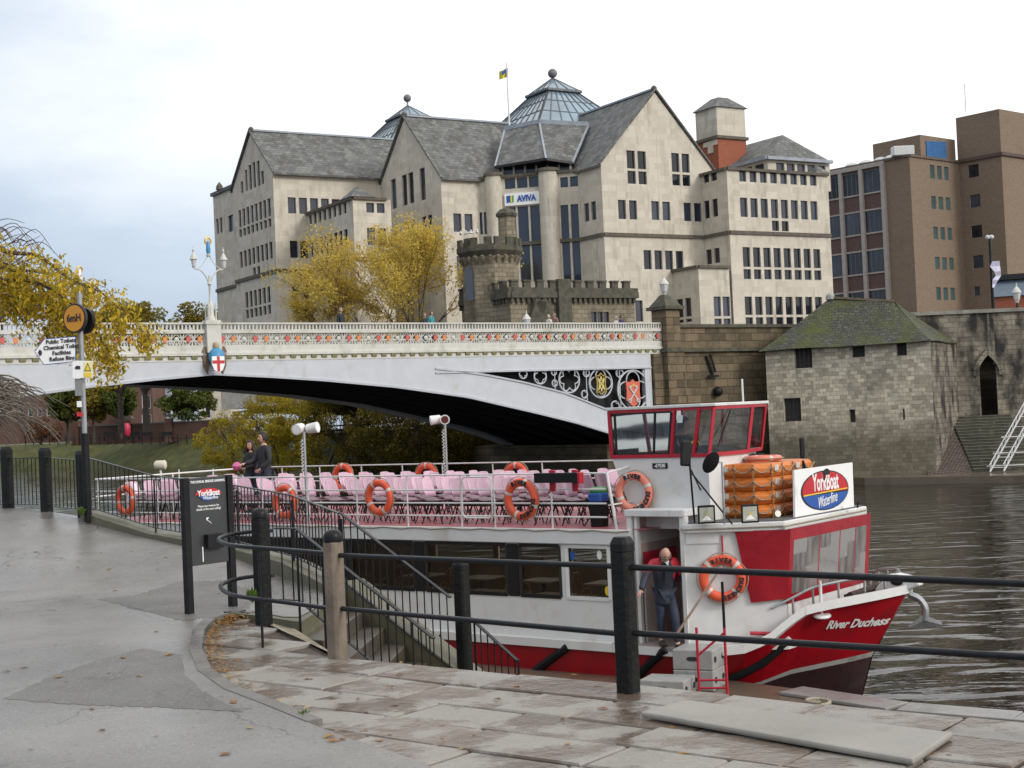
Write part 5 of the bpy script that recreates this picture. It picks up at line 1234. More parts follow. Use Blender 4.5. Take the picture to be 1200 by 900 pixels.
# ---- things on the boat: saloon tables and chairs
tw = pm('table_top', (.70, .56, .38), .4, .12, 5.); cane = pm('bentwood', (.48, .29, .13), .5, .15, 8.)
tproto = thing('saloon_table', 'pale wooden table inside the saloon, behind the large side windows', 'table', B(-.4, 1.4, .78), BA, 'saloon tables')
MB().box((0, 0, .74), (.75, .65, .035)).build('table_top', tw, tproto, bevel=.008); MB().cyl((0, 0, .02), (0, 0, .72), .035).build('pedestal', M['black'], tproto); MB().cyl((0, 0, 0), (0, 0, .03), .22).build('foot', M['black'], tproto)
for u in (-2.0, -3.6, -5.2, -6.8): copy_tree(tproto, B(u, 1.4, .78))
for u in (-.4, -2.0, -3.6, -5.2, 1.2): copy_tree(tproto, B(u, 3.3, .78))
cproto = thing('bentwood_chair', 'bentwood chair with looped back inside the boat saloon', 'chair', B(.25, 1.3, .78), BA, 'saloon chairs')
MB().lathe([(.19, .43), (.2, .445), (.19, .46)], n=16).build('seat', cane, cproto)
MB().tube(smoothc([Vector(p) for p in ((.17, -.15, .44), (.20, -.19, .7), (.22, -.12, .88), (.22, 0, .92), (.22, .12, .88), (.20, .19, .7), (.17, .15, .44))], 4), .014, 6).build('backrest', cane, cproto, smooth=True)
MB().tube(smoothc([Vector(p) for p in ((.18, -.09, .45), (.2, -.1, .65), (.21, 0, .8), (.2, .1, .65), (.18, .09, .45))], 4), .011, 6).build('inner_loop', cane, cproto, smooth=True)
for x, y in ((.14, .14), (.14, -.14), (-.14, .14), (-.14, -.14)): MB().cyl((x, y, .44), (x * 1.25, y * 1.25, 0), .013, n=6).build('leg', cane, cproto)
for u in (-.4, -2.0, -3.6, -5.2): 
    for du, v, dr in ((-.62, 1.25, PI), (.62, 1.6, 0.1), (.6, 3.2, 0), (-.6, 3.4, PI)):
        if not (u == -.4 and du == .62 and v == 1.6): copy_tree(cproto, B(u + du, v, .78), BA + dr + rnd.uniform(-.2, .2))
# ---- plastic chairs on the top deck
pc = thing('plastic_chair', 'pale pink plastic chair with black legs, in the rows on the boat top deck', 'chair', B(.9, .6, DZ + .03), BA, 'pink chairs on the top deck')
def shell(pts, w, thick, nseg=6, bulge=.03):
    mb = MB(); vs = []; m = len(pts)
    for (x, z, hw) in pts:
        for k in range(nseg + 1):
            f = k / nseg * 2 - 1; vs.append(Vector((x - bulge * f * f * 0 + bulge * f * f, hw * f, z)))
    nn = nseg + 1; fs = [(i * nn + k, i * nn + k + 1, (i + 1) * nn + k + 1, (i + 1) * nn + k) for i in range(m - 1) for k in range(nseg)]
    return mb.add(vs, fs)
o = shell([(-.17, .50, .165), (-.20, .58, .185), (-.235, .68, .185), (-.265, .78, .175), (-.28, .825, .155), (-.285, .84, .12)], .4, .01).build('backrest', M['pink'], pc, smooth=True)
md = o.modifiers.new('t', 'SOLIDIFY'); md.thickness = .012
o = shell([(-.19, .475, .185), (-.12, .445, .2), (.0, .435, .205), (.14, .445, .205), (.2, .455, .2), (.225, .43, .19)], .4, .01, bulge=0).build('seat', M['pink_shaded'], pc, smooth=True)
md = o.modifiers.new('t', 'SOLIDIFY'); md.thickness = .012
for sy in (-1, 1):
    MB().tube([Vector((.22, sy * .2, 0)), Vector((.06, sy * .17, .41)), Vector((-.06, sy * .17, .41)), Vector((-.24, sy * .2, 0))], .011, 6).build('leg_frame', M['black'], pc, smooth=True)
TREE.pop(pc.name, None)
first = True
for i in range(20):
    u = .95 - i * .645
    for v in (.54, 1.06, 1.58, 2.95, 3.47):
        if first: first = False; pc.location = B(u, v, DZ + .03); continue
        if (10 <= i < 13 and v == 1.58): continue
        if i < 2 and v < .6 and i == 0: continue
        copy_tree(pc, B(u + rnd.uniform(-.03, .03), v + rnd.uniform(-.02, .02), DZ + .03), BA + rnd.uniform(-.16, .16))
t = thing('deck_table', 'small pale folding table at the forward end of the open top deck', 'table', B(1.35, .62, DZ + .03), BA)
MB().box((0, 0, .5), (.55, .4, .025)).build('table_top', M['pink'], t, bevel=.006)
for sy in (-1, 1): MB().tube([Vector((.24, sy * .16, 0)), Vector((-.2, sy * .16, .49))], .011, 6).build('leg', M['black'], t); MB().tube([Vector((-.24, sy * .18, 0)), Vector((.2, sy * .18, .49))], .011, 6).build('leg', M['black'], t)
bq = hit(703, 640 - 20, B(0, .35, 0), BV); t = thing('litter_bin', 'black bin with blue and green bags on the top deck beside the wheelhouse', 'bin', Vector((bq.x, bq.y, DZ + .03)), BA)
MB().lathe([(.15, 0), (.18, .42)], n=4, rot=PI / 4).build('body', M['black_matt'], t); MB().box((0, 0, .50), (.27, .27, .15)).build('blue_bag', M['text_blue'], t, bevel=.03); MB().box((-.02, .04, .62), (.25, .24, .10)).build('green_bag', M['green'], t, bevel=.03)
# ---- deck lights
def decklight(label, px, pybase, pytop, v, heads):
    p = hit(px, pybase, B(0, v, 0), BV); p.z = DZ + .03; t = thing('deck_light', label, 'deck light', p); w = W(t); tz = aty(px, pytop + 7, p.y).z
    w(MB().cyl(p, Vector((p.x, p.y, tz)), .03, n=8), 'pole', M['steel'], smooth=True)
    w(MB().tube([Vector((p.x - .05 + .025 * math.cos(k * 1.6), p.y - .02 + .025 * math.sin(k * 1.6), p.z + .6 + (tz - p.z - .75) * k / 60)) for k in range(61)], .009, 4), 'coiled_cable', M['white'], smooth=True)
    for hx, d, mat in heads:
        c = Vector((p.x + hx, p.y, tz + .07)); d = Vector(d).normalized()
        h = w(MB().tube([c - d * .13, c - d * .1, c + d * .12], [.06, .095, .11], 14), 'lamp_head', M['white'], smooth=True)
        w(MB().cyl(c + d * .121, c + d * .126, .085, n=14), 'lens', mat, h); w(MB().cyl(Vector((p.x, p.y, tz - .03)), c, .015), 'arm', M['white'])
decklight('twin white floodlight on a pole at the near rail of the top deck', 360, 600, 499, .1, [(-.09, (-.25, -.6, -.1), M['white_bright']), (.17, (.95, -.3, .12), M['white_bright'])])
decklight('twin floodlight on a pole at the far rail of the top deck under the bridge', 524, 560, 488, 4.45, [(-.2, (-.95, -.2, -.12), M['white_bright']), (.0, (.1, -1, -.05), pm('dark_lens', (.10, .03, .03), .1))])
q = hit(188, 556, B(0, 3.3, 0), BV); t = thing('loudhailer', 'pale lamp on a bracket rising from the stern rail of the boat', 'lamp', Vector((q.x, q.y, 3.7))); w = W(t)
c = aty(188, 545, q.y); w(MB().tube([c + X * -.15, c + X * -.1, c + X * .12, c + X * .15], [.08, .12, .12, .07], 14), 'lamp_head', pm('cream_paint', (.62, .58, .46), .5, .1), smooth=True); w(MB().cyl(c - Z * .5, c, .03), 'bracket', M['white'])
# ---- lifebuoys
def buoy(label, c, n, R=.29, r=.075, mat=None, txt=False, spin=.3, group=None, tilt=None):
    n = Vector(n).normalized(); a = Z.cross(n)
    if a.length < .1: a = Vector((1, 0, 0))
    a.normalize(); b = n.cross(a); t = thing('lifebuoy', label, 'lifebuoy', c, 0, group)
    mb = MB(); mb.torus((0, 0, 0), R, r, a, b, 40, 12); mb.v = [v - n * v.dot(n) * .25 for v in mb.v]; mb.build('ring', mat or M['orange'], t, smooth=True)
    for k in range(4):
        th = spin + k * PI / 2; pts = [(a * math.cos(th + d) + b * math.sin(th + d)) * R for d in (-.09, -.04, .04, .09)]
        m2 = MB(); m2.tube(pts, [r * 1.03] * 4, 12); m2.v = [v - n * v.dot(n) * .23 for v in m2.v]; m2.build('band', M['grey_band'], t, smooth=True)
    m3 = MB(); pts = []
    for k in range(33):
        th = spin + 2 * PI * k / 32; rr = R + r * (.98 + .45 * abs(math.sin(2 * (th - spin)))) ; pts.append((a * math.cos(th) + b * math.sin(th)) * rr)
    m3.tube(pts, .009, 5); m3.build('grab_rope', M['rope'], t, smooth=True)
    if txt:
        for word, th0 in (('RIVER', PI / 2 + spin * 0), ('DUCHESS', -PI / 4)):
            L = len(word)
            for i, chh in enumerate(word):
                th = th0 - (i - (L - 1) / 2) * .235
                rad = a * math.cos(th) + b * math.sin(th); tan = -(-a * math.sin(th) + b * math.cos(th))
                text(chh, .105, rad * R + n * (r * .78), tan, rad, M['text_black'], parent=t, bold=.004, extrude=.012)
    return t
NR = -BV
def onrail(px, py, v=-.07): return hit(px, py, B(0, v, 0), BV)
buoy('orange lifebuoy hanging at the stern end of the near rail, seen through the path railing', onrail(147, 586), NR, .265, .07, spin=.2)
buoy('orange lifebuoy on the near rail between the notice board and the bare timber post', onrail(334, 588), NR, .275, .07, spin=.9)
buoy('orange lifebuoy with grey bands on the near rail, above the stair handrail', onrail(444.5, 583), NR, .275, .07, spin=.5)
buoy('lettered orange lifebuoy on the near rail beside the long black light bar', onrail(611, 585), NR, .295, .075, txt=True, spin=1.2)
buoy('faded orange lifebuoy on the white wheelhouse side, above the porch roof', hit(743, 577, B(0, WV - .12, 0), BV), (NR + BU * .15), .275, .07, M['orange_pale'], True, .4)
buoy('bright orange lettered lifebuoy on the forward cabin wall, right of the boat doorway', fw_.w(fw_.s_at(846, 2.3), fw_.sz(846, 677)[1], .09), fw_.n, .30, .078, txt=True, spin=.75)
for px, lab in ((402, 'orange lifebuoy on the far rail, left one of the three there'), (500, 'orange lifebuoy on the far rail, near the pole of the far floodlight'), (605, 'orange lifebuoy on the far rail, right behind the lettered lifebuoy')):
    c = hit(px, 558, B(0, 4.42, 0), BV); c.z -= .04; buoy(lab, c, NR, .275, .07, spin=PI / 2)
# ---- stack of buoyant rafts
def octring(L, Wd, c, z0, z1, k): return [Vector((x, y, 0)) for x, y in ((-L / 2 + c, -Wd / 2), (L / 2 - c, -Wd / 2), (L / 2, -Wd / 2 + c), (L / 2, Wd / 2 - c), (L / 2 - c, Wd / 2), (-L / 2 + c, Wd / 2), (-L / 2, Wd / 2 - c), (-L / 2, -Wd / 2 + c))]
ruc = blz(890, 612, 3.02)
RC = B(3.84, 1.86, 3.02)
levels = ['lowest', 'second lowest', 'third from the bottom', 'topmost']
RL, RW = 1.15, 1.95; rh = .222
for lv_ in range(4):
    t = thing('life_raft', f'orange roped buoyant raft on the forward roof, {levels[lv_]} in its stack', 'life raft', RC + Z * lv_ * rh, BA)
    mb = MB(); o0 = octring(RL, RW, .22, 0, 0, 0); sc_ = lambda k: [Vector((p.x * k, p.y * k, 0)) for p in o0]
    prof = [(.92, .0), (1.0, .065), (1.0, rh - .07), (.92, rh - .006)]
    vs = []
    for k, z in prof: vs += [p * k + Z * z for p in o0]
    mb.add(vs, [(8 * j + i, 8 * j + (i + 1) % 8, 8 * j + 8 + (i + 1) % 8, 8 * j + 8 + i) for j in range(3) for i in range(8)] + [tuple(reversed(range(8))), tuple(range(24, 32))])
    mb.build('body', M['raft'], t, bevel=.012)
    pts = []; ring = [p for p in o0]; rope = []; lab = []
    bands = MB(); loops = MB(); labm = MB(); ribs = MB()
    for i in range(8):
        a, b = ring[i], ring[(i + 1) % 8]; L = (b - a).length; n = max(1, round(L / .38)); nn = Vector((a.y - b.y, b.x - a.x, 0)).normalized() * -1
        for k in range(n):
            p, q = a.lerp(b, k / n), a.lerp(b, (k + 1) / n)
            bands.bar(p * 1.006 + Z * .0, p * 1.006 + Z * (rh - .008), .025, .012, nn)
            loops.tube([p.lerp(q, f) * 1.025 + Z * (rh * .75 - .42 * rh * math.sin(PI * f)) for f in (0, .2, .4, .6, .8, 1)], .009, 5)
            if (i + k) % 2 == 0: m_ = p.lerp(q, .5) * 1.006 ; d = (q - p).normalized() * .07; labm.quad(m_ - d + Z * rh * .45, m_ + d + Z * rh * .45, m_ + d + Z * rh * .85, m_ - d + Z * rh * .85)
    bands.build('webbing', pm('raft_webbing', (.22, .12, .05), .8, .2), t); loops.build('rope_loops', M['rope'], t, smooth=True); labm.build('label_patch', M['grey_band'], t)
tp = hz(895, 547, RC.z + 4 * rh + .06)
buoy('pale orange lifebuoy lying flat on top of the stacked rafts', RC + BV * -.05 + BU * .05 + Z * (4 * rh + .055), Z, .27, .06, M['orange_pale'], spin=.3)
# ---- people aboard
def frame_px(px, py, v): p = hit(px, py, B(0, v, 0), BV); return p
mp_ = frame_px(784, 748, -.02); mp_ = B((mp_ - P0).dot(BU), -.06, ZB + .07)
Jm = dict(STAND); Jm.update(pel=(.0, .03, .92), waist=(-.01, .03, 1.06), chest=(-.02, -.03, 1.27), neckb=(-.03, -.12, 1.41), neckt=(-.035, -.18, 1.46), head=(-.045, -.26, 1.525), hem=(0, .02, .74),
    shL=(.17, -.05, 1.37), elL=(.30, -.04, 1.12), wrL=(.36, -.12, .90), shR=(-.21, -.05, 1.37), elR=(-.37, -.10, 1.15), wrR=(-.47, -.22, .97), hdR=(-.52, -.27, .93),
    hipL=(.09, .02, .87), knL=(.10, -.16, .47), anL=(.12, -.17, .04), toeL=(.14, -.31, -.01), hipR=(-.09, .02, .87), knR=(-.09, .02, .48), anR=(-.09, .08, .085), toeR=(-.10, -.07, .035))
def man_paint(c):
    yoke = c.z > 1.30 - .35 * max(0, abs(c.x) - .17) and not (abs(c.x + .02) < .085 and c.y < -.02)
    if c.x > .12 and c.z > 1.14 and c.x < .40: yoke = True
    if c.x < -.15 and c.z > 1.24: yoke = True
    return 1 if yoke else 0
man, g = person('balding man in a navy coat with red shoulders stepping out of the boat doorway', mp_, .18, Jm, [C_navy, C_red], C_jean, C_shoe, (.16, .12, .09), 'bald', .985, (.0, .58, 0), dict(paint=man_paint))
MB().prism([Vector((-.075, -.215, 1.40)), Vector((-.005, -.235, 1.32)), Vector((.02, -.215, 1.40))], Vector((0, -.012, 0))).build('shirt_collar', C_shirt, man)
MB().quad((-.055, -.205, 1.36), (.035, -.205, 1.36), (.03, -.21, .95), (-.05, -.21, .95)).build('jumper', pm('dark_jumper', (.012, .014, .022), .9, .1), man)
cp_ = hit(313, 616, B(0, 2.1, 0), BV); cp_.z = DZ + .03
Jc = dict(STAND); Jc.update(elR=(-.2, -.14, 1.16), wrR=(-.22, -.36, 1.12), elL=(.22, .02, 1.15), wrL=(.14, -.16, 1.0), hem=(0, 0, .80))
person('dark haired man in a black coat standing on the open top deck', cp_, -.95, Jc, C_coat, C_jean, C_shoe, (.012, .01, .009), 'short', 1.03, (0, .03, 0))
cw = hit(298, 616, B(0, 2.25, 0), BV); cw.z = DZ + .03
Jw = dict(STAND); Jw.update(elR=(-.2, -.12, 1.14), wrR=(-.1, -.30, 1.12), elL=(.2, -.12, 1.14), wrL=(.12, -.30, 1.12), hem=(0, 0, .78))
wm, gw = person('woman with long dark hair holding something pink on the open top deck', cw, -.75, Jw, C_coat, C_jean, C_shoe, (.03, .014, .010), 'long', .93, (.35, .0, 0))
MB().lathe([(.01, -.1), (.09, -.05), (.11, .02), (.06, .09), (.01, .11)], (-.02, -.40, 1.08), 8).build('pink_bundle', C_pinkc, wm, smooth=True)
sk = B(2.75, 1.15, 2.92)
Js = dict(STAND); Js.update(elR=(-.2, -.2, 1.2), wrR=(-.1, -.42, 1.15), elL=(.2, -.2, 1.2), wrL=(.1, -.42, 1.15))
person('skipper in dark clothes standing at the wheel behind the wheelhouse glass', sk, BA + PI / 2, Js, C_coat, C_jean, C_shoe, (.03, .025, .02), 'short', 1.0, (.2, .1, 0))
# ================================================================== BRIDGE
Pc = aty(248, 378, 68.5); Pr = aty(765, 378, 84.5)
BD = (Pr - Pc); BD.z = 0; BD.normalize(); BN = Vector((-BD.y, BD.x, 0)); PC0 = Vector((Pc.x, Pc.y, 0))
def G(s, n, z): return PC0 + BD * s + BN * n + Z * z
def br(px, py, n=0.): p = hit(px, py, PC0 + BN * n, BN); q = p - PC0; return q.dot(BD), p.z
TOP = 9.85; BW = 13.2
bridge = thing('road_bridge', 'white painted cast iron arch bridge with tracery parapet and coloured shields', 'bridge', G(0, 0, 0)); gw = W(bridge)
class GB(MB):
    def bx(s, s0, s1, n0, n1, z0, z1): return s.hexa([G(s0, n0, z0), G(s1, n0, z0), G(s1, n1, z0), G(s0, n1, z0), G(s0, n0, z1), G(s1, n0, z1), G(s1, n1, z1), G(s0, n1, z1)])
INT = [(-.01, 7.38), (2.9, 7.19), (5.85, 6.95), (9.9, 6.52), (14.3, 5.87), (18.9, 4.84), (21.5, 4.22), (23.83, 3.55), (25.6, 2.95), (27.3, 2.2)]
EXT = [(12.0, 7.50), (12.9, 7.42), (15.5, 7.08), (18.02, 6.62), (20.91, 5.93), (23.91, 4.88), (27.3, 3.4)]
SEND, SPAN = 27.25, 7.20
def iz(s): return lin(INT, abs(s))
def ez(s): return lin(EXT, abs(s))
ss = sorted(set([round(-SEND + 2 * SEND * k / 110, 3) for k in range(111)] + [0.]))
def fascia(n0, n1, name):
    mb = GB()
    for a, b in zip(ss, ss[1:]):
        m = abs(a + b) / 2
        def blk(l0, l1, h0, h1): mb.hexa([G(a, n0, l0), G(b, n0, l1), G(b, n1, l1), G(a, n1, l0), G(a, n0, h0), G(b, n0, h1), G(b, n1, h1), G(a, n1, h0)])
        if m < 13.6: blk(iz(a), iz(b), 8.02, 8.02)
        elif m > 26.8: blk(iz(a), iz(b), 8.02, 8.02)
        else: blk(iz(a), iz(b), min(ez(a), SPAN), min(ez(b), SPAN)); blk(SPAN, SPAN, 8.02, 8.02)
    return gw(mb, name, M['bridge_white'])
fascia(0, .3, 'arch_rib'); fascia(BW - .3, BW, 'arch_rib')
mb, mbx, mby = GB(), GB(), GB()
for a, b in zip(ss, ss[1:]): # raised edge mouldings following the arch
    mb.hexa([G(a, -.07, iz(a) - .02), G(b, -.07, iz(b) - .02), G(b, -.002, iz(b) - .02), G(a, -.002, iz(a) - .02), G(a, -.07, iz(a) + .09), G(b, -.07, iz(b) + .09), G(b, -.002, iz(b) + .09), G(a, -.002, iz(a) + .09)])
    if 12.2 < abs(a + b) / 2 < 27: (mbx if a + b > 0 else mby).hexa([G(a, -.06, ez(a) - .07), G(b, -.06, ez(b) - .07), G(b, -.003, ez(b) - .07), G(a, -.003, ez(a) - .07), G(a, -.06, ez(a) + .03), G(b, -.06, ez(b) + .03), G(b, -.003, ez(b) + .03), G(a, -.003, ez(a) + .03)])
M['grey_trim'] = pm('bridge_grey_trim', (.42, .44, .48), .5, .06)
for k_, (m_, nm) in enumerate(((mb, 'arch_moulding'), (mbx, 'spandrel_moulding'), (mby, 'spandrel_moulding'))): gw(m_, nm, M['grey_trim'])
mb = GB(); mb.bx(12.4, SEND, -.06, -.003, SPAN - .02, SPAN + .07); gw(mb, 'spandrel_top_moulding', M['grey_trim'])
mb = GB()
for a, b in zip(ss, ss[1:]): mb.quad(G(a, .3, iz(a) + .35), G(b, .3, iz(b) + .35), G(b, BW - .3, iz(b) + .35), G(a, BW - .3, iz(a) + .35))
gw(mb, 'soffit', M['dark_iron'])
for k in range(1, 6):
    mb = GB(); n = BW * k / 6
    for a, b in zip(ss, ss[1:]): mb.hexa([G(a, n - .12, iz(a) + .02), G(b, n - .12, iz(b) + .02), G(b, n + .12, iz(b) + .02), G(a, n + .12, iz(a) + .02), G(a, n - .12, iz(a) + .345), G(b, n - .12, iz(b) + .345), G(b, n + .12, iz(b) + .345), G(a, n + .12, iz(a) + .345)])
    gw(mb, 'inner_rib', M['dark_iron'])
mb = GB(); mb.bx(-40, 60, .31, BW - .31, 7.75, 8.3); gw(mb, 'deck', pm('road_asphalt', (.05, .05, .052), .8, .15))
# parapets
def parapet(n0, sgn, name):
    f = lambda a, b: (min(n0 + sgn * a, n0 + sgn * b), max(n0 + sgn * a, n0 + sgn * b))
    mb = GB(); S0, S1 = -34, 28.15
    mb.bx(S0, S1, *f(-.02, .22), 8.42, 8.78)          # lower band
    mb.bx(S0, S1, *f(-.10, .26), 8.29, 8.42); mb.bx(S0, S1, *f(.0, .2), 8.121, 8.289)
    mb.bx(S0, S1, *f(-.06, .20), 9.34, 9.52); mb.bx(S0, S1, *f(-.05, .18), 9.77, TOP)
    mb.bx(S0, S1, *f(-.02, .12), 8.021, 8.12)
    gw(mb, name, M['bridge_cream'])
    tr = GB(); ar = GB(); k = 0; s = S0 + .3
    while s < S1 - .2:
        c = G(s, n0 + sgn * .05, 9.06)
        pts = [c + BD * (.215 * (1 + .16 * math.cos(4 * t)) * math.cos(t)) + Z * (.215 * (1 + .16 * math.cos(4 * t)) * math.sin(t)) for t in [2 * PI * i / 16 for i in range(16)]]
        tr.tube(pts, .032, 5, closed=True)
        for dx, dz in ((1, 1), (1, -1)): tr.bar(c + BD * .285 * 1 + BD * -.10 * dx + Z * -.26 * dz, c + BD * .285 + BD * .10 * dx + Z * .26 * dz, .05, .05, BN)
        s += .57
    gw(tr, name + '_tracery', M['bridge_cream'])
    s = S0
    while s < S1: ar.bx(s, s + .075, *f(.0, .1), 9.53, 9.765); s += .19
    gw(ar, name + '_arcade', M['bridge_cream'])
    return S0
S0 = parapet(0, 1, 'parapet'); parapet(BW, -1, 'far_parapet')
shp = [Vector((x, 0, z)) for x, z in ((-.105, .14), (-.05, .125), (0, .15), (.05, .125), (.105, .14), (.105, -.05), (.06, -.13), (0, -.17), (-.06, -.13), (-.105, -.05))]
def dirx(v): return BD * v.x + Z * v.z - BN * v.y
protos = []
for nm, mt in (('red_shield', M['shield_red']), ('orange_shield', M['shield_orange'])):
    protos.append(MB().prism([dirx(p) for p in shp], BN * -.05).build(nm, mt, None))
m = MB(); m.lathe([(.12, -.02), (.12, .02), (.05, .04)], (0, 0, 0), 8, Matrix(((BD.x, 0, -BN.x), (BD.y, 0, -BN.y), (0, 1, 0)))); protos.append(m.build('white_rosette', M['bridge_cream'], None))
cnt = 0; s = S0 + .3; k = 0; used = set()
while s < 28:
    px = proj(G(s, 0, 9))[0]
    if px > -12 and abs(s) > .35:
        j = k % 3; o = protos[j]
        if j in used: o = o.copy(); COL.objects.link(o)
        used.add(j); o.parent = bridge; o.location = G(s, .0, 9.06) - gw.o
    s += .57; k += 1
dn = GB(); dn.bx(-.14, .14, -.075, -.001, 8.13, 8.285); dn.v = [v - G(0, 0, 0) for v in dn.v]; dpro = None; s = S0
while s < 28:
    if proj(G(s, 0, 8))[0] > -12:
        if dpro is None: dpro = dn.build('dentil', M['moss_trim'], bridge); d_o = dpro
        else: d_o = dpro.copy(); COL.objects.link(d_o); d_o.parent = bridge
        d_o.location = G(s, 0, 0) - gw.o
    s += .57
# spandrel tracery on the right
mb = MB()
def ringp(px, py, r, foil, w=.07, rot=0.):
    w *= .74
    s_, z_ = br(px, py); c = G(s_, .08, z_)
    mb.tube([c + BD * r * math.cos(t) + Z * r * math.sin(t) for t in [2 * PI * i / 28 for i in range(28)]], w, 6, closed=True)
    q = []
    for i in range(foil * 10):
        t = 2 * PI * i / (foil * 10) + rot; rr = r * (.60 + .33 * abs(math.cos(foil * t / 2))); q.append(c + BD * rr * math.cos(t) + Z * rr * math.sin(t))
    mb.tube(q, w * .75, 6, closed=True)
ringp(743, 457, 1.15, 4, .075, PI / 4); ringp(705, 449, .83, 4, .065, PI / 4); ringp(668, 445, .72, 6, .06); ringp(634, 441, .42, 4, .05); ringp(614, 438, .26, 4, .04)
for px, py, r in ((727, 437, .26), (758, 437, .24), (688, 437, .22), (722, 476, .30), (758, 478, .3), (686, 462, .22), (757, 492, .3), (742, 485, .25), (650, 436, .18), (651, 449, .18)): ringp(px, py, r, 3, .04)
for px in (727, 688, 651, 760): 
    s_, z_ = br(px, 440); mb.bar(G(s_, .08, SPAN), G(s_, .08, max(ez(s_) + .0, 3.5)), .05, .05)
gw(mb, 'spandrel_tracery', M['bridge_white'], smooth=True)
mb = GB(); mb.bx(12.8, SEND, .6, .7, 3.0, 7.6); 
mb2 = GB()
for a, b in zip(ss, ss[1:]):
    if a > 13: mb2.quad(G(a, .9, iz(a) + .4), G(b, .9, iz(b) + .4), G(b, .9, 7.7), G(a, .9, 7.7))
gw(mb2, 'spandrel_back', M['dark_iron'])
# coats of arms in the spandrel
s_, z_ = br(741, 461); sh2 = [(-.55, .62), (-.2, .58), (0, .72), (.2, .58), (.55, .62), (.5, .1), (.55, -.35), (.25, -.58), (0, -.68), (-.25, -.58), (-.55, -.35), (-.5, .1)]
sv = gw(MB().prism([G(s_ + x * .95, -.10, z_ + z * 1.12) for x, z in sh2], BN * .08), 'red_coat_of_arms', pm('coral_shield', (.60, .13, .08), .45, .1))
mb = MB()
for sg_ in (-1, 1):
    a, b = G(s_ - sg_ * .30, -.13, z_ - .42), G(s_ + sg_ * .30, -.13, z_ + .36); mb.bar(a, b, .07, .04, BN); mb.torus(a, .10, .035, BD, Z, 12, 6); mb.bar(b, b - BD * sg_ * .17 + Z * .04, .09, .04, BN)
gw(mb, 'crossed_keys', pm('silver_key', (.55, .55, .55), .4, .1), sv); gw(MB().prism([G(s_ + x, -.13, z_ + .46 + z) for x, z in ((-.1, -.06), (.1, -.06), (.13, .08), (.05, .02), (0, .1), (-.05, .02), (-.13, .08))], BN * .02), 'crown_mark', M['gold'], sv)
s_, z_ = br(703.5, 450); mb = MB()
for f in range(2):
    q = [G(s_ + x * .42, -.08, z_ + z * .6) for x, z in ((-.8, .8), (-.4, .75), (0, 1), (.4, .75), (.8, .8), (.65, 0), (.8, -.8), (.4, -.75), (0, -1), (-.4, -.75), (-.8, -.8), (-.65, 0))]
    mb.tube(q, .05, 6, closed=True)
for a, b in (((-.55, .6), (.55, -.6)), ((.55, .6), (-.55, -.6)), ((-.55, .6), (0, -.7)), ((.55, .6), (0, -.7)), ((-.5, -.5), (0, .75)), ((.5, -.5), (0, .75))): mb.bar(G(s_ + a[0] * .42, -.08, z_ + a[1] * .6), G(s_ + b[0] * .42, -.08, z_ + b[1] * .6), .05, .05, BN)
gw(mb, 'gold_monogram', pm('pale_gold', (.70, .58, .20), .4, .1))
# crown crest: angel holding a red cross shield
mb = MB(); mb.lathe([(.02, .62), (.12, .66), (.155, .78), (.12, .90), (.02, .95)], G(.05, -.3, 7.98), 12); gw(mb, 'angel_head', pm('angel_hair', (.45, .35, .22), .6, .1), smooth=True)
mb = MB(); mb.lathe([(.30, -.1), (.40, .15), (.36, .45), (.16, .64), (.05, .66)], G(.05, -.28, 7.98), 14); angel = gw(mb, 'angel_robe', M['blue_paint'], smooth=True)
mb = MB(); 
for sg_ in (-1, 1): mb.prism([G(.05 + sg_ * x, -.1, 7.98 + z) for x, z in ((.2, .55), (.5, .75), (.62, .5), (.56, -.2), (.38, -.6), (.3, -.1))], BN * .07)
gw(mb, 'angel_wings', pm('wing_brown', (.16, .10, .06), .6, .2))
shc = [(-.4, .34), (.4, .34), (.42, -.1), (.28, -.42), (0, -.58), (-.28, -.42), (-.42, -.1)]
fs_ = gw(MB().prism([G(-.06 + x * .76, -.72, 7.93 + z * .85) for x, z in shc], BN * .06), 'cross_shield', M['white_bright'])
gw(MB().prism([G(-.06 + x, -.727, 7.93 + z) for x, z in ((-.07, .285), (.07, .285), (.07, -.44), (-.07, -.44))], BN * .02), 'red_cross_upright', M['text_red'], fs_); gw(MB().prism([G(-.06 + x, -.731, 7.95 + z) for x, z in ((-.30, .075), (.30, .075), (.30, -.075), (-.30, -.075))], BN * .02), 'red_cross_arm', M['text_red'], fs_)
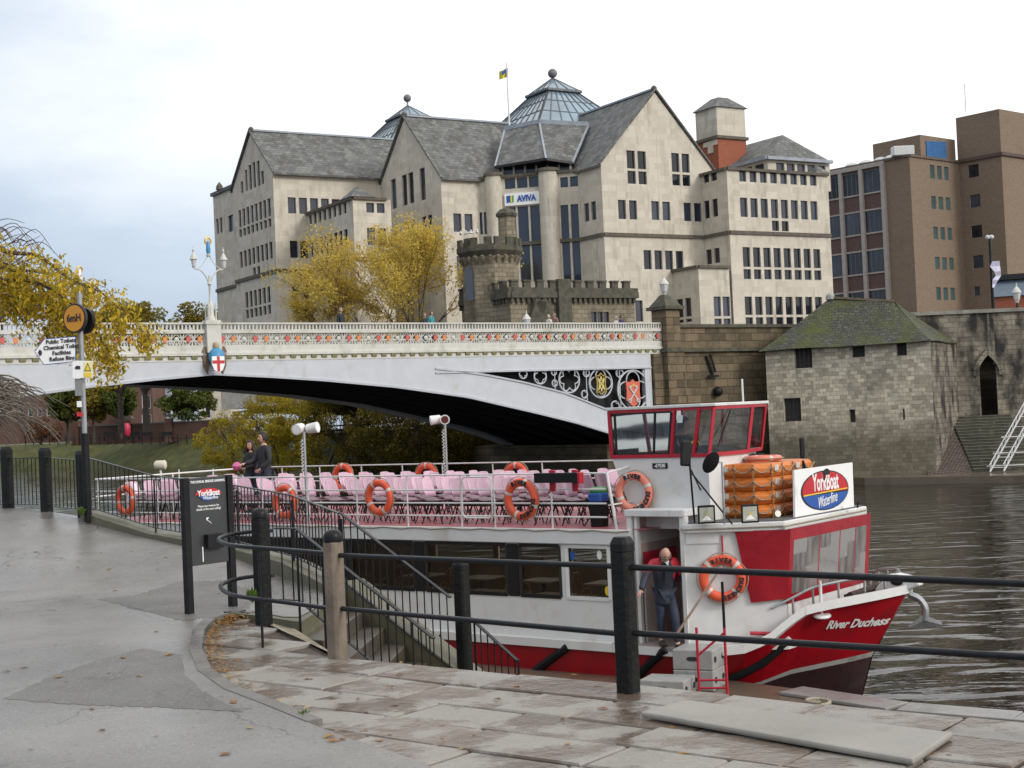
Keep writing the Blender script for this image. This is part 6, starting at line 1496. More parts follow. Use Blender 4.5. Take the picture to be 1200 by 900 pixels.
# pedestal and lamp standards at the crown
def lampstd(label, s, n, kind, h0=8.12):
    t = thing('bridge_lamp', label, 'lamp standard', G(s, n, TOP)); w = W(t)
    mb = GB(); mb.bx(s - .36, s + .36, n - .30, n + .25, h0 + .301, TOP + .1); mb.bx(s - .42, s + .42, n - .34, n + .29, TOP - .1, TOP + .02); w(mb, 'pedestal', M['bridge_cream'])
    c = G(s, n, TOP + .1); w0 = w
    def w(mb_, *a_, **k_):
        mb_.v = [Vector((c.x + (v.x - c.x) * .72, c.y + (v.y - c.y) * .72, c.z + (v.z - c.z) * .78)) for v in mb_.v]; return w0(mb_, *a_, **k_)
    mb = MB(); mb.lathe([(.34, 0), (.30, .18), (.22, .3), (.24, .75), (.17, 1.0), (.12, 1.15), (.085, 1.3), (.075, 2.1), (.11, 2.15), (.16, 2.22), (.10, 2.3), (.07, 2.4), (.065, 2.75)], c, 12)
    for a in range(4):
        d = BD * (.25 if a % 2 else -.25) + BN * (.25 if a < 2 else -.25); mb.lathe([(.06, 0), (.055, .8), (.07, .95), (.01, 1.15)], c + d, 6)
    w(mb, 'column', M['bridge_cream'], smooth=True)
    arm = MB()
    for sg_ in (-1, 1): arm.tube(smoothc([c + Z * 2.3 + BD * sg_ * .08, c + Z * 2.7 + BD * sg_ * .25, c + Z * 3.05 + BD * sg_ * .6, c + Z * 3.15 + BD * sg_ * 1.05], 5), .045, 6)
    for sg_ in (-1, 1): arm.tube(smoothc([c + Z * 3.1 + BD * sg_ * .95, c + Z * 3.35 + BD * sg_ * .5, c + Z * 3.8 + BD * sg_ * .15, c + Z * 4.0], 4), .03, 6)
    w(arm, 'arms', M['bridge_cream'], smooth=True)
    for sg_ in (-1, 1):
        q = c + Z * 3.2 + BD * sg_ * 1.05
        lan = w(MB().lathe([(.12, 0), (.20, .42)], q + Z * .1, 8), 'lantern', M['lantern_glass'])
        w(MB().lathe([(.10, 0), (.14, .1)], q, 8), 'lantern_foot', M['bridge_cream'], lan); w(MB().lathe([(.27, .50), (.24, .58), (.13, .78), (.06, .9), (.05, 1.0), (.09, 1.06), (.03, 1.15), (.02, 1.3)], q, 8), 'lantern_cap', M['bridge_cream'], lan, smooth=True)
    q = c + Z * 4.0
    w(MB().lathe([(.14, -.1), (.16, 0), (.05, .1)], q, 8), 'finial_base', M['bridge_cream'])
    w(MB().lathe([(.12, .08), (.15, .3), (.12, .7), (.05, .85)], q, 10), 'figure', M['blue_paint'] if kind else M['white_bright'], smooth=True)
    w(MB().torus(q + Z * .85, .20, .07, BD, Z, 14, 6), 'gold_wings', M['gold'], smooth=True)
lampstd('ornate double lantern with a gilded figure at the crown of the near bridge parapet', 0, .05, 1)
lampstd('ornate double lantern with a red cross figure on the far bridge parapet behind yellow leaves', -1.7, 13.1, 0)
def lantern(label, p, h, post_h=0., mat=None):
    t = thing('street_lantern', label, 'lantern', p); w = W(t); c = Vector(p) + Z * post_h
    if post_h: w(MB().lathe([(.12, 0), (.07, .2), (.05, post_h)], p, 8), 'post', mat or M['black'], smooth=True)
    w(MB().lathe([(.10, 0), (.12, .1), (.17, .2)], c, 8), 'foot', M['bridge_cream']); w(MB().lathe([(.18, .2), (.26, .62)], c, 8), 'lantern_glass', M['lantern_glass']); w(MB().lathe([(.30, .62), (.28, .7), (.12, .92), (.04, 1.02), (.05, 1.1), (.01, 1.25)], c, 8), 'cap', M['bridge_cream'], smooth=True)
# pier, abutment walls
def pier(s0, s1, label):
    t = thing('bridge_pier', label, 'pier', G((s0 + s1) / 2, 0, 0)); w = W(t)
    c = (s0 + s1) / 2; h = (s1 - s0) / 2
    mb = GB(); mb.bx(s0 - .12, s1 + .12, -.55, 1.3, -1, 8.2); mb.bx(s0, s1, -.45, .85, 8.2, 10.6); w(mb, 'shaft', M['abutment'])
    mb = GB(); mb.bx(s0 - .2, s1 + .2, -.65, 1.05, 8.1, 8.35); w(mb, 'string_course', M['sandstone_dark']); mb = GB(); mb.bx(s0 - .22, s1 + .22, -.66, 1.06, 10.601, 10.8)
    q = [G(s0 - .1, -.55, 10.8), G(s1 + .1, -.55, 10.8), G(s1 + .1, .95, 10.8), G(s0 - .1, .95, 10.8)]; tp = [G(c - .18, .05, 11.5), G(c + .18, .05, 11.5), G(c + .18, .4, 11.5), G(c - .18, .4, 11.5)]; mb.hexa(q + tp)
    w(mb, 'cap', M['sandstone_dark']); return c
c = pier(28.2, 29.25, 'dark stone pier with pyramid cap at the far end of the bridge'); lantern('white lantern on the pyramid cap of the bridge end pier', G(c, .2, 11.5), 1)
aw = thing('abutment_wall', 'blackened sandstone retaining wall between the bridge pier and the mossy roofed tower', 'wall', G(30, 0, 0)); w = W(aw)
mb = GB(); mb.bx(29.37, 41, .0, 1.0, -1, 9.55); mb.bx(27.32, 28.08, -.2, BW, -1, 8.0); w(mb, 'masonry', M['abutment'])
mb = GB(); mb.bx(29.47, 41, -.14, 1.1, 9.551, 9.75); mb.bx(29.47, 41, -.22, -.001, 8.1, 8.3); w(mb, 'coping', M['sandstone_dark'])
mb = GB(); mb.bx(29.47, 41, -.23, -.05, 8.301, 8.33); w(mb, 'moss', pm('wall_moss', (.09, .10, .03), .95, .3, 3.))
for ps_, pz_ in ((828, 420), (837, 418)):
    pass
mb = MB(); a, b = br(826, 417), br(834, 440); mb.bar(G(a[0], -.12, a[1]), G(b[0], -.12, b[1]), .1, .1, BN); a, b = br(831, 415), br(837, 436); mb.bar(G(a[0], -.12, a[1]), G(b[0], -.12, b[1]), .08, .08, BN); a = br(829, 441); mb.bar(G(a[0] - .1, -.2, a[1]), G(a[0] + .7, -.2, a[1]), .12, .12); w(mb, 'pipe_bracket', M['black'])
a = br(838, 459); w(MB().sphere(G(a[0], -.25, a[1]), .3, 8), 'wall_lamp', M['black_matt'], smooth=True)
la = thing('abutment_wall', 'stone abutment carrying the near end of the bridge beyond the left edge', 'wall', G(-28, 0, 0)); w = W(la)
mb = GB(); mb.bx(-45, -27.3, -.3, BW + .3, -1, 8.0); w(mb, 'masonry', M['abutment'])
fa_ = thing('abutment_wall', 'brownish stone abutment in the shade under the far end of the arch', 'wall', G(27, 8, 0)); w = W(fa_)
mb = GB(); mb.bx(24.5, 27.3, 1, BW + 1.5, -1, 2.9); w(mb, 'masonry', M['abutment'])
lq = hit(617, 372, G(0, BW, 0), BN); lantern('white lantern on a thin post on the far bridge parapet before the gatehouse', Vector((lq.x, lq.y, TOP - .3)), 1.55, .9)
# people crossing the bridge
for i, (px, top_, coat, hair_, lab, rz, sc_) in enumerate([(399, 361, C_coat, (.35, .25, .16), 'person with fair hair and a dark coat crossing the bridge alone', .9, .97), (497, 367, C_coat, (.2, .15, .11), 'person in dark clothes on the bridge beside one in a teal jacket', .9, .92), (505, 365, pm('teal_jacket', (.03, .22, .25), .7, .1), (.10, .05, .03), 'person in a teal jacket crossing the bridge beside another walker', .9, .95), (643, 369, pm('cream_top', (.6, .55, .48), .7, .1), (.5, .45, .38), 'person in pale clothes on the bridge before the gatehouse', -.9, .90), (650, 367, pm('brown_top', (.22, .13, .10), .7, .1), (.2, .13, .09), 'person in brown on the bridge before the gatehouse, next to a paler walker', -.9, .93), (722, 371, pm('grey_top', (.55, .55, .56), .7, .1), (.45, .42, .4), 'person in pale grey near the right end of the bridge', .9, .86), (728, 369, pm('purple_top', (.06, .04, .13), .7, .1), (.03, .02, .04), 'person in a dark purple hooded top near the right end of the bridge', .9, .9), (0, 356, C_coat, (.3, .15, .1), 'person in a dark coat on the bridge at the left edge of the photo', 1.2, 1.0)]):
    p = hit(px, top_, G(0, 3.2, 0), BN); zf = p.z - 1.78 * sc_; person(lab, Vector((p.x, p.y, zf)), rz, STAND, coat, C_jean, C_shoe, hair_, 'short', sc_, simple=True)
mb = GB(); mb.bx(-40, 40, .4, 4.4, 8.301, 8.33); struct('bridge_pavement', mb, M['kerb'])
# ================================================================== STONE OFFICE BUILDING
ang = math.radians(31.35); A = Vector((math.cos(ang), math.sin(ang), 0)); Bd = Vector((-math.sin(ang), math.cos(ang), 0))
ZG = 6.5
P708 = aty(706, 235, 112); P708.z = 0
off = thing('office_building', 'large pale limestone office block with steep slate gables and glass pyramids behind the bridge', 'building', Vector((P708.x, P708.y, ZG))); ow = W(off)
fRG = Facade(P708, A)
P823 = fRG.w(fRG.sz(823, 240)[0], 0); LRG = (P823 - fRG.P).dot(A)
fRWB = Facade(P823, -Bd); LRB = fRWB.sz(853.5, 240)[0]; P853 = fRWB.w(LRB, 0)
fRWA = Facade(P853, A); LRA = fRWA.sz(971.5, 240)[0]
t = Facade(P708, -Bd); a = t.sz(679, 240)[0]; P679 = t.w(a, 0); fRGS = Facade(P679, -Bd); LRGS = -a
dD = (A - Bd).normalized(); t = Facade(P679, dD); a = t.sz(562, 250)[0]; PL = t.w(a, 0); fD = Facade(PL, dD); LD = -a
t = Facade(PL, A); a = t.sz(517.5, 230)[0]; P517 = t.w(a, 0); fMA = Facade(P517, A); LMA = -a
t = Facade(P517, -Bd); a = t.sz(440, 230)[0]; P440 = t.w(a, 0); fMG = Facade(P440, -Bd); LMG = -a
pin = fMG.w(fMG.sz(446, 222)[0], 0); t = Facade(pin, A); a = t.sz(319.6, 205)[0]; P320 = t.w(a, 0); fLS = Facade(P320, A); LLS = -a
t = Facade(P320, -Bd); a = t.sz(272.5, 222)[0]; P272 = t.w(a, 0); fLG = Facade(P272, -Bd); LLG = -a
b0 = fLS.w(fLS.sz(361, 262)[0], 0); fBB = Facade(b0, -Bd); LBB = fBB.sz(414, 250)[0]; fBA = Facade(fBB.w(LBB, 0), A); LBA = fBA.sz(453, 250)[0]
l0 = fRG.w(fRG.sz(789, 330)[0], 0); fLB = Facade(l0, -Bd); LLB = fLB.sz(819, 330)[0]; fLA = Facade(fLB.w(LLB, 0) , A); LLA = fLA.sz(855, 330)[0]
T0 = P272 + A * 1.2; t = Facade(T0, -Bd); a = t.sz(250, 240)[0]; fT = Facade(t.w(a, 0), -Bd); LT = -a
print('office', [round(x, 1) for x in (LRG, LRB, LRA, LRGS, LD, LMA, LMG, LLS, LLG, LBB, LBA, LLB, LLA, LT)], P320, P517)
# windows measured on each front
r = fLG.row
r(279, 316.5, 8, 247, 279, .32, 268.5); r(280.6, 318.8, 8, 295.6, 314.4, .32); r(296, 304.5, 2, 314.0, 323.5, .3); r(287, 316.3, 6, 343, 374, .32, 362.5)
for x0, x1, y0, y1 in ((248, 262, 400, 466), (272, 285, 335, 456), (292, 308, 308, 448), (315, 330, 292, 438), (338, 354, 285, 428), (362, 378, 342, 416)): fLG.row(230 + x0 / 4.8, 230 + x1 / 4.8, 1, 130 + y0 / 4.8, 130 + y1 / 4.8)
r = fLS.row; r(337, 398, 5, 231, 250, .27); r(339.5, 361, 2, 282, 302, .22); r(342, 362, 2, 333, 368, .24, 352)
r = fBB.row; r(361.7, 405.5, 8, 252.5, 264.5, .4); r(363, 407, 8, 282, 302, .32); r(380, 390.5, 2, 299.5, 311, .3)
r = fBA.row; r(429, 450.5, 2, 237.5, 249, .25); r(430, 452, 2, 267, 287.5, .25)
r = fMG.row; r(457.8, 463.5, 1, 211, 246); r(470.5, 484, 2, 206, 242, .25); r(491.3, 497.5, 1, 198, 236); r(473.5, 485.7, 2, 261, 281.5, .25); r(494.5, 506, 2, 254.5, 277, .25); r(455, 465, 2, 268, 287.5, .25)
fMA.row(531, 553.5, 2, 250, 271.5, .28)
fMA.row(535, 560, 3, 300, 330, .25)
r = fD.row; r(591.5, 633.5, 3, 243.5, 331, .14); r(656.5, 677.5, 2, 240.5, 331, .22); r(561, 570.5, 2, 249, 275, .3); r(591, 632, 3, 209.5, 222, .12); r(656, 677, 2, 208, 220, .2)
fRGS.row(684, 698, 2, 239, 260.5, .3)
r = fRG.row; r(734, 756.5, 2, 176, 215, .24, 198.5); r(786.5, 807.5, 2, 179, 217, .24, 202.5); r(724, 746, 2, 234, 256.5, .3); r(763, 785, 2, 235.5, 257.5, .3); r(801, 822, 2, 237.3, 259, .27); r(754, 800.5, 4, 293, 315.5, .28); r(744, 753, 1, 352, 377)
r = fRWB.row; r(824.5, 840.5, 2, 236, 257, .35); r(824, 839.5, 2, 204, 215, .25); r(827, 843, 2, 293, 310.5, .3)
r = fRWA.row; r(866, 956.5, 8, 199.5, 212.5, .34); r(867, 957.5, 8, 231.5, 254, .30); r(904.5, 924, 2, 258.5, 270.5, .28); r(870, 961, 8, 289.5, 327, .29, 314); r(872.5, 963, 8, 347.5, 382, .29, 370.5)
fLB.row(793, 809.5, 2, 351, 379, .25, 374); fLA.row(836, 857 - 2, 2, 347.5, 382, .2, 372)
fT.row(253, 260, 2, 257, 275, .3); fT.row(267, 273, 1, 253.5, 273)
walls = MB()
def ztop(f, px, py): return f.sz(px, py)[1]
def gab(f, L, apx, eLx, eRx):
    sa, za = f.sz(*apx); zl = f.sz(*eLx)[1]; zr = f.sz(*eRx)[1]; ze = (zl + zr) / 2; return [(0, ZG), (L, ZG), (L, ze), (sa, za), (0, ze)], sa, za, ze
def flat(f, L, z): return [(0, ZG), (L, ZG), (L, z), (0, z)]
oLG, saL, zaL, zeL = gab(fLG, LLG, (293.5, 156.5), (272.5, 221), (319.6, 202)); fLG.wall(walls, oLG)
fLS.wall(walls, flat(fLS, LLS + .3, zeL + .0))
zb_B = ztop(fBB, 361, 250.5); zb_B = (zb_B + ztop(fBB, 412, 234)) / 2; fBB.wall(walls, flat(fBB, LBB, zb_B)); fBA.wall(walls, flat(fBA, LBA + .4, zb_B))
oMG, saM, zaM, zeM = gab(fMG, LMG, (473.5, 139.5), (441, 232), (517.3, 208)); fMG.wall(walls, oMG)
fMA.wall(walls, flat(fMA, LMA, zeM))
zD = ztop(fD, 612, 206); fD.wall(walls, flat(fD, LD, zD))
oRG, saR, zaR, zeR = gab(fRG, LRG + 1.0, (767, 108.5), (705, 189), (826, 190)); 
zeR = fRG.sz(706, 191)[1]; sR = 2 * saR; oRG = [(0, ZG), (sR, ZG), (sR, zeR), (saR, zaR), (0, zeR)]; fRG.wall(walls, oRG)
fRGS.wall(walls, flat(fRGS, LRGS, zeR))
zRW = ztop(fRWA, 856, 198.5); fRWB.wall(walls, flat(fRWB, LRB, zRW)); fRWA.wall(walls, flat(fRWA, LRA, zRW))
zLB = ztop(fLB, 819, 313); fLB.wall(walls, flat(fLB, LLB, zLB)); fLA.wall(walls, flat(fLA, LLA, zLB))
zT = ztop(fT, 255, 228); fT.wall(walls, flat(fT, LT, zT))
# backs and tops so that the block is solid from any side
e = fRWA.w(LRA, 0)
def wq_(a, b, z0, z1): walls.quad(Vector((a.x, a.y, z0)), Vector((b.x, b.y, z0)), Vector((b.x, b.y, z1)), Vector((a.x, a.y, z1)))
back = 26
wq_(e, e + Bd * back, ZG, zRW); wq_(e + Bd * back, P320 + Bd * (LLG), ZG, zeL); wq_(P272, P272 + A * 6, ZG, zeL); wq_(fT.w(0, 0), fT.w(0, 0) + A * 8, ZG, zT)
def cap(pts, z): walls.quad(*[Vector((p.x, p.y, z)) for p in pts])
cap([P823 + Bd * 2, P853, e, e + Bd * back, P823 + Bd * back], zRW - 1.0); cap([b0, fBB.w(LBB, 0), fBA.w(LBA + .4, 0), fBA.w(LBA + .4, 0) + Bd * 6], zb_B - 1.4); cap([l0, fLB.w(LLB, 0), fLA.w(LLA, 0), fLA.w(LLA, 0) + Bd * LLB], zLB - .1)
ow(walls, 'wall', M['ashlar'])
for f in (fLG, fLS, fBB, fBA, fMG, fMA, fRGS, fRG, fRWB, fRWA, fLB, fLA, fT): f.panes(ow, M['pane'], frame=M['glazing_bar'], fw=.07)
fD.panes(ow, M['pane_blue'], frame=M['glazing_bar'], fw=.08)
# string courses and copings
def band(f, L, z, h=.28, o=.14): sc_m.hexa([f.w(-o * .0, z - h / 2), f.w(L, z - h / 2), f.w(L, z - h / 2, o), f.w(-.0, z - h / 2, o), f.w(0, z + h / 2), f.w(L, z + h / 2), f.w(L, z + h / 2, o), f.w(0, z + h / 2, o)])
zs = ztop(fRG, 708, 274.5); sc_m = MB()
for f, L in ((fRG, LRG), (fRWB, LRB), (fRWA, LRA), (fRGS, LRGS), (fD, LD)): band(f, L, zs)
ow(sc_m, 'string_course', M['ashlar_dark']); sc_m = MB(); zs2 = ztop(fLG, 326, 316.5)
for f, L in ((fLG, LLG), (fLS, LLS), (fBB, LBB), (fBA, LBA), (fMG, LMG), (fT, LT)): band(f, L, zs2)
ow(sc_m, 'string_course', M['ashlar_dark'])
for f, L, z in ((fRWA, LRA, zRW), (fRWB, LRB, zRW), (fBB, LBB, zb_B), (fBA, LBA, zb_B), (fLB, LLB, zLB), (fLA, LLA, zLB), (fD, LD, zD)): sc_m = MB(); band(f, L, z + .05, .22, .2); ow(sc_m, 'parapet_coping', M['ashlar_dark'])
# roofs
def groof(f, sa, za, ze, Lw, vec, name='roof', over=.10):
    ap = f.w(sa, za + .12, over); eL, eR = f.w(-.25, ze - .28, over), f.w(2 * sa + .25, ze - .28, over); up = Z * .14
    mb = MB()
    for e_ in (eL, eR): mb.hexa([ap, e_, e_ + vec, ap + vec, ap + up, e_ + up, e_ + vec + up, ap + vec + up])
    ow(mb, name, M['slate'])
    cb = MB()
    for e_ in (eL, eR): cb.bar(ap + up * 1.2 + f.n * .02, e_ + up * 1.2 + f.n * .02, .16, .12)
    ow(cb, 'verge', M['slate']); q = ap + up; ow(MB().lathe([(.22, 0), (.24, .15), (.12, .3)], q - f.n * .15, 8), 'apex_stone', M['ashlar_dark'])
    ow(MB().bar(ap + up * 1.3, ap + vec + up * 1.3, .3, .15), 'ridge', M['lead'])
groof(fLG, saL, zaL, zeL, LLG, A * (LLS + 16)); groof(fMG, saM, zaM, zeM, LMG, A * (LMA + 14)); groof(fRG, saR, zaR, zeR, LRG, Bd * 24)
# far left turret cap
ow(MB().prism([Vector((p.x, p.y, zT)) for p in (fT.w(-.2, 0, .2), fT.w(LT, 0, .2), fT.w(LT, 0) + A * 6, fT.w(-.2, 0) + A * 6)], Z * .3), 'turret_roof', M['slate'])
q = fT.w(LT * .25, zT + .3, .1); ow(MB().lathe([(.35, 0), (.3, .35), (.05, .7)], q, 8), 'finial', M['ashlar_dark'])
# bay cap
q = fBB.w(LBB, zb_B + .15); ow(MB().add([q + A * -.25 + Bd * -.25, q + A * 1.9 + Bd * -.25, q + A * 1.9 + Bd * 1.9, q + A * -.25 + Bd * 1.9, q + A * .8 + Bd * .8 + Z * 1.0], [(0, 1, 4), (1, 2, 4), (2, 3, 4), (3, 0, 4)]), 'bay_cap', M['slate'])
q = fRWA.w(LRA, zRW + .15); ow(MB().add([q + A * .2 + Bd * -.2, q + A * -1.4 + Bd * -.2, q + A * -1.4 + Bd * 1.4, q + A * .2 + Bd * 1.4, q + A * -.6 + Bd * .6 + Z * .8], [(0, 1, 4), (1, 2, 4), (2, 3, 4), (3, 0, 4)]), 'bay_cap', M['slate'])
# round shafts of the entrance
for x0, x1 in ((570.5, 590.5), (633, 656)):
    a0, a1 = fD.s_at(x0, 20), fD.s_at(x1, 20); c = fD.w((a0 + a1) / 2, 0, -.1); ow(MB().lathe([((a1 - a0) / 2, ZG), ((a1 - a0) / 2, zD + .15)], c, 24), 'round_shaft', M['ashlar'], smooth=True); ow(MB().lathe([((a1 - a0) / 2 + .15, zD + .151), ((a1 - a0) / 2 + .1, zD + .4)], c, 20), 'shaft_cap', M['ashlar_dark'])
# sign
p = [fD.sz(591.5, 227.5), fD.sz(633, 226), fD.sz(633, 240), fD.sz(591.5, 242)]
z0_, z1_ = p[3][1], p[0][1]; s0_, s1_ = p[0][0], p[1][0]
sgb = ow(MB().prism([fD.w(s0_, z0_, .05), fD.w(s1_, z0_, .05), fD.w(s1_, z1_, .05), fD.w(s0_, z1_, .05)], fD.n * .12), 'sign_board', M['white_bright'])
hh = z1_ - z0_; ww = s1_ - s0_
text('AVIVA', hh * .66, fD.w(s0_ + ww * .625, (z0_ + z1_) / 2, .19), fD.d, Z, M['text_blue'], parent=sgb, rel=ow.o, bold=.03, extrude=.02, sx=.82)
for x0, x1, y0, y1, mt in ((.06, .17, .25, .8, M['text_blue']), (.172, .215, .22, .78, pm('sign_yellow', (.75, .65, .05), .5, .03)), (.216, .26, .25, .8, M['green'])):
    ow(MB().prism([fD.w(s0_ + ww * x, z0_ + hh * y, .175) for x, y in ((x0, y0), (x1, y0 + .02), (x1, y1 + .03), (x0, y1))], fD.n * .02), 'sign_emblem', mt, sgb)
# recessed clerestory and slate roof over the entrance
clp = [fD.w(fD.s_at(584, 27), 0, -1.0), fD.w(fD.s_at(664, 27), 0, -1.0)]
zc0, zc1 = zD - .2, fD.sz(625, 187)[1]
ow(MB().prism([Vector((q.x, q.y, zc0)) for q in (clp[0], clp[1], clp[1] - fD.n * 1.2, clp[0] - fD.n * 1.2)], Z * (zc1 - zc0 - .15)), 'clerestory', M['pane'])
for k in range(7): q = clp[0].lerp(clp[1], k / 6) + fD.n * .05; ow(MB().bar(Vector((q.x, q.y, zc0)), Vector((q.x, q.y, zc1 - .1)), .16, .16), 'mullion', M['ashlar'])
def onD(px, py, o): return hit(px, py, fD.P + fD.n * o, fD.n)
bL, bM, bR = onD(580, 196, -.4), onD(640, 186.5, .9), onD(671, 191, -.4); tL, tM, tR = onD(592, 151, -5), onD(632, 143, -4.2), onD(690, 146, -5)
ow(MB().add([bL, bM, bR, tR, tM, tL], [(0, 1, 4, 5), (1, 2, 3, 4)]), 'entrance_roof', M['slate'])
ow(MB().add([bL, bM, bR, bR - fD.n * 2 , bL - fD.n * 2], [(0, 1, 2, 3, 4)]), 'eave_soffit', M['frame_black'])
mb = MB()
for a_, b_ in ((tL, tM), (tM, tR)): mb.bar(a_, b_, .5, .35)
for a_, b_ in ((tL, bL), (tM, bM), (tR, bR)): mb.bar(a_, b_, .16, .12)
ow(mb, 'lead_flashing', M['lead'])
mb = MB()
for a_, b_ in ((bL, bM), (bM, bR)): mb.bar(a_, b_, .2, .2)
ow(mb, 'gutter', M['frame_black'])
# glass pyramids
def pyramid(corner, a, zb, zl, za, zball, t):
    cx = corner + (A + Bd) * a / 2; cx.z = 0; w = W(t)
    def ring(h, z): return [cx + A * x * h + Bd * y * h + Z * z for x, y in ((-1, -1), (1, -1), (1, 1), (-1, 1))]
    q0, q1 = ring(a / 2, zb), ring(a * .15, zl)
    for k in range(4): w(MB().quad(q0[k], q0[(k + 1) % 4], q1[(k + 1) % 4], q1[k]), 'glass_slope', M['glazing'], recalc=False)
    mb = MB()
    for k in range(4):
        for f in [i / 8 for i in range(9)]: mb.bar(q0[k].lerp(q0[(k + 1) % 4], f) + Z * .03, q1[k].lerp(q1[(k + 1) % 4], f) + Z * .03, .09 if 0 < f < 1 else .2, .07)
        for f in (.33, .66): mb.bar(q0[k].lerp(q1[k], f) + Z * .03, q0[(k + 1) % 4].lerp(q1[(k + 1) % 4], f) + Z * .03, .07, .06)
    w(mb, 'glazing_bars', M['glazing_bar'])
    w(MB().hexa(ring(a / 2 + .1, zb - .7) + ring(a / 2 + .1, zb)), 'curb', M['lead'])
    l0, l1 = ring(a * .185, zl - .05), ring(.06, za); w(MB().add(l0 + l1, [(0, 1, 5, 4), (1, 2, 6, 5), (2, 3, 7, 6), (3, 0, 4, 7), (0, 3, 2, 1)]), 'lantern_roof', M['glazing'])
    mb = MB()
    for k in range(4):
        for f in (0, .33, .66): mb.bar(l0[k].lerp(l0[(k + 1) % 4], f) + Z * .02, l1[k].lerp(l1[(k + 1) % 4], f) + Z * .02, .08, .06)
        mb.bar(l0[k], l0[(k + 1) % 4], .2, .2)
    w(mb, 'lantern_bars', M['glazing_bar']); w(MB().sphere(Vector((cx.x, cx.y, zball)), .42, 10), 'ball', pm('ball_finial', (.16, .15, .16), .5, .1), smooth=True); w(MB().cyl(Vector((cx.x, cx.y, za - .2)), Vector((cx.x, cx.y, zball)), .1), 'spike', M['lead'])
pcn = onD(631, 141.5, -5.2); fa_ = Facade(pcn, A); aside = fa_.sz(717, 137)[0] * 1.27
cxp = pcn + (A + Bd) * aside / 2
pyramid(Vector((pcn.x, pcn.y, 0)), aside, pcn.z, aty(648, 110, cxp.y).z, aty(648, 92, cxp.y).z, aty(648, 86, cxp.y).z, off)
k_ = aty(478, 132, cxp.y * 1.2); cc = Vector((k_.x, k_.y, 0)); dzp = aty(648, 92, cxp.y).z - pcn.z
za2 = aty(477, 124, cc.y).z; pyramid(cc - (A + Bd) * aside / 2, aside, za2 - dzp, za2 - (aty(648, 92, cxp.y).z - aty(648, 110, cxp.y).z), za2, za2 + .8, off)
# roof block of the right wing
hc = fRWA.w(fRWA.s_at(912, 29), 0, -1.6); zE = aty(912, 185, hc.y).z; t = Facade(hc, A); wA_ = t.sz(972, 189)[0]; dB = 17
mb = MB(); C = [hc + Bd * -.3 + A * -.3, hc + A * (wA_) + Bd * -.3, hc + A * wA_ + Bd * dB, hc + A * -.3 + Bd * dB]; C = [Vector((q.x, q.y, zE)) for q in C]
pk = hit(917, 158, hc + A * wA_ / 2, A); pk2 = pk + Bd * (dB - (pk - hc).dot(Bd) + 3)
mb.add(C + [pk, pk2], [(0, 1, 4), (1, 2, 5, 4), (2, 3, 5), (3, 0, 4, 5)]); ow(mb, 'hip_roof', M['slate'])
mb = MB(); mb.bar(C[0], C[1], .3, .25); mb.bar(C[0], C[3], .3, .25); ow(mb, 'gutter', M['lead'])
fcl = Facade(hc, A); z1c = zE - .1; fcl.rects(.9, wA_ - .5, zE - 1.75, zE - .3, 5, .22)
cw_ = MB(); fcl.wall(cw_, [(0, zRW - 1), (wA_, zRW - 1), (wA_, z1c), (0, z1c)]); fcs = Facade(hc + Bd * dB, -Bd); fcs.rects(2, dB - .5, zE - 1.75, zE - .3, 10, .22); fcs.wall(cw_, [(0, zRW - 1), (dB, zRW - 1), (dB, z1c), (0, z1c)]); ow(cw_, 'clerestory_wall', M['ashlar']); fcl.panes(ow, M['pane']); fcs.panes(ow, M['pane'])
# lift tower on the roof
lc = aty(841, 160, 122); lc.z = 0; t = Facade(lc, A); la_ = t.sz(874, 160)[0]; t2 = Facade(lc, -Bd); lb_ = -t2.sz(816, 160)[0]
C = [lc, lc + A * la_, lc + A * la_ + Bd * lb_, lc + Bd * lb_]
zz0, zz1, zz2 = aty(841, 162, 122).z, aty(841, 124.5, 122).z, aty(841, 200, 122).z
ow(MB().prism([q + Z * (zz0 + .25) for q in C], Z * (zz1 - zz0 - .25)), 'lift_tower', M['ashlar']); ow(MB().prism([q + Z * (zz2 - 4) for q in C], Z * (zz0 - zz2 + 4)), 'brick_base', M['red_brick'])
cc = sum(C, Vector()) / 4; ow(MB().prism([q + (q - cc).normalized() * .25 + Z * (zz0 + .002) for q in C], Z * .25), 'tower_string', M['ashlar_dark'])
q0 = [q + (q - cc).normalized() * .3 + Z * zz1 for q in C]; q1 = [cc + (q - cc) * .35 + Z * (zz1 + 1.05) for q in C]; ow(MB().hexa(q0 + q1), 'tower_cap', M['slate'])
ow(MB().prism([lc + Bd * .02 + q for q in ()] or [lc + A * -.02 + Bd * x + Z * (zz0 + z) for x, z in ((.05, 0), (1.9, -.1), (1.9, -.5), (1.3, -.5), (1.3, -1.1), (.6, -1.1), (.6, -.5), (.05, -.5))], A * -.05), 'stone_patch', M['ashlar'])
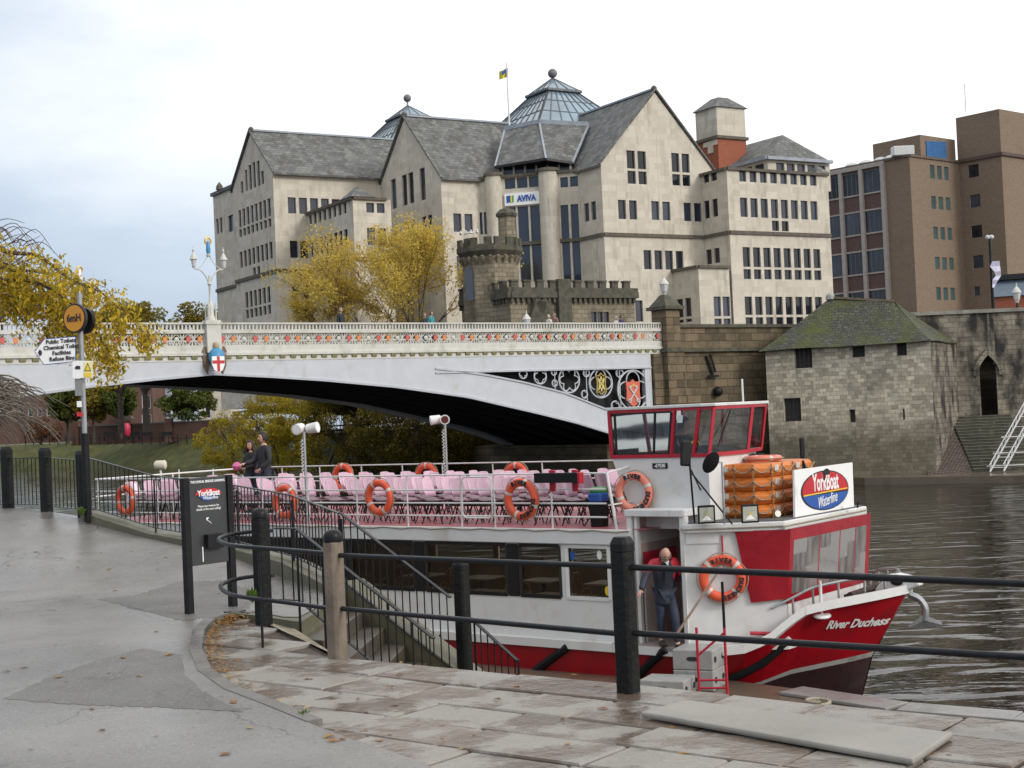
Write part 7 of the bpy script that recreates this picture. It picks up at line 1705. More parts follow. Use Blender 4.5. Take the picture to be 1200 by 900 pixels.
# flag
fp_ = aty(596.5, 137, 121); t = thing('flagpole', 'thin flagpole with a yellow and dark flag on the stone office roof', 'flagpole', fp_); w = W(t); ft = aty(595, 74, 121)
w(MB().cyl(fp_ - Z * 3, Vector((fp_.x, fp_.y, ft.z)), .09, .05), 'pole', M['white'], smooth=True)
mb = MB(); n = 6
for i in range(n):
    f0, f1 = i / n, (i + 1) / n; wv = lambda f: .12 * math.sin(f * 7)
    def fq(f, g): return aty(595.5 - 10.5 * f, 79 + 11 * g + 5 * f * (1 - .3 * g) - 0 * f, 121 + wv(f))
    mb.quad(fq(f0, 0), fq(f1, 0), fq(f1, 1), fq(f0, 1))
w(mb, 'flag', pm('yellow_flag', (.55, .5, .05), .8, .1)); w(MB().quad(aty(593.5, 80.5, 120.8), aty(587.5, 84.5, 120.8), aty(588.5, 88, 120.8), aty(593.5, 84.5, 120.8)), 'flag_emblem', M['text_blue'])

# ================================================================== GATEHOUSE by the bridge
gc_ = aty(598, 360, 97); gc_.z = 0
gh = thing('gatehouse', 'small castellated sandstone gatehouse with an octagonal turret at the end of the bridge', 'building', Vector((gc_.x, gc_.y, 8.3))); w = W(gh)
fGA = Facade(gc_, A); LGA = fGA.sz(744, 360)[0]; t = Facade(gc_, -Bd); a = t.sz(541, 360)[0]; fGB = Facade(t.w(a, 0), -Bd); LGB = -a
zc = fGA.sz(598, 343)[1]; zm = fGA.sz(598, 332)[1]
fGA.rects(fGA.s_at(693, 11), fGA.s_at(714, 11), 8.9, fGA.sz(700, 365.5)[1], 3, .12); mb = MB(); fGA.wall(mb, [(0, 7), (LGA, 7), (LGA, zc), (0, zc)], .2); fGB.wall(mb, [(0, 7), (LGB, 7), (LGB, zc), (0, zc)])
wq2 = lambda a, b: mb.quad(Vector((a.x, a.y, 7)), Vector((b.x, b.y, 7)), Vector((b.x, b.y, zc)), Vector((a.x, a.y, zc)))
e0, e1 = fGA.w(LGA, 0), fGB.w(0, 0); wq2(e0, e0 + Bd * LGB); wq2(e0 + Bd * LGB, e1)
mb.quad(*[Vector((q.x, q.y, zc)) for q in (gc_, e0, e0 + Bd * LGB, e1)])
w(mb, 'wall', M['sandstone']); fGA.panes(w, M['pane'], depth=.15)
cr_ = MB(); co = MB()
for f, L in ((fGA, LGA), (fGB, LGB)):
    def bk(mm, a0, a1, z0, z1, o0, o1): mm.hexa([f.w(a0, z0, o0), f.w(a1, z0, o0), f.w(a1, z0, o1), f.w(a0, z0, o1), f.w(a0, z1, o0), f.w(a1, z1, o0), f.w(a1, z1, o1), f.w(a0, z1, o1)])
    bk(cr_, 0, L + .2, zc - .35, zc + .05, .0, .28); bk(cr_, 0, L + .2, zc + .05, zc + .35, -.15, .2)
    k = 0; a = 0
    while a < L: bk(co, a, a + .2, zc - .68, zc - .351, .001, .2); a += .42
    n = int(L / .95); 
    for i in range(n): a0 = L * i / n; bk(cr_, a0 + .05, a0 + .57, zc + .351, zm + .12, -.12, .18); bk(cr_, a0, a0 + .62, zm + .121, zm + .24, -.16, .24)
w(cr_, 'battlement', M['sandstone_dark']); w(co, 'corbels', M['sandstone_dark'])
a0 = fGA.s_at(660, 11); mb = MB(); mb.hexa([fGA.w(a0 - .6, 7, .01), fGA.w(a0 + .6, 7, .01), fGA.w(a0 + .6, 7, .4), fGA.w(a0 - .6, 7, .4), fGA.w(a0 - .5, zm + .3, .01), fGA.w(a0 + .5, zm + .3, .01), fGA.w(a0 + .5, zm + .3, .4), fGA.w(a0 - .5, zm + .3, .4)]); w(mb, 'buttress', M['sandstone_dark'])
a0, a1 = fGA.s_at(613, 10), fGA.s_at(648, 10); zg = fGA.sz(630, 353)[1]; am = (a0 + a1) / 2
mb = MB(); mb.bar(fGA.w(a0, 8.9, .5), fGA.w(am, zg, .5), .3, .9); mb.bar(fGA.w(a1, 8.9, .5), fGA.w(am, zg, .5), .3, .9); mb.prism([fGA.w(a0, 8.3, .25), fGA.w(a1, 8.3, .25), fGA.w(a1, 8.9, .25), fGA.w(am, zg - .1, .25), fGA.w(a0, 8.9, .25)], fGA.n * .1); w(mb, 'porch_gable', M['sandstone_dark'])
w(MB().tube([fGA.w(am + .85 * math.cos(k * PI / 10), 8.5 + .9 * math.sin(k * PI / 10), .4) for k in range(11)], .13, 6), 'door_arch', M['sandstone'])
tc_ = aty(575, 320, 100.5); tr_r = 37 * 100.5 / 1700 * 1.0; zt0, zt1 = aty(575, 297, 98.5).z, aty(575, 277, 98.5).z
tc_.z = 0; mb = MB(); mb.lathe([(tr_r * .9, 7), (tr_r * .9, zt0)], tc_, 8, rot=ang + PI / 8); w(mb, 'turret', M['sandstone'])
mb = MB(); mb.lathe([(tr_r * .92, zt0 - .1), (tr_r * 1.06, zt0 + .25), (tr_r * 1.06, zt0 + .6)], tc_, 8, rot=ang + PI / 8)
for k in range(8):
    t0 = ang + PI / 8 + 2 * PI * k / 8; pa, pb = [tc_ + Vector((math.cos(t_), math.sin(t_), 0)) * tr_r * 1.0 for t_ in (t0, t0 + PI / 4)]
    for f0, f1 in ((.02, .3), (.58, .9)): mb.bar(pa.lerp(pb, f0) + Z * (zt0 + .85), pa.lerp(pb, f1) + Z * (zt0 + .85), .22, .6)
w(mb, 'turret_battlement', M['sandstone_dark'])
mb = MB()
for k in range(24): t0 = 2 * PI * k / 24 + ang; d = Vector((math.cos(t0), math.sin(t0), 0)); mb.bar(tc_ + d * tr_r * .88 + Z * (zt0 - .5), tc_ + d * tr_r * .98 + Z * (zt0 - .12), .2, .2)
w(mb, 'turret_corbels', M['sandstone'])
for k, px in ((0, 549.5),):
    q = aty(px, 330, 98.7); w(MB().prism([q + X * x + Z * z for x, z in ((-.25, -1.3), (.25, -1.3), (.25, .7), (0, 1.15), (-.25, .7))], Vector((.1, .12, 0))), 'lancet_window', M['pane'])
st_ = aty(594, 262, 100.5); st_.z = 0; zs0, zs1 = zt0, aty(594, 254, 100.5).z
mb = MB(); mb.lathe([(.62, zs0), (.6, zs1)], st_, 8); w(mb, 'stair_turret', M['sandstone']); mb = MB(); mb.lathe([(.72, zs1), (.76, zs1 + .2), (.5, zs1 + .5), (.2, zs1 + .6)], st_, 8); w(mb, 'stair_turret_cap', M['sandstone_dark'])
gm_ = pm('gull_white', (.75, .75, .74), .6, .05)
for i, px in enumerate((540, 546, 552, 559)):
    q = aty(px, 274 - i * .7, 98.3); mb = MB(); mb.lathe([(.01, -.2), (.09, -.1), (.1, .05), (.03, .22)], q, 8, Matrix.Rotation(1.3, 3, 'X') @ Matrix.Rotation(i, 3, 'Y')); mb.sphere(q + Vector((.0, -.16, .12)), .06, 6); tag(mb.build('gull', gm_, smooth=True, loc=q), 'white gull perched on the turret battlement of the gatehouse', 'bird', 'gulls on the turret')

# ================================================================== MOSSY ROOFED RIVERSIDE TOWER, CITY WALL, STEPS
tl_ = aty(900, 480, 87.5); tl_.z = 0; td = Vector((.87, -.49, 0)).normalized(); fBT = Facade(tl_, td); LBT = fBT.sz(1094, 480)[0]
bt_ = thing('river_tower', 'squat pale stone riverside tower with a mossy tiled hipped roof', 'tower', tl_); w = W(bt_)
zev = fBT.sz(1000, 403)[1]
r = fBT.row; r(930.5, 951, 1, 407, 432); r(918, 938, 1, 467, 494); r(998, 1013, 1, 405, 419); r(1050, 1062, 1, 400, 417); r(995, 1002, 1, 480, 495); r(1057.5, 1060, 1, 479, 492)
mb = MB(); fBT.wall(mb, [(0, -.5), (LBT, -.5), (LBT, zev), (0, zev)], .35); dep = 6.5
bk_ = -fBT.n * dep; R0, R1 = fBT.w(LBT, 0), fBT.w(0, 0)
me_ = MB(); me_.quad(Vector((R0.x, R0.y, -.5)), Vector((R0.x, R0.y, -.5)) + bk_, R0 + bk_ + Z * zev, R0 + Z * zev); w(me_, 'end_wall', M['rubble_dark'])
for a, b in ((R0 + bk_, R1 + bk_), (R1 + bk_, R1)): mb.quad(Vector((a.x, a.y, -.5)), Vector((b.x, b.y, -.5)), Vector((b.x, b.y, zev)), Vector((a.x, a.y, zev)))
w(mb, 'wall', M['rubble']); fBT.panes(w, pm('dark_shutter', (.03, .028, .027), .7, .3, 6.), depth=.25)
mb = MB()
for g in fBT.groups[:2]:
    a0, a1, z0, z1 = g[0]
    for k in range(1, 4): mb.bar(fBT.w(a0 + (a1 - a0) * k / 4, z0, -.2), fBT.w(a0 + (a1 - a0) * k / 4, z1, -.2), .05)
w(mb, 'shutter_bars', M['frame_black'])
ov = .45; c0, c1 = fBT.w(-ov * .6, zev - .12, ov), fBT.w(LBT + ov * .3, zev - .12, ov); c2, c3 = c1 + bk_ * (1 + ov * 2 / dep), c0 + bk_ * (1 + ov * 2 / dep)
p1 = hit(973, 349, fBT.P - fBT.n * dep / 2, fBT.n); p2 = hit(1047, 353, fBT.P - fBT.n * dep / 2, fBT.n)
def roofquads(mb, pa, pb, qa, qb, n=10, m=6):
    for i in range(n):
        for j in range(m):
            P_ = [pa.lerp(pb, x).lerp(qa.lerp(qb, x), y) + Z * (.05 * math.sin(7 * x + 3 * y) - .12 * math.sin(PI * y)) for x, y in ((i / n, j / m), ((i + 1) / n, j / m), ((i + 1) / n, (j + 1) / m), (i / n, (j + 1) / m))]
            mb.quad(*P_)
mb = MB(); roofquads(mb, c0, c1, p1, p2, 14); roofquads(mb, c1, c2, p2, p2 + Z * .001); roofquads(mb, c2, c3, p2, p1); roofquads(mb, c3, c0, p1, p1 + Z * .001)
w(mb, 'roof', M['slate_moss']); w(MB().quad(c0, c1, c2, c3), 'eave_underside', M['frame_black']); w(MB().lathe([(.3, -.1), (.26, .15), (.1, .3)], p1, 8), 'roof_finial', pm('lead_cap', (.3, .3, .28), .6, .1))
mb = MB(); mb.bar(p1 + Z * .02, p2 + Z * .02, .25, .12); w(mb, 'ridge_tiles', pm('ridge_tile', (.20, .15, .10), .9, .2))
# city wall with pointed doorway
cw0 = Vector((24.0, 88.2, 0)); fCW = Facade(cw0, (1, .02)); CWL = 13
zcw = fCW.sz(1110, 368.5)[1]; sA0, sA1 = fCW.s_at(1149.5, 4.5), fCW.s_at(1169, 4.5); zd0, zd1, zsp = fCW.sz(1160, 487)[1], fCW.sz(1160, 416)[1], fCW.sz(1160, 436)[1]
nst = 8
for i in range(nst):
    f0, f1 = i / nst, (i + 1) / nst; m_ = abs((f0 + f1) - 1); fCW.ops.append((sA0 + (sA1 - sA0) * f0, sA0 + (sA1 - sA0) * f1, zd0, zsp + (zd1 - zsp) * math.sqrt(max(0, 1 - m_ ** 1.7))))
cwt = thing('city_wall', 'old blackened stone river wall with a pointed doorway above the steps', 'wall', cw0); w = W(cwt)
mb = MB(); fCW.wall(mb, [(-1.2, -.5), (CWL, -.5), (CWL, zcw), (-1.2, zcw)], 1.4); q0, q1 = fCW.w(-1.2, 0), fCW.w(CWL, 0)
mb.quad(q0 + Z * zcw, q1 + Z * zcw, q1 - fCW.n * 2 + Z * zcw, q0 - fCW.n * 2 + Z * zcw); mb.quad(q0 + Z * -.5, q0 + Z * zcw, q0 - fCW.n * 2 + Z * zcw, q0 - fCW.n * 2 - Z * .5)
w(mb, 'masonry', M['rubble_dark']); w(MB().quad(fCW.w(sA0 - .1, zd0, -1.3), fCW.w(sA1 + .1, zd0, -1.3), fCW.w(sA1 + .1, zd1, -1.3), fCW.w(sA0 - .1, zd1, -1.3)), 'door', pm('old_door', (.07, .055, .05), .8, .2))
am = (sA0 + sA1) / 2; hw = (sA1 - sA0) / 2
ap_ = [fCW.w(am + x * (hw + .28), z, .06) for x, z in ((-1, zsp - .2), (-1, zsp + .1), (-.78, zsp + .55), (-.4, zsp + .95), (0, zd1 + .2), (.4, zsp + .95), (.78, zsp + .55), (1, zsp + .1), (1, zsp - .2))]
mb = MB()
for a, b in zip(ap_, ap_[1:]): mb.bar(a, b, .3, .3, fCW.n)
w(mb, 'door_arch', M['rubble_dark'])
w(MB().hexa([fCW.w(-1.2, zcw, .15), fCW.w(CWL, zcw, .15), fCW.w(CWL, zcw, -1), fCW.w(-1.2, zcw, -1), fCW.w(-1.2, zcw + .22, .15), fCW.w(CWL, zcw + .22, .15), fCW.w(CWL, zcw + .22, -1), fCW.w(-1.2, zcw + .22, -1)]), 'coping', pm('pale_coping', (.22, .21, .18), .9, .3, 2., dirt=(.07, .07, .05), dscale=.8))
lb = fCW.s_at(1140, 3.5)
w(MB().hexa([fCW.w(lb + 4.6, -.5, .01), fCW.w(CWL, -.5, .01), fCW.w(CWL, -.5, 2.6), fCW.w(lb + 4.6, -.5, 2.6), fCW.w(lb + 4.6, 3.2, .01), fCW.w(CWL, 3.2, .01), fCW.w(CWL, 3.2, .6), fCW.w(lb + 4.6, 3.2, .6)]), 'ramp', M['rubble_dark'])
cq_ = hz(1013, 560, .4); cq2 = hz(1200, 557, .4)
mb = MB(); mb.prism([Vector((p.x, p.y, -1)) for p in (Vector((18.5, 84.9, 0)), cq_, cq2, Vector((48, 68, 0)), Vector((48, 90, 0)), Vector((23, 90, 0)))], Z * 1.4); struct('far_quay', mb, M['concrete'])
stw = [fCW.s_at(1113, 3.6), fCW.s_at(1183, 3.6)]; mb = MB(); ns = 18; zt_s = zd0; run_ = 5.6
for i in range(ns):
    o1 = run_ * (1 - i / ns); z = .4 + (zt_s - .4) * (i + 1) / ns; sh_ = .5 * o1 / run_
    mb.hexa([fCW.w(stw[0] - sh_ * 1.2, .39, .02), fCW.w(stw[1] - sh_, .39, .02), fCW.w(stw[1] - sh_, .39, o1), fCW.w(stw[0] - sh_ * 1.2, .39, o1), fCW.w(stw[0] - sh_ * 1.2, z, .02), fCW.w(stw[1] - sh_, z, .02), fCW.w(stw[1] - sh_, z, o1), fCW.w(stw[0] - sh_ * 1.2, z, o1)])
sm = pm('dark_step', (.05, .05, .036), .8, .35, 2., dirt=(.10, .095, .07), dscale=3., dlo=.55, dhi=.65)
struct('river_steps', mb, sm)
mb = MB()
for i in range(ns):
    o1 = run_ * (1 - i / ns); z = .4 + (zt_s - .4) * (i + 1) / ns; sh_ = .5 * o1 / run_
    mb.hexa([fCW.w(stw[0] - sh_ * 1.2, zz_, oo) if kk == 0 else fCW.w(stw[1] - sh_, zz_, oo) for zz_ in (z + .003, z + .03) for kk, oo in ((0, o1 - .3), (1, o1 - .3), (1, o1 + .03), (0, o1 + .03))])
struct('step_nosings', mb, pm('pale_nosing', (.15, .14, .10), .7, .3, 3.))  # tread tops coloured paler than the steps so each one shows
cobm = brickmat('cobbles', (.17, .12, .10), (.10, .08, .07), (.04, .035, .03), .22, .16, .03, .8, 1.)
mb = MB(); s0_ = stw[0] - .62; mb.hexa([fCW.w(s0_ - 2.6, .38, .02), fCW.w(s0_ + .55, .38, .02), fCW.w(s0_ + .0, .38, run_), fCW.w(s0_ - 2.6, .38, run_), fCW.w(s0_ - .6, zt_s + .1, .02), fCW.w(s0_ + .55, zt_s, .02), fCW.w(s0_ - .0, .42, run_), fCW.w(s0_ - 2.6, .42, run_)]); struct('cobbled_slope', mb, cobm)
# aluminium gangway at the right edge
g0 = aty(1160, 553, 81.5); g1 = aty(1206, 470, 84); t = thing('gangway', 'pale aluminium gangway ladder leaning on the far steps at the right edge', 'gangway', g0); w = W(t)
for dx in (0, .75):
    o = Vector((dx, -.1 * dx, 0)); mb = MB(); mb.cyl(g0 + o, g1 + o, .05); mb.cyl(g0 + o + Z * .38 , g1 + o + Z * .38, .035)
    for k in range(12): f = k / 11; mb.cyl(g0.lerp(g1, f) + o, g0.lerp(g1, min(1, f + .06)) + o + Z * .38, .02, n=5)
    w(mb, 'stringer', M['lantern_glass'])
mb = MB()
for k in range(7): f = (k + .4) / 7; mb.cyl(g0.lerp(g1, f), g0.lerp(g1, f) + Vector((.75, -.08, 0)), .025)
w(mb, 'rungs', M['lantern_glass'])
for py in (512, 531, 546): q = aty(1163 + (553 - py) * .5, py, 82); w(MB().cyl(q - X * .5, q + X * 2.6, .035), 'cross_bar', M['lantern_glass'])
lq = aty(1192.5, 364, 88.8); lantern('white lantern standing on the old river wall at the right edge', Vector((lq.x, lq.y, zcw + .2)), 1, .35)
# lamp post and ribbon
lp0 = aty(1164, 365, 98); t = thing('street_lamp', 'tall dark lamp post with twin heads and a pale ribbon tied to it', 'street lamp', Vector((lp0.x, lp0.y, 7.3))); w = W(t); ltz = aty(1162, 280, 98).z
w(MB().cyl(Vector((lp0.x, lp0.y, 7.3)), Vector((lp0.x, lp0.y, ltz)), .13, .08, 10), 'pole', M['black'], smooth=True)
for dx in (-.12, .14): w(MB().sphere(Vector((lp0.x + dx, lp0.y, ltz + .12)), .16, 8), 'lamp_head', M['lantern_glass'], smooth=True)
mb = MB(); rb = [(1167, 306), (1166, 312), (1169, 318), (1170, 323), (1166.5, 328), (1165, 333), (1164, 337)]; wd2 = [.25, .34, .22, .18, .2, .12, .06]
L_ = [aty(x, y, 97.8 + .1 * (i % 2)) for i, (x, y) in enumerate(rb)]
for i in range(len(L_) - 1): mb.quad(L_[i] - X * wd2[i], L_[i] + X * wd2[i], L_[i + 1] + X * wd2[i + 1], L_[i + 1] - X * wd2[i + 1])
w(mb, 'ribbon', pm('lilac_ribbon', (.6, .58, .72), .8, .15, 4.))
# low building with blue roof
lbp = aty(1166, 350, 112); lbp.z = 0; t = thing('low_building', 'low red brick building with a grey blue metal roof at the right edge', 'building', Vector((lbp.x, lbp.y, 7))); w = W(t); zr0, zr1 = aty(1170, 348, 112).z, aty(1170, 327, 112).z
d_ = Vector((.93, -.36, 0)); bk2 = Vector((.36, .93, 0))
w(MB().hexa([lbp + Z * 6.5, lbp + d_ * 14 + Z * 6.5, lbp + d_ * 14 + bk2 * 8 + Z * 6.5, lbp + bk2 * 8 + Z * 6.5] + [q + Z * zr0 for q in (lbp, lbp + d_ * 14, lbp + d_ * 14 + bk2 * 8, lbp + bk2 * 8)]), 'wall', M['red_brick'])
w(MB().hexa([lbp - d_ * .2 - bk2 * .2 + Z * (zr0 + .002), lbp + d_ * 14 - bk2 * .2 + Z * (zr0 + .002), lbp + d_ * 14 + bk2 * 8 + Z * (zr0 + .002), lbp - d_ * .2 + bk2 * 8 + Z * (zr0 + .002), lbp - d_ * .2 + bk2 * 1.0 + Z * zr1, lbp + d_ * 14 + bk2 * 1.0 + Z * zr1, lbp + d_ * 14 + bk2 * 7 + Z * zr1, lbp - d_ * .2 + bk2 * 7 + Z * zr1]), 'roof', pm('blue_grey_roof', (.12, .16, .20), .5, .1))
w(MB().bar(lbp - d_ * .3 - bk2 * -.8 + Z * (zr1 + .15), lbp + d_ * 14 + bk2 * .8 + Z * (zr1 + .15), .5, .4), 'fascia', M['frame_black'])

# ================================================================== BROWN BRICK OFFICE
a2 = math.atan2(1400, 1700); B2 = Vector((-.636, .772, 0)).normalized(); A2 = Vector((B2.y, -B2.x, 0))
k0 = aty(1069, 250, 150); k0.z = 0
bb_ = thing('brick_office', 'tall brown brick office block with a gridded window bay at the right', 'building', Vector((k0.x, k0.y, 6.5))); w = W(bb_)
t = Facade(k0, -B2); a = t.sz(966, 250)[0]; f1 = Facade(t.w(a - 14, 0), -B2); L1 = -a + 14
f2 = Facade(k0, A2); L2 = f2.sz(1127, 250)[0]; k1 = f2.w(L2, 0); f3 = Facade(k1, -B2); L3 = f3.sz(1177, 250)[0]; k2 = f3.w(L3, 0); f4 = Facade(k2, A2); L4 = 22
zt1 = f2.sz(1069, 184)[1]; zt3 = f3.sz(1130, 190)[1]; 
zz3 = (f3.sz(1128, 190.5)[1] + f3.sz(1174, 182)[1]) / 2
def rows(f, x0, x1, n, ys, gap): 
    for y0, y1 in ys: f.row(x0, x1, n, y0, y1, gap)
rows(f2, 1089.5, 1111.5, 3, ((193, 209),), .35); rows(f2, 1091, 1113.5, 3, ((229.5, 244.5),), .35); rows(f2, 1093.5, 1115.5, 3, ((265.5, 280),), .35); f2.row(1095.5, 1117.5, 3, 301, 315.5, .35); f2.row(1097, 1119, 3, 336.5, 351.5, .35)
f3.row(1134, 1146.5, 1, 194, 209); f3.row(1136, 1148.5, 1, 229, 244); f3.row(1137.5, 1150.5, 1, 265, 279.5); f3.row(1139.5, 1152, 1, 300, 315); f3.row(1141, 1148, 1, 336, 347)
mb = MB(); f1.wall(mb, [(0, 6), (L1, 6), (L1, zt1), (0, zt1)]); f2.wall(mb, [(0, 6), (L2, 6), (L2, zt1), (0, zt1)]); f3.wall(mb, [(0, 6), (L3, 6), (L3, zz3), (0, zz3)]); f4.wall(mb, [(0, 6), (L4, 6), (L4, zz3), (0, zz3)])
e = f4.w(L4, 0)
for a, b, z in ((e, e + B2 * 40, zz3), (e + B2 * 40, f1.w(0, 0), zt1)): mb.quad(Vector((a.x, a.y, 6)), Vector((b.x, b.y, 6)), Vector((b.x, b.y, z)), Vector((a.x, a.y, z)))
mb.quad(*[Vector((q.x, q.y, zt1)) for q in (f1.w(0, 0), k0, k1, k1 + B2 * 20)])
w(mb, 'wall', M['brown_brick']); f2.panes(w, M['pane_green'], depth=.12, frame=M['kerb'], fw=.06); f3.panes(w, M['pane'], depth=.12, frame=M['kerb'], fw=.06)
up0, up1 = f3.sz(1127, 180)[1], (f3.sz(1130, 137)[1] + f3.sz(1174, 126)[1]) / 2
uo = k1 + A2 * .5 - B2 * 1.5
t = Facade(k1, -B2); u0 = t.sz(1121, 160)[0]; C0 = t.w(u0, 0); C1 = f3.w(L3 + .0, 0)
w(MB().prism([Vector((q.x, q.y, zz3 + .35)) for q in (C0, C1, C1 + A2 * L4, C0 + A2 * L4)], Z * (up1 - zz3 - .35)), 'plant_storey', M['brown_brick'])
w(MB().prism([Vector((q.x, q.y, zz3 + .002)) for q in (C0 - A2 * .25, C1 - A2 * .25 - B2 * .25, C1 + A2 * L4 - B2 * .25, C0 + A2 * L4)], Z * .34), 'parapet_band', pm('dark_parapet', (.09, .06, .05), .8, .2))
bz0, bz1 = aty(1095, 184, 151).z, (aty(1090, 162, 151).z)
c0_ = f2.w(f2.s_at(1083, 30), 0, -.4); c1_ = f2.w(f2.s_at(1124, 30), 0, -.4)
w(MB().prism([Vector((q.x, q.y, zt1)) for q in (c0_, c1_, c1_ + B2 * 6, c0_ + B2 * 6)], Z * 2.6), 'roof_room', M['brown_brick']); 
w(MB().prism([c0_.lerp(c1_, f) + f2.n * .05 + Z * z for f, z in ((.15, zt1 + .2), (.72, zt1 + .2), (.72, zt1 + 2.2), (.15, zt1 + 2.0))], f2.n * .04), 'blue_window', pm('blue_panel', (.05, .14, .32), .3, .15))
for f, L, z in ((f1, L1, zt1), (f2, L2, zt1)):
    w(MB().hexa([f.w(0, z, .15), f.w(L, z, .15), f.w(L, z, -.5), f.w(0, z, -.5), f.w(0, z + .25, .15), f.w(L, z + .25, .15), f.w(L, z + .25, -.5), f.w(0, z + .25, -.5)]), 'parapet_band', pm('coping_brown', (.12, .09, .07), .8, .2))
# gridded bay on the left front
sg0 = f1.sz(958, 250)[0]; sg1 = f1.sz(1040, 250)[0]; zg1 = f1.sz(1035, 197)[1]; zg0 = 6.5; nc = 4; fl_h = (f1.sz(1030, 199)[1] - f1.sz(1032, 246)[1])
cols = [f1.sz(x, 250)[0] for x in (946, 965, 988.5, 1012.5, 1038)]
M['panel_m'] = pm('maroon_panel', (.10, .055, .045), .6, .2, 3.)
gp_ = MB(); con = pm('concrete_frame', (.36, .32, .29), .7, .1, 2.)
for a, b in zip(cols, cols[1:]):
    z = zg1; 
    while z > 8:
        wn = w(MB().quad(*[f1.w(x, y, .08) for x, y in ((a + .15, z - fl_h * .56), (b - .15, z - fl_h * .56), (b - .15, z), (a + .15, z))]), 'bay_window', M['pane'], recalc=False)
        m2 = MB()
        for k in range(0, 5): x = a + .15 + (b - a - .3) * k / 4; m2.bar(f1.w(x, z - fl_h * .56, .1), f1.w(x, z, .1), .07)
        m2.bar(f1.w(a + .15, z, .1), f1.w(b - .15, z, .1), .09); m2.bar(f1.w(a + .15, z - fl_h * .56, .1), f1.w(b - .15, z - fl_h * .56, .1), .09); w(m2, 'frame', M['glazing_bar'], wn)
        dk = MB(); dk.quad(*[f1.w(x, y, .07) for x, y in ((a + .15, z - fl_h + .05), (b - .15, z - fl_h + .05), (b - .15, z - fl_h * .56), (a + .15, z - fl_h * .56))]); w(dk, 'spandrel_panel', M['panel_m']); z -= fl_h
for x in cols: gp_.hexa([f1.w(x - .22, 6, .02), f1.w(x + .22, 6, .02), f1.w(x + .22, 6, .4), f1.w(x - .22, 6, .4), f1.w(x - .22, zg1 + .25, .02), f1.w(x + .22, zg1 + .25, .02), f1.w(x + .22, zg1 + .25, .4), f1.w(x - .22, zg1 + .25, .4)])
z = zg1
while z > 8:
    for zz_ in (z - fl_h * .56 - .03, z - fl_h + .07):
        for a, b in zip(cols, cols[1:]): w(MB().bar(f1.w(a + .225, zz_, .12), f1.w(b - .225, zz_, .12), .16, .16), 'sill_band', con)
    z -= fl_h
gp_.hexa([f1.w(cols[0], zg1 + .251, .02), f1.w(cols[-1] + .22, zg1 + .251, .02), f1.w(cols[-1] + .22, zg1 + .251, .42), f1.w(cols[0], zg1 + .251, .42), f1.w(cols[0], zg1 + .7, .02), f1.w(cols[-1] + .22, zg1 + .7, .02), f1.w(cols[-1] + .22, zg1 + .7, .42), f1.w(cols[0], zg1 + .7, .42)])
w(gp_, 'concrete_frame', con)
for px in (985, 1001, 1019, 1031): q = f1.w(f1.sz(px, 190)[0], zt1 + .25, -2); w(MB().lathe([(.8, 0), (.8, .35), (.5, .6), (.15, .7)], q, 10), 'roof_vent', M['lantern_glass'], smooth=True)
q = f2.w(.3, zt1 + .25, -1); w(MB().box(q + Z * .5, (2.2, 1.2, 1.0)), 'roof_vent', M['lantern_glass'], bevel=.1)
q = aty(1132, 132, 156); w(MB().cyl(q, Vector((q.x, q.y, aty(1132, 98, 156).z)), .05), 'aerial', M['lantern_glass'])
# ================================================================== FAR BANK GROUND
mb = MB(); mb.quad(*[Vector((p.x, p.y, 7.0)) for p in (G(28, 1.2, 0), G(41, .5, 0), Vector((60, 89, 0)), Vector((900, 60, 0)), Vector((900, 1500, 0)), Vector((-120, 1500, 0)), Vector((-42, 215, 0)), Vector((-16, 128, 0)), G(18, 26, 0), G(28, 14, 0))]); struct('street_ground', mb, pm('street', (.10, .10, .10), .8, .2, .3))
bank = [G(27.3, 2, 0), G(26, 13.5, 0), Vector((-9, 104, 0)), Vector((-20, 132, 0)), Vector((-36, 176, 0)), Vector((-62, 206, 0)), Vector((-110, 222, 0)), Vector((-300, 240, 0))]
def off_(p, q, d): n = (q - p).cross(Z).normalized(); return -n * d
gm2 = pm('grass_bank', (.048, .062, .014), .95, .35, .7, col2=(.085, .09, .02), dirt=(.11, .075, .02), dscale=.4, dlo=.55, dhi=.75, bump=.6, bscale=6.)
mb = MB(); up_ = []
for i, p in enumerate(bank):
    a, b = bank[max(0, i - 1)], bank[min(len(bank) - 1, i + 1)]; n = Vector((-(b - a).y, (b - a).x, 0)).normalized()
    if n.y < 0: n = -n
    up_.append((p + Z * -.3, p + n * 6.5 + Z * 3.6, p + n * 7 + Z * 3.6, n))
for (a0, a1, a2_, na), (b0, b1, b2, nb) in zip(up_, up_[1:]): mb.quad(a0, b0, b1, a1)
struct('grass_bank', mb, gm2)
mb = MB()
for (a0, a1, a2_, na), (b0, b1, b2, nb) in zip(up_, up_[1:]): mb.quad(a1, b1, b1 + nb * 4, a1 + na * 4)
struct('riverside_path', mb, pm('riverside_tarmac', (.20, .19, .18), .6, .1))
mb = MB()
for (a0, a1, a2_, na), (b0, b1, b2, nb) in zip(up_, up_[1:]): mb.quad(a1 + na * 4, b1 + nb * 4, b1 + nb * 900 + Z * .6, a1 + na * 60 + Z * .6)
struct('far_ground', mb, pm('far_ground', (.08, .09, .04), .95, .3, .3))

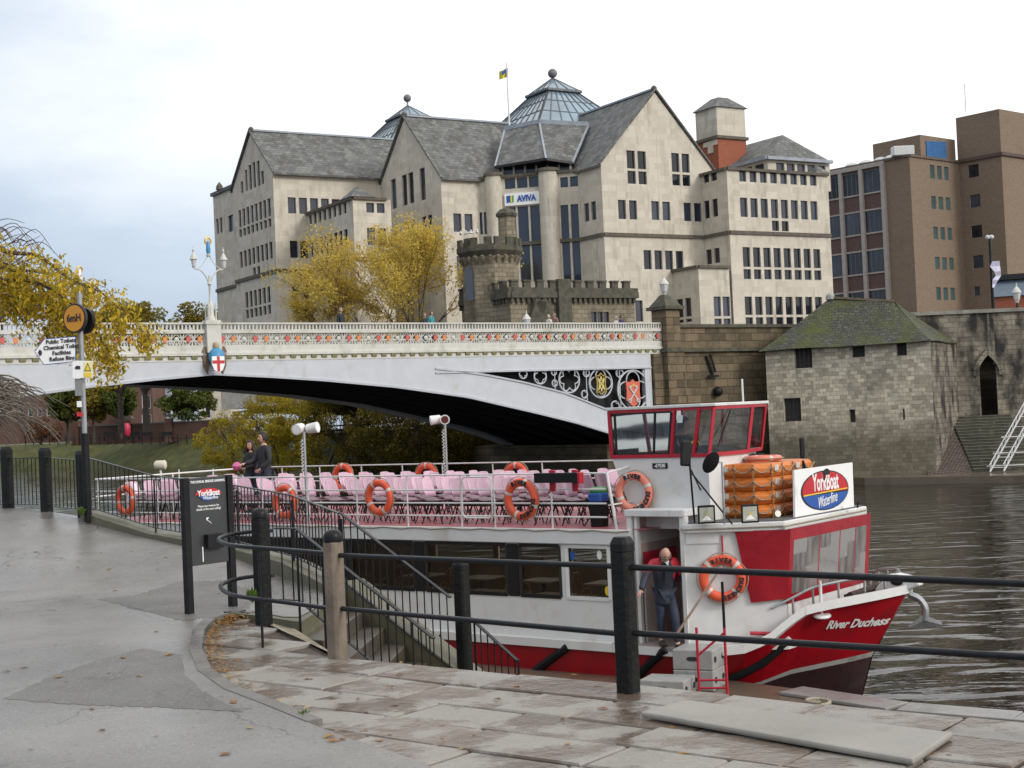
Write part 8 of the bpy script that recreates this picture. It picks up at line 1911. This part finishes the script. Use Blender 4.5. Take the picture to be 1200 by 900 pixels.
# ================================================================== TREES
rt = random.Random(21)
def rv(): 
    while True:
        v = Vector((rt.uniform(-1, 1), rt.uniform(-1, 1), rt.uniform(-1, 1)))
        if .1 < v.length < 1: return v
def leaves(mb, c, rad, n, s, droop=0., flat=1.):
    for _ in range(n):
        v = rv(); v = v.normalized() * (v.length ** .6); p = c + Vector((v.x * rad.x, v.y * rad.y, v.z * rad.z))
        a = rv().normalized(); b = a.cross(rv()).normalized(); a2 = (a * .8 - Z * droop).normalized(); k = s * rt.uniform(.6, 1.3)
        mb.add([p - a2 * k, p + b * k * .55, p + a2 * k, p - b * k * .55], [(0, 1, 2, 3)])
def limb(mb, p, d, L, r, depth, tips, spread=.6, grav=0., minr=.012):
    n = 4; pts = [p]; q = p; dd = d.normalized()
    for i in range(n):
        dd = (dd + rv() * .16 + Z * grav).normalized(); q = q + dd * L / n; pts.append(q)
    mb.tube(pts, [max(minr, r * (1 - .5 * i / n)) for i in range(n + 1)], 5, cap=False)
    if depth == 0: tips.append((q, dd)); return
    k = rt.choice((2, 3, 3))
    for i in range(k):
        nd = (dd + rv() * spread).normalized(); limb(mb, pts[-1 - (i % 2)], nd, L * rt.uniform(.62, .82), r * .55, depth - 1, tips, spread, grav, minr)
    tips.append((q, dd))
def tree(name, label, base, h, trunk_h, crown, leafm, n_leaf, ls, bark, cat='tree', depth=3, spread=.7, clumps=None, group=None, droop=0., grav=0., fork=5, tk=.024):
    t = thing(name, label, cat, base, 0, group); w = W(t); base = Vector(base)
    tb = MB(); tips = []
    tb.tube([base - Z * .3, base + Z * trunk_h * .5 + rv() * .05, base + Z * trunk_h], [h * tk * 1.25, h * tk, h * tk * .85], 8)
    for i in range(fork):
        a = 2 * PI * (i + rt.random() * .6) / fork; d = Vector((math.cos(a) * spread, math.sin(a) * spread, 1)); limb(tb, base + Z * trunk_h * rt.uniform(.85, 1), d, (h - trunk_h) * .42, h * .55 * tk, depth, tips, spread, grav)
    w(tb, 'trunk', bark, smooth=True)
    lb_ = MB(); c0 = base + Z * (trunk_h + (h - trunk_h) * .5)
    k = clumps or 46
    cl = [q for q, d in tips]; rt.shuffle(cl); cl = cl[:k]
    while len(cl) < k: v = rv(); v = v.normalized() * (v.length ** .4); cl.append(c0 + Vector((v.x * crown.x, v.y * crown.y, v.z * crown.z)))
    for c in cl:
        f = rt.uniform(.6, 1.2); leaves(lb_, c, Vector((crown.x * .26 * f, crown.y * .26 * f, crown.z * .24 * f)), n_leaf // k, ls, droop)
    w(lb_, 'crown', leafm, recalc=False); return t
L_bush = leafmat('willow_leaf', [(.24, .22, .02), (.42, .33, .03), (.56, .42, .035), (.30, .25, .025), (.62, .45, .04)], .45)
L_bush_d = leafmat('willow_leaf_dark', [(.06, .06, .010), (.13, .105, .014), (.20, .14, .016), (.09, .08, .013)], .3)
L_yel = leafmat('yellow_leaf', [(.60, .44, .07), (.72, .54, .10), (.50, .36, .07), (.75, .58, .15), (.42, .34, .09)], .45)
L_grn = leafmat('green_leaf', [(.045, .075, .012), (.08, .11, .018), (.12, .12, .02), (.06, .085, .014)], .3)
L_ygr = leafmat('turning_leaf', [(.20, .17, .02), (.30, .21, .025), (.14, .14, .02), (.25, .16, .02)], .3)
L_gold = leafmat('golden_leaf', [(.54, .36, .025), (.70, .50, .04), (.40, .30, .025), (.22, .22, .03), (.78, .58, .06), (.44, .27, .025)], .4)
# two feathery yellow trees behind the bridge
def behind(px, py, d): q = aty(px, py, d); return Vector((q.x, q.y, 7.0))
tree('yellow_tree', 'feathery yellow autumn tree behind the bridge, nearest the gatehouse turret', behind(487, 375, 104), 10.6, 2.6, Vector((3.0, 2.6, 4.0)), L_yel, 17000, .09, M['twig'], tk=.011, depth=4, spread=.45, clumps=190)
tree('yellow_tree', 'feathery yellow autumn tree behind the bridge, below the small bay of the stone offices', behind(436, 375, 106), 10.0, 2.2, Vector((3.8, 3, 3.9)), L_yel, 17000, .09, M['twig'], tk=.011, depth=4, spread=.5, clumps=190)
tree('yellow_tree', 'low yellow autumn tree behind the bridge, leftmost of the feathery ones', behind(398, 375, 107), 7.4, 2., Vector((2.2, 2.2, 2.2)), L_yel, 8000, .09, M['twig'], tk=.011, depth=4, spread=.55, clumps=120)
tree('green_tree', 'rounded green brown tree top showing above the bridge at the left', behind(167, 385, 150) - Z * 2, 13.2, 4, Vector((4.4, 3, 3.4)), L_ygr, 22000, .16, M['bark'], clumps=120)
tree('green_tree', 'small brownish tree top above the bridge, left of the rounded one', behind(138, 390, 152) - Z * 2, 12.2, 4, Vector((3.2, 2.4, 2.6)), L_ygr, 14000, .16, M['bark'], clumps=90)
# riverside willow scrub under the arch
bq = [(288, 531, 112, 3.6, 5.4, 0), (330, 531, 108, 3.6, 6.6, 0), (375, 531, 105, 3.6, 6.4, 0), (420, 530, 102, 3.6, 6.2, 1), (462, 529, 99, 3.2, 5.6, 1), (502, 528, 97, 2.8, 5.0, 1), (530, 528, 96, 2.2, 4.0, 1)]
bl_l = ['bright yellow willow bush at the left end of the scrub under the arch', 'tall yellow willow bush behind the standing couple', 'yellow willow bush between the standing couple and the near floodlight', 'dull yellow willow bush right of the near floodlight pole', 'darker willow bush midway under the arch', 'dark willow bush under the arch left of the far floodlight', 'lowest and darkest willow bush beside the stone abutment']
for (px, py, d, r_, h, k), lab in zip(bq, bl_l):
    q = aty(px, py, d); base = Vector((q.x, q.y, 1.2)); t = thing('willow_bush', lab, 'bush', base); w = W(t); tb = MB(); tips = []
    for i in range(9): a = rt.uniform(0, 2 * PI); limb(tb, base + Vector((math.cos(a), math.sin(a), 0)) * .4, Vector((math.cos(a) * .5, math.sin(a) * .5, 1)), h * .42, .06, 2, tips, .6)
    w(tb, 'stems', M['twig']); lb_ = MB()
    for j in range(70):
        v = rv(); v = v.normalized() * v.length ** .4; z = h * (.48 + .46 * v.z); c = base + Vector((v.x * r_ * (1.05 - .3 * max(0, v.z)), v.y * r_, z)); f = rt.uniform(.5, 1.1); leaves(lb_, c, Vector((.75, .75, .6)) * f, 190, .085, .3)
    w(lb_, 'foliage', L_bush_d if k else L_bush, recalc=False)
# lollipop trees along the far riverside path
for px, base_y, top_y, r_px, lm, lab in ((222, 517, 455, 33, L_grn, 'clipped green tree with a fan shaped crown before the pale far house'), (110, 516, 452, 26, L_ygr, 'yellow green clipped tree on the far riverside path right of the signpost'), (80, 517, 453, 24, L_grn, 'dark green clipped tree on the far riverside path left of the signpost'), (142, 512, 452, 17, L_grn, 'slim dark tree behind the riverside wall, between clipped trees')):
    d = 196; q = aty(px, base_y, d); sc2 = d / F; H_ = (base_y - top_y) * sc2; tree('clipped_tree', lab, Vector((q.x, q.y, q.z)), H_, H_ * .40, Vector((r_px * sc2 * .95, r_px * sc2 * .95, H_ * .33)), lm, 9000, .2, M['bark'], depth=2, spread=.6, clumps=110)
# red brown shrub
q = aty(47, 510, 190); t = thing('red_shrub', 'rusty red shrub on the far bank behind the drooping bare twigs', 'bush', q - Z * 1); w = W(t); tb = MB(); tips = []
for i in range(6): a = i; limb(tb, q - Z * 1.2, Vector((math.cos(a), math.sin(a), 1)), 2.2, .06, 1, tips)
w(tb, 'stems', M['twig']); lb_ = MB()
for j in range(24): v = rv(); leaves(lb_, q + Vector((v.x * 2.6, v.y * 2.6, .6 + v.z * 1.7)), Vector((.7, .7, .6)), 60, .2)
w(lb_, 'foliage', leafmat('rusty_leaf', [(.16, .05, .02), (.10, .06, .02), (.22, .07, .03), (.08, .06, .03)], .2), recalc=False)
# ---- brick wall, benches, rail, lifebuoy, houses
def farp(px, py, d): return aty(px, py, d)
wa, wb_, = farp(86, 516, 205), farp(254, 515, 192); zw = farp(180, 496.5, 200).z
t = thing('garden_wall', 'long low brick wall along the far riverside path', 'wall', Vector((wa.x, wa.y, 3.6))); w = W(t)
w(MB().bar(Vector((wa.x, wa.y, (zw + 3.2) / 2)), Vector((wb_.x, wb_.y, (zw + 3.2) / 2)), .4, zw - 3.2), 'wall', M['wall_brick']); w(MB().bar(Vector((wa.x, wa.y, zw + .08)), Vector((wb_.x, wb_.y, zw + .08)), .55, .16), 'coping', M['kerb'])
for px in (90, 154, 202): 
    f = (px - 86) / 168; p = wa.lerp(wb_, f); w(MB().box(Vector((p.x, p.y - .3, (zw + 4) / 2 - .1)), (1.0, .9, zw - 2.6)), 'pillar', M['wall_brick']); w(MB().box(Vector((p.x, p.y - .3, zw + 1.0)), (1.3, 1.2, .25)), 'pillar_cap', M['kerb'])
for i, px in enumerate((128, 157, 172, 196)):
    p = farp(px, 516.5, 193); t = thing('park_bench', ['dark bench on the far riverside path, left of the red lifebuoy stand', 'dark bench just right of the red lifebuoy stand on the far path', 'second dark bench right of the red lifebuoy stand on the far path', 'dark bench on the far path beside the fan shaped green tree'][i], 'bench', p); w = W(t)
    w(MB().box(p + Z * .55, (1.5, .5, .08)), 'seat', M['black_matt']); w(MB().box(p + Vector((0, .25, .95)), (1.5, .08, .5)), 'backrest', M['black_matt'])
    for dx in (-.65, .65): w(MB().box(p + Vector((dx, 0, .28)), (.08, .5, .55)), 'leg', M['black_matt'])
p = farp(148.5, 517, 191); t = thing('lifebuoy_stand', 'red lifebuoy housing on a post on the far riverside path', 'lifebuoy stand', p); w = W(t)
w(MB().cyl(p, p + Z * 1.3, .06), 'post', M['black']); q = farp(148.5, 503, 191); w(MB().lathe([(.35, -.85), (.5, -.5), (.5, .4), (.3, .8)], q, 10), 'housing', pm('pink_red', (.5, .03, .07), .4, .1), smooth=True)
t = thing('riverside_railing', 'thin dark post and rail fence along the edge of the far riverside path', 'railing', farp(60, 520, 188)); w = W(t)
ra, rb2 = farp(30, 520, 192), farp(262, 519, 178)
for k in range(24): p = ra.lerp(rb2, k / 23); w(MB().bar(p - Z * .2, p + Z * 1.15, .1, .1), 'post', M['black_matt'])
w(MB().bar(ra + Z * .6, rb2 + Z * .6, .05, .05), 'rail', M['black_matt'])
def house(name, label, px0, px1, d, ytop, zb, mat, wins=(), roof=None, dep=10, roofc=None, gable=False):
    a, b = farp(px0, 500, d), farp(px1, 500, d); a.z = b.z = 0; f = Facade(a, b - a); L = (b - a).length; zt = farp((px0 + px1) / 2, ytop, d).z
    t = thing(name, label, 'building', Vector((a.x, a.y, zb))); w = W(t)
    for (x0, x1, n, y0, y1, g) in wins: f.row(x0, x1, n, y0, y1, g)
    mb = MB(); f.wall(mb, [(0, zb), (L, zb), (L, zt), (0, zt)], .15); bk = -f.n * dep
    for p, q in ((f.w(L, 0), f.w(L, 0) + bk), (f.w(L, 0) + bk, f.w(0, 0) + bk), (f.w(0, 0) + bk, f.w(0, 0))): mb.quad(Vector((p.x, p.y, zb)), Vector((q.x, q.y, zb)), Vector((q.x, q.y, zt)), Vector((p.x, p.y, zt)))
    w(mb, 'wall', mat); f.panes(w, M['pane'], depth=.12, frame=M['white'], fw=.12)
    rf = MB(); e0, e1 = f.w(-.2, zt, .3), f.w(L + .2, zt, .3); rz = Z * (roof or 2.5)
    rf.add([e0, e1, e1 + bk, e0 + bk, (e0 + e0 + bk) / 2 + rz, (e1 + e1 + bk) / 2 + rz], [(0, 1, 5, 4), (2, 3, 4, 5), (1, 2, 5), (3, 0, 4), (0, 3, 2, 1)]); w(rf, 'roof', roofc or M['slate'])
house('brick_house', 'brown brick riverside house with white framed windows seen under the arch', 153, 180, 214, 440, 3.4, M['wall_brick'], [(166, 176, 2, 463, 479, .3), (166, 177, 2, 486, 497, .2)])
house('grey_house', 'pale blue grey rendered house seen under the arch beside the fan shaped tree', 181, 201, 222, 446, 3.4, pm('blue_render', (.40, .45, .52), .7, .05), [(186, 192, 1, 470, 482, .3)])
house('brick_house', 'darker brick house seen under the arch behind the clipped trees', 104, 150, 232, 447, 3.4, M['wall_brick'], [(118, 134, 3, 468, 480, .4)])
house('stone_house', 'pale stone riverside building seen under the arch above the brick wall', 234, 268, 226, 440, 3.4, M['ashlar'], [(240, 246, 1, 470, 490, .3)])
house('brick_house', 'long brown building far upstream at the left behind the bare twigs', -40, 96, 250, 462, 3.4, M['wall_brick'], [(0, 60, 6, 480, 490, .5)])
# ---- overhanging golden branches at the left, bare drooping twigs
tb_ = Vector((-14.6, 28.6, .9)); t = thing('golden_tree', 'golden leaved tree reaching over the path from the left with drooping branches', 'tree', tb_); w = W(t)
tb = MB(); trunk = [tb_ - Z * .3, tb_ + Vector((.1, 0, 3.2)), tb_ + Vector((.3, -.3, 6.6)), tb_ + Vector((.2, -.3, 10.5))]; tb.tube(trunk, [.26, .22, .17, .1], 10)
gl_ = MB(); D0 = 24.6
def bpx(px, py, d=D0): return aty(px, py, d)
br_list = [[(-60, 250), (0, 292), (45, 300), (80, 326), (120, 344), (150, 372), (176, 396)], [(-60, 300), (-10, 326), (40, 330), (75, 350), (105, 378), (125, 410), (134, 432)], [(-60, 330), (0, 345), (25, 352), (37, 372)], [(-60, 270), (0, 312), (40, 318), (90, 330), (112, 342)], [(-40, 300), (20, 320), (55, 345), (66, 380), (66, 388)], [(-60, 320), (20, 345), (52, 352), (75, 370), (92, 400), (100, 408)]]
start = tb_ + Vector((.3, -.3, 7.2))
for bi, L_ in enumerate(br_list):
    d = D0 + (bi - 2.5) * .28; pts = smoothc([start + Vector((0, 0, (bi - 2) * .3))] + [bpx(x, y, d) for x, y in L_], 5)
    tb.tube(pts, [max(.006, .06 * (1 - i / len(pts)) ** 1.3) for i in range(len(pts))], 6)
    for i, p in enumerate(pts):
        pxp = proj(p)[0]
        if pxp < -25: continue
        for k in range(2):
            v = Vector((rt.uniform(-1, 1), rt.uniform(-1, 1), rt.uniform(-.7, .45))); e = p + v * .30
            tb.tube([p, (p + e) / 2 + Z * .03, e - Z * .05], .005, 4, cap=False)
            leaves(gl_, e - Z * .1, Vector((.17, .18, .22)), 18, .046, .6)
        leaves(gl_, p - Z * .08, Vector((.2, .2, .2)), 12, .046, .6)
hang = [(85, 345, 85, 395), (70, 340, 66, 388), (102, 372, 103, 410), (118, 395, 124, 428), (128, 405, 134, 436), (60, 342, 62, 372), (95, 360, 96, 392), (140, 372, 138, 398), (165, 385, 172, 412), (110, 350, 112, 385), (76, 345, 74, 380), (20, 330, 30, 365), (30, 335, 36, 372), (5, 330, 2, 360)]
for x0, y0, x1, y1 in hang:
    d = D0 + rt.uniform(-.6, .6); a, b = bpx(x0, y0, d), bpx(x1, y1, d); tb.tube([a, a.lerp(b, .5) + rv() * .05, b], .006, 4, cap=False)
    for k in range(7): leaves(gl_, a.lerp(b, k / 6), Vector((.14, .15, .12)), 24, .046, .7)
for i in range(46):   # fine bare twigs fanning up at the top left
    x, y = rt.uniform(-30, 30), rt.uniform(262, 318); d = D0 + rt.uniform(-.7, .7); a = bpx(x, y, d); dx = rt.uniform(15, 50); b = bpx(x + dx * .5, y - rt.uniform(-6, 16), d); c = bpx(x + dx, y + rt.uniform(-10, 26), d)
    pts = smoothc([a, b, c + Z * rt.uniform(-.1, .1)], 5); tb.tube(pts, [.009 - .006 * k / len(pts) for k in range(len(pts))], 4, cap=False)
for i in range(5):
    a = bpx(rt.uniform(5, 20), 352, D0); tb.tube([a, bpx(rt.uniform(12, 25), 365, D0), bpx(rt.uniform(18, 34), rt.uniform(368, 384), D0)], .005, 4, cap=False)
w(tb, 'trunk', M['twig'], smooth=True); w(gl_, 'foliage', L_gold, recalc=False)
# bare weeping scrub beyond the railing at the far left
sb_ = Vector((-13.6, 30.5, 1.4)); t = thing('bare_shrub', 'tangle of bare brown drooping twigs over the water beyond the left railing', 'bush', sb_); w = W(t); tb = MB(); tw = pm('pale_twig', (.14, .118, .095), .9, .4, 4.)
for i in range(240):
    x0 = rt.uniform(-70, 10); y0 = rt.uniform(440, 490); d = 30 + rt.uniform(-1.6, 2.2); L_ = rt.uniform(30, 78) * rt.choice((.6, 1, 1)); n = 5; pts = []
    x1 = x0 + L_; sag = rt.uniform(18, 60)
    for k in range(n + 1): f = k / n; pts.append(aty(x0 + (x1 - x0) * f + rt.uniform(-2, 2), y0 - 14 * f + sag * f * f + rt.uniform(-2, 2), d + .5 * f))
    pts = [p for p in pts]
    tb.tube(pts, [.02 * (1 - .75 * k / n) for k in range(n + 1)], 4, cap=False)
w(tb, 'twigs', tw); tb = MB()
for i in range(9): a = rt.uniform(-.5, .5); limb(tb, sb_ + Vector((rt.uniform(-.6, .3), rt.uniform(-.5, .5), -.5)), Vector((a, 0, 1)), 1.5, .07, 2, [], .6)
w(tb, 'stems', M['twig'])
mb = MB(); mb.quad(Vector((-40, 34, 1.4)), Vector((-13, 27, .6)), Vector((-12.6, 31.5, .3)), Vector((-40, 40, 1.0))); struct('near_bank', mb, gm2)
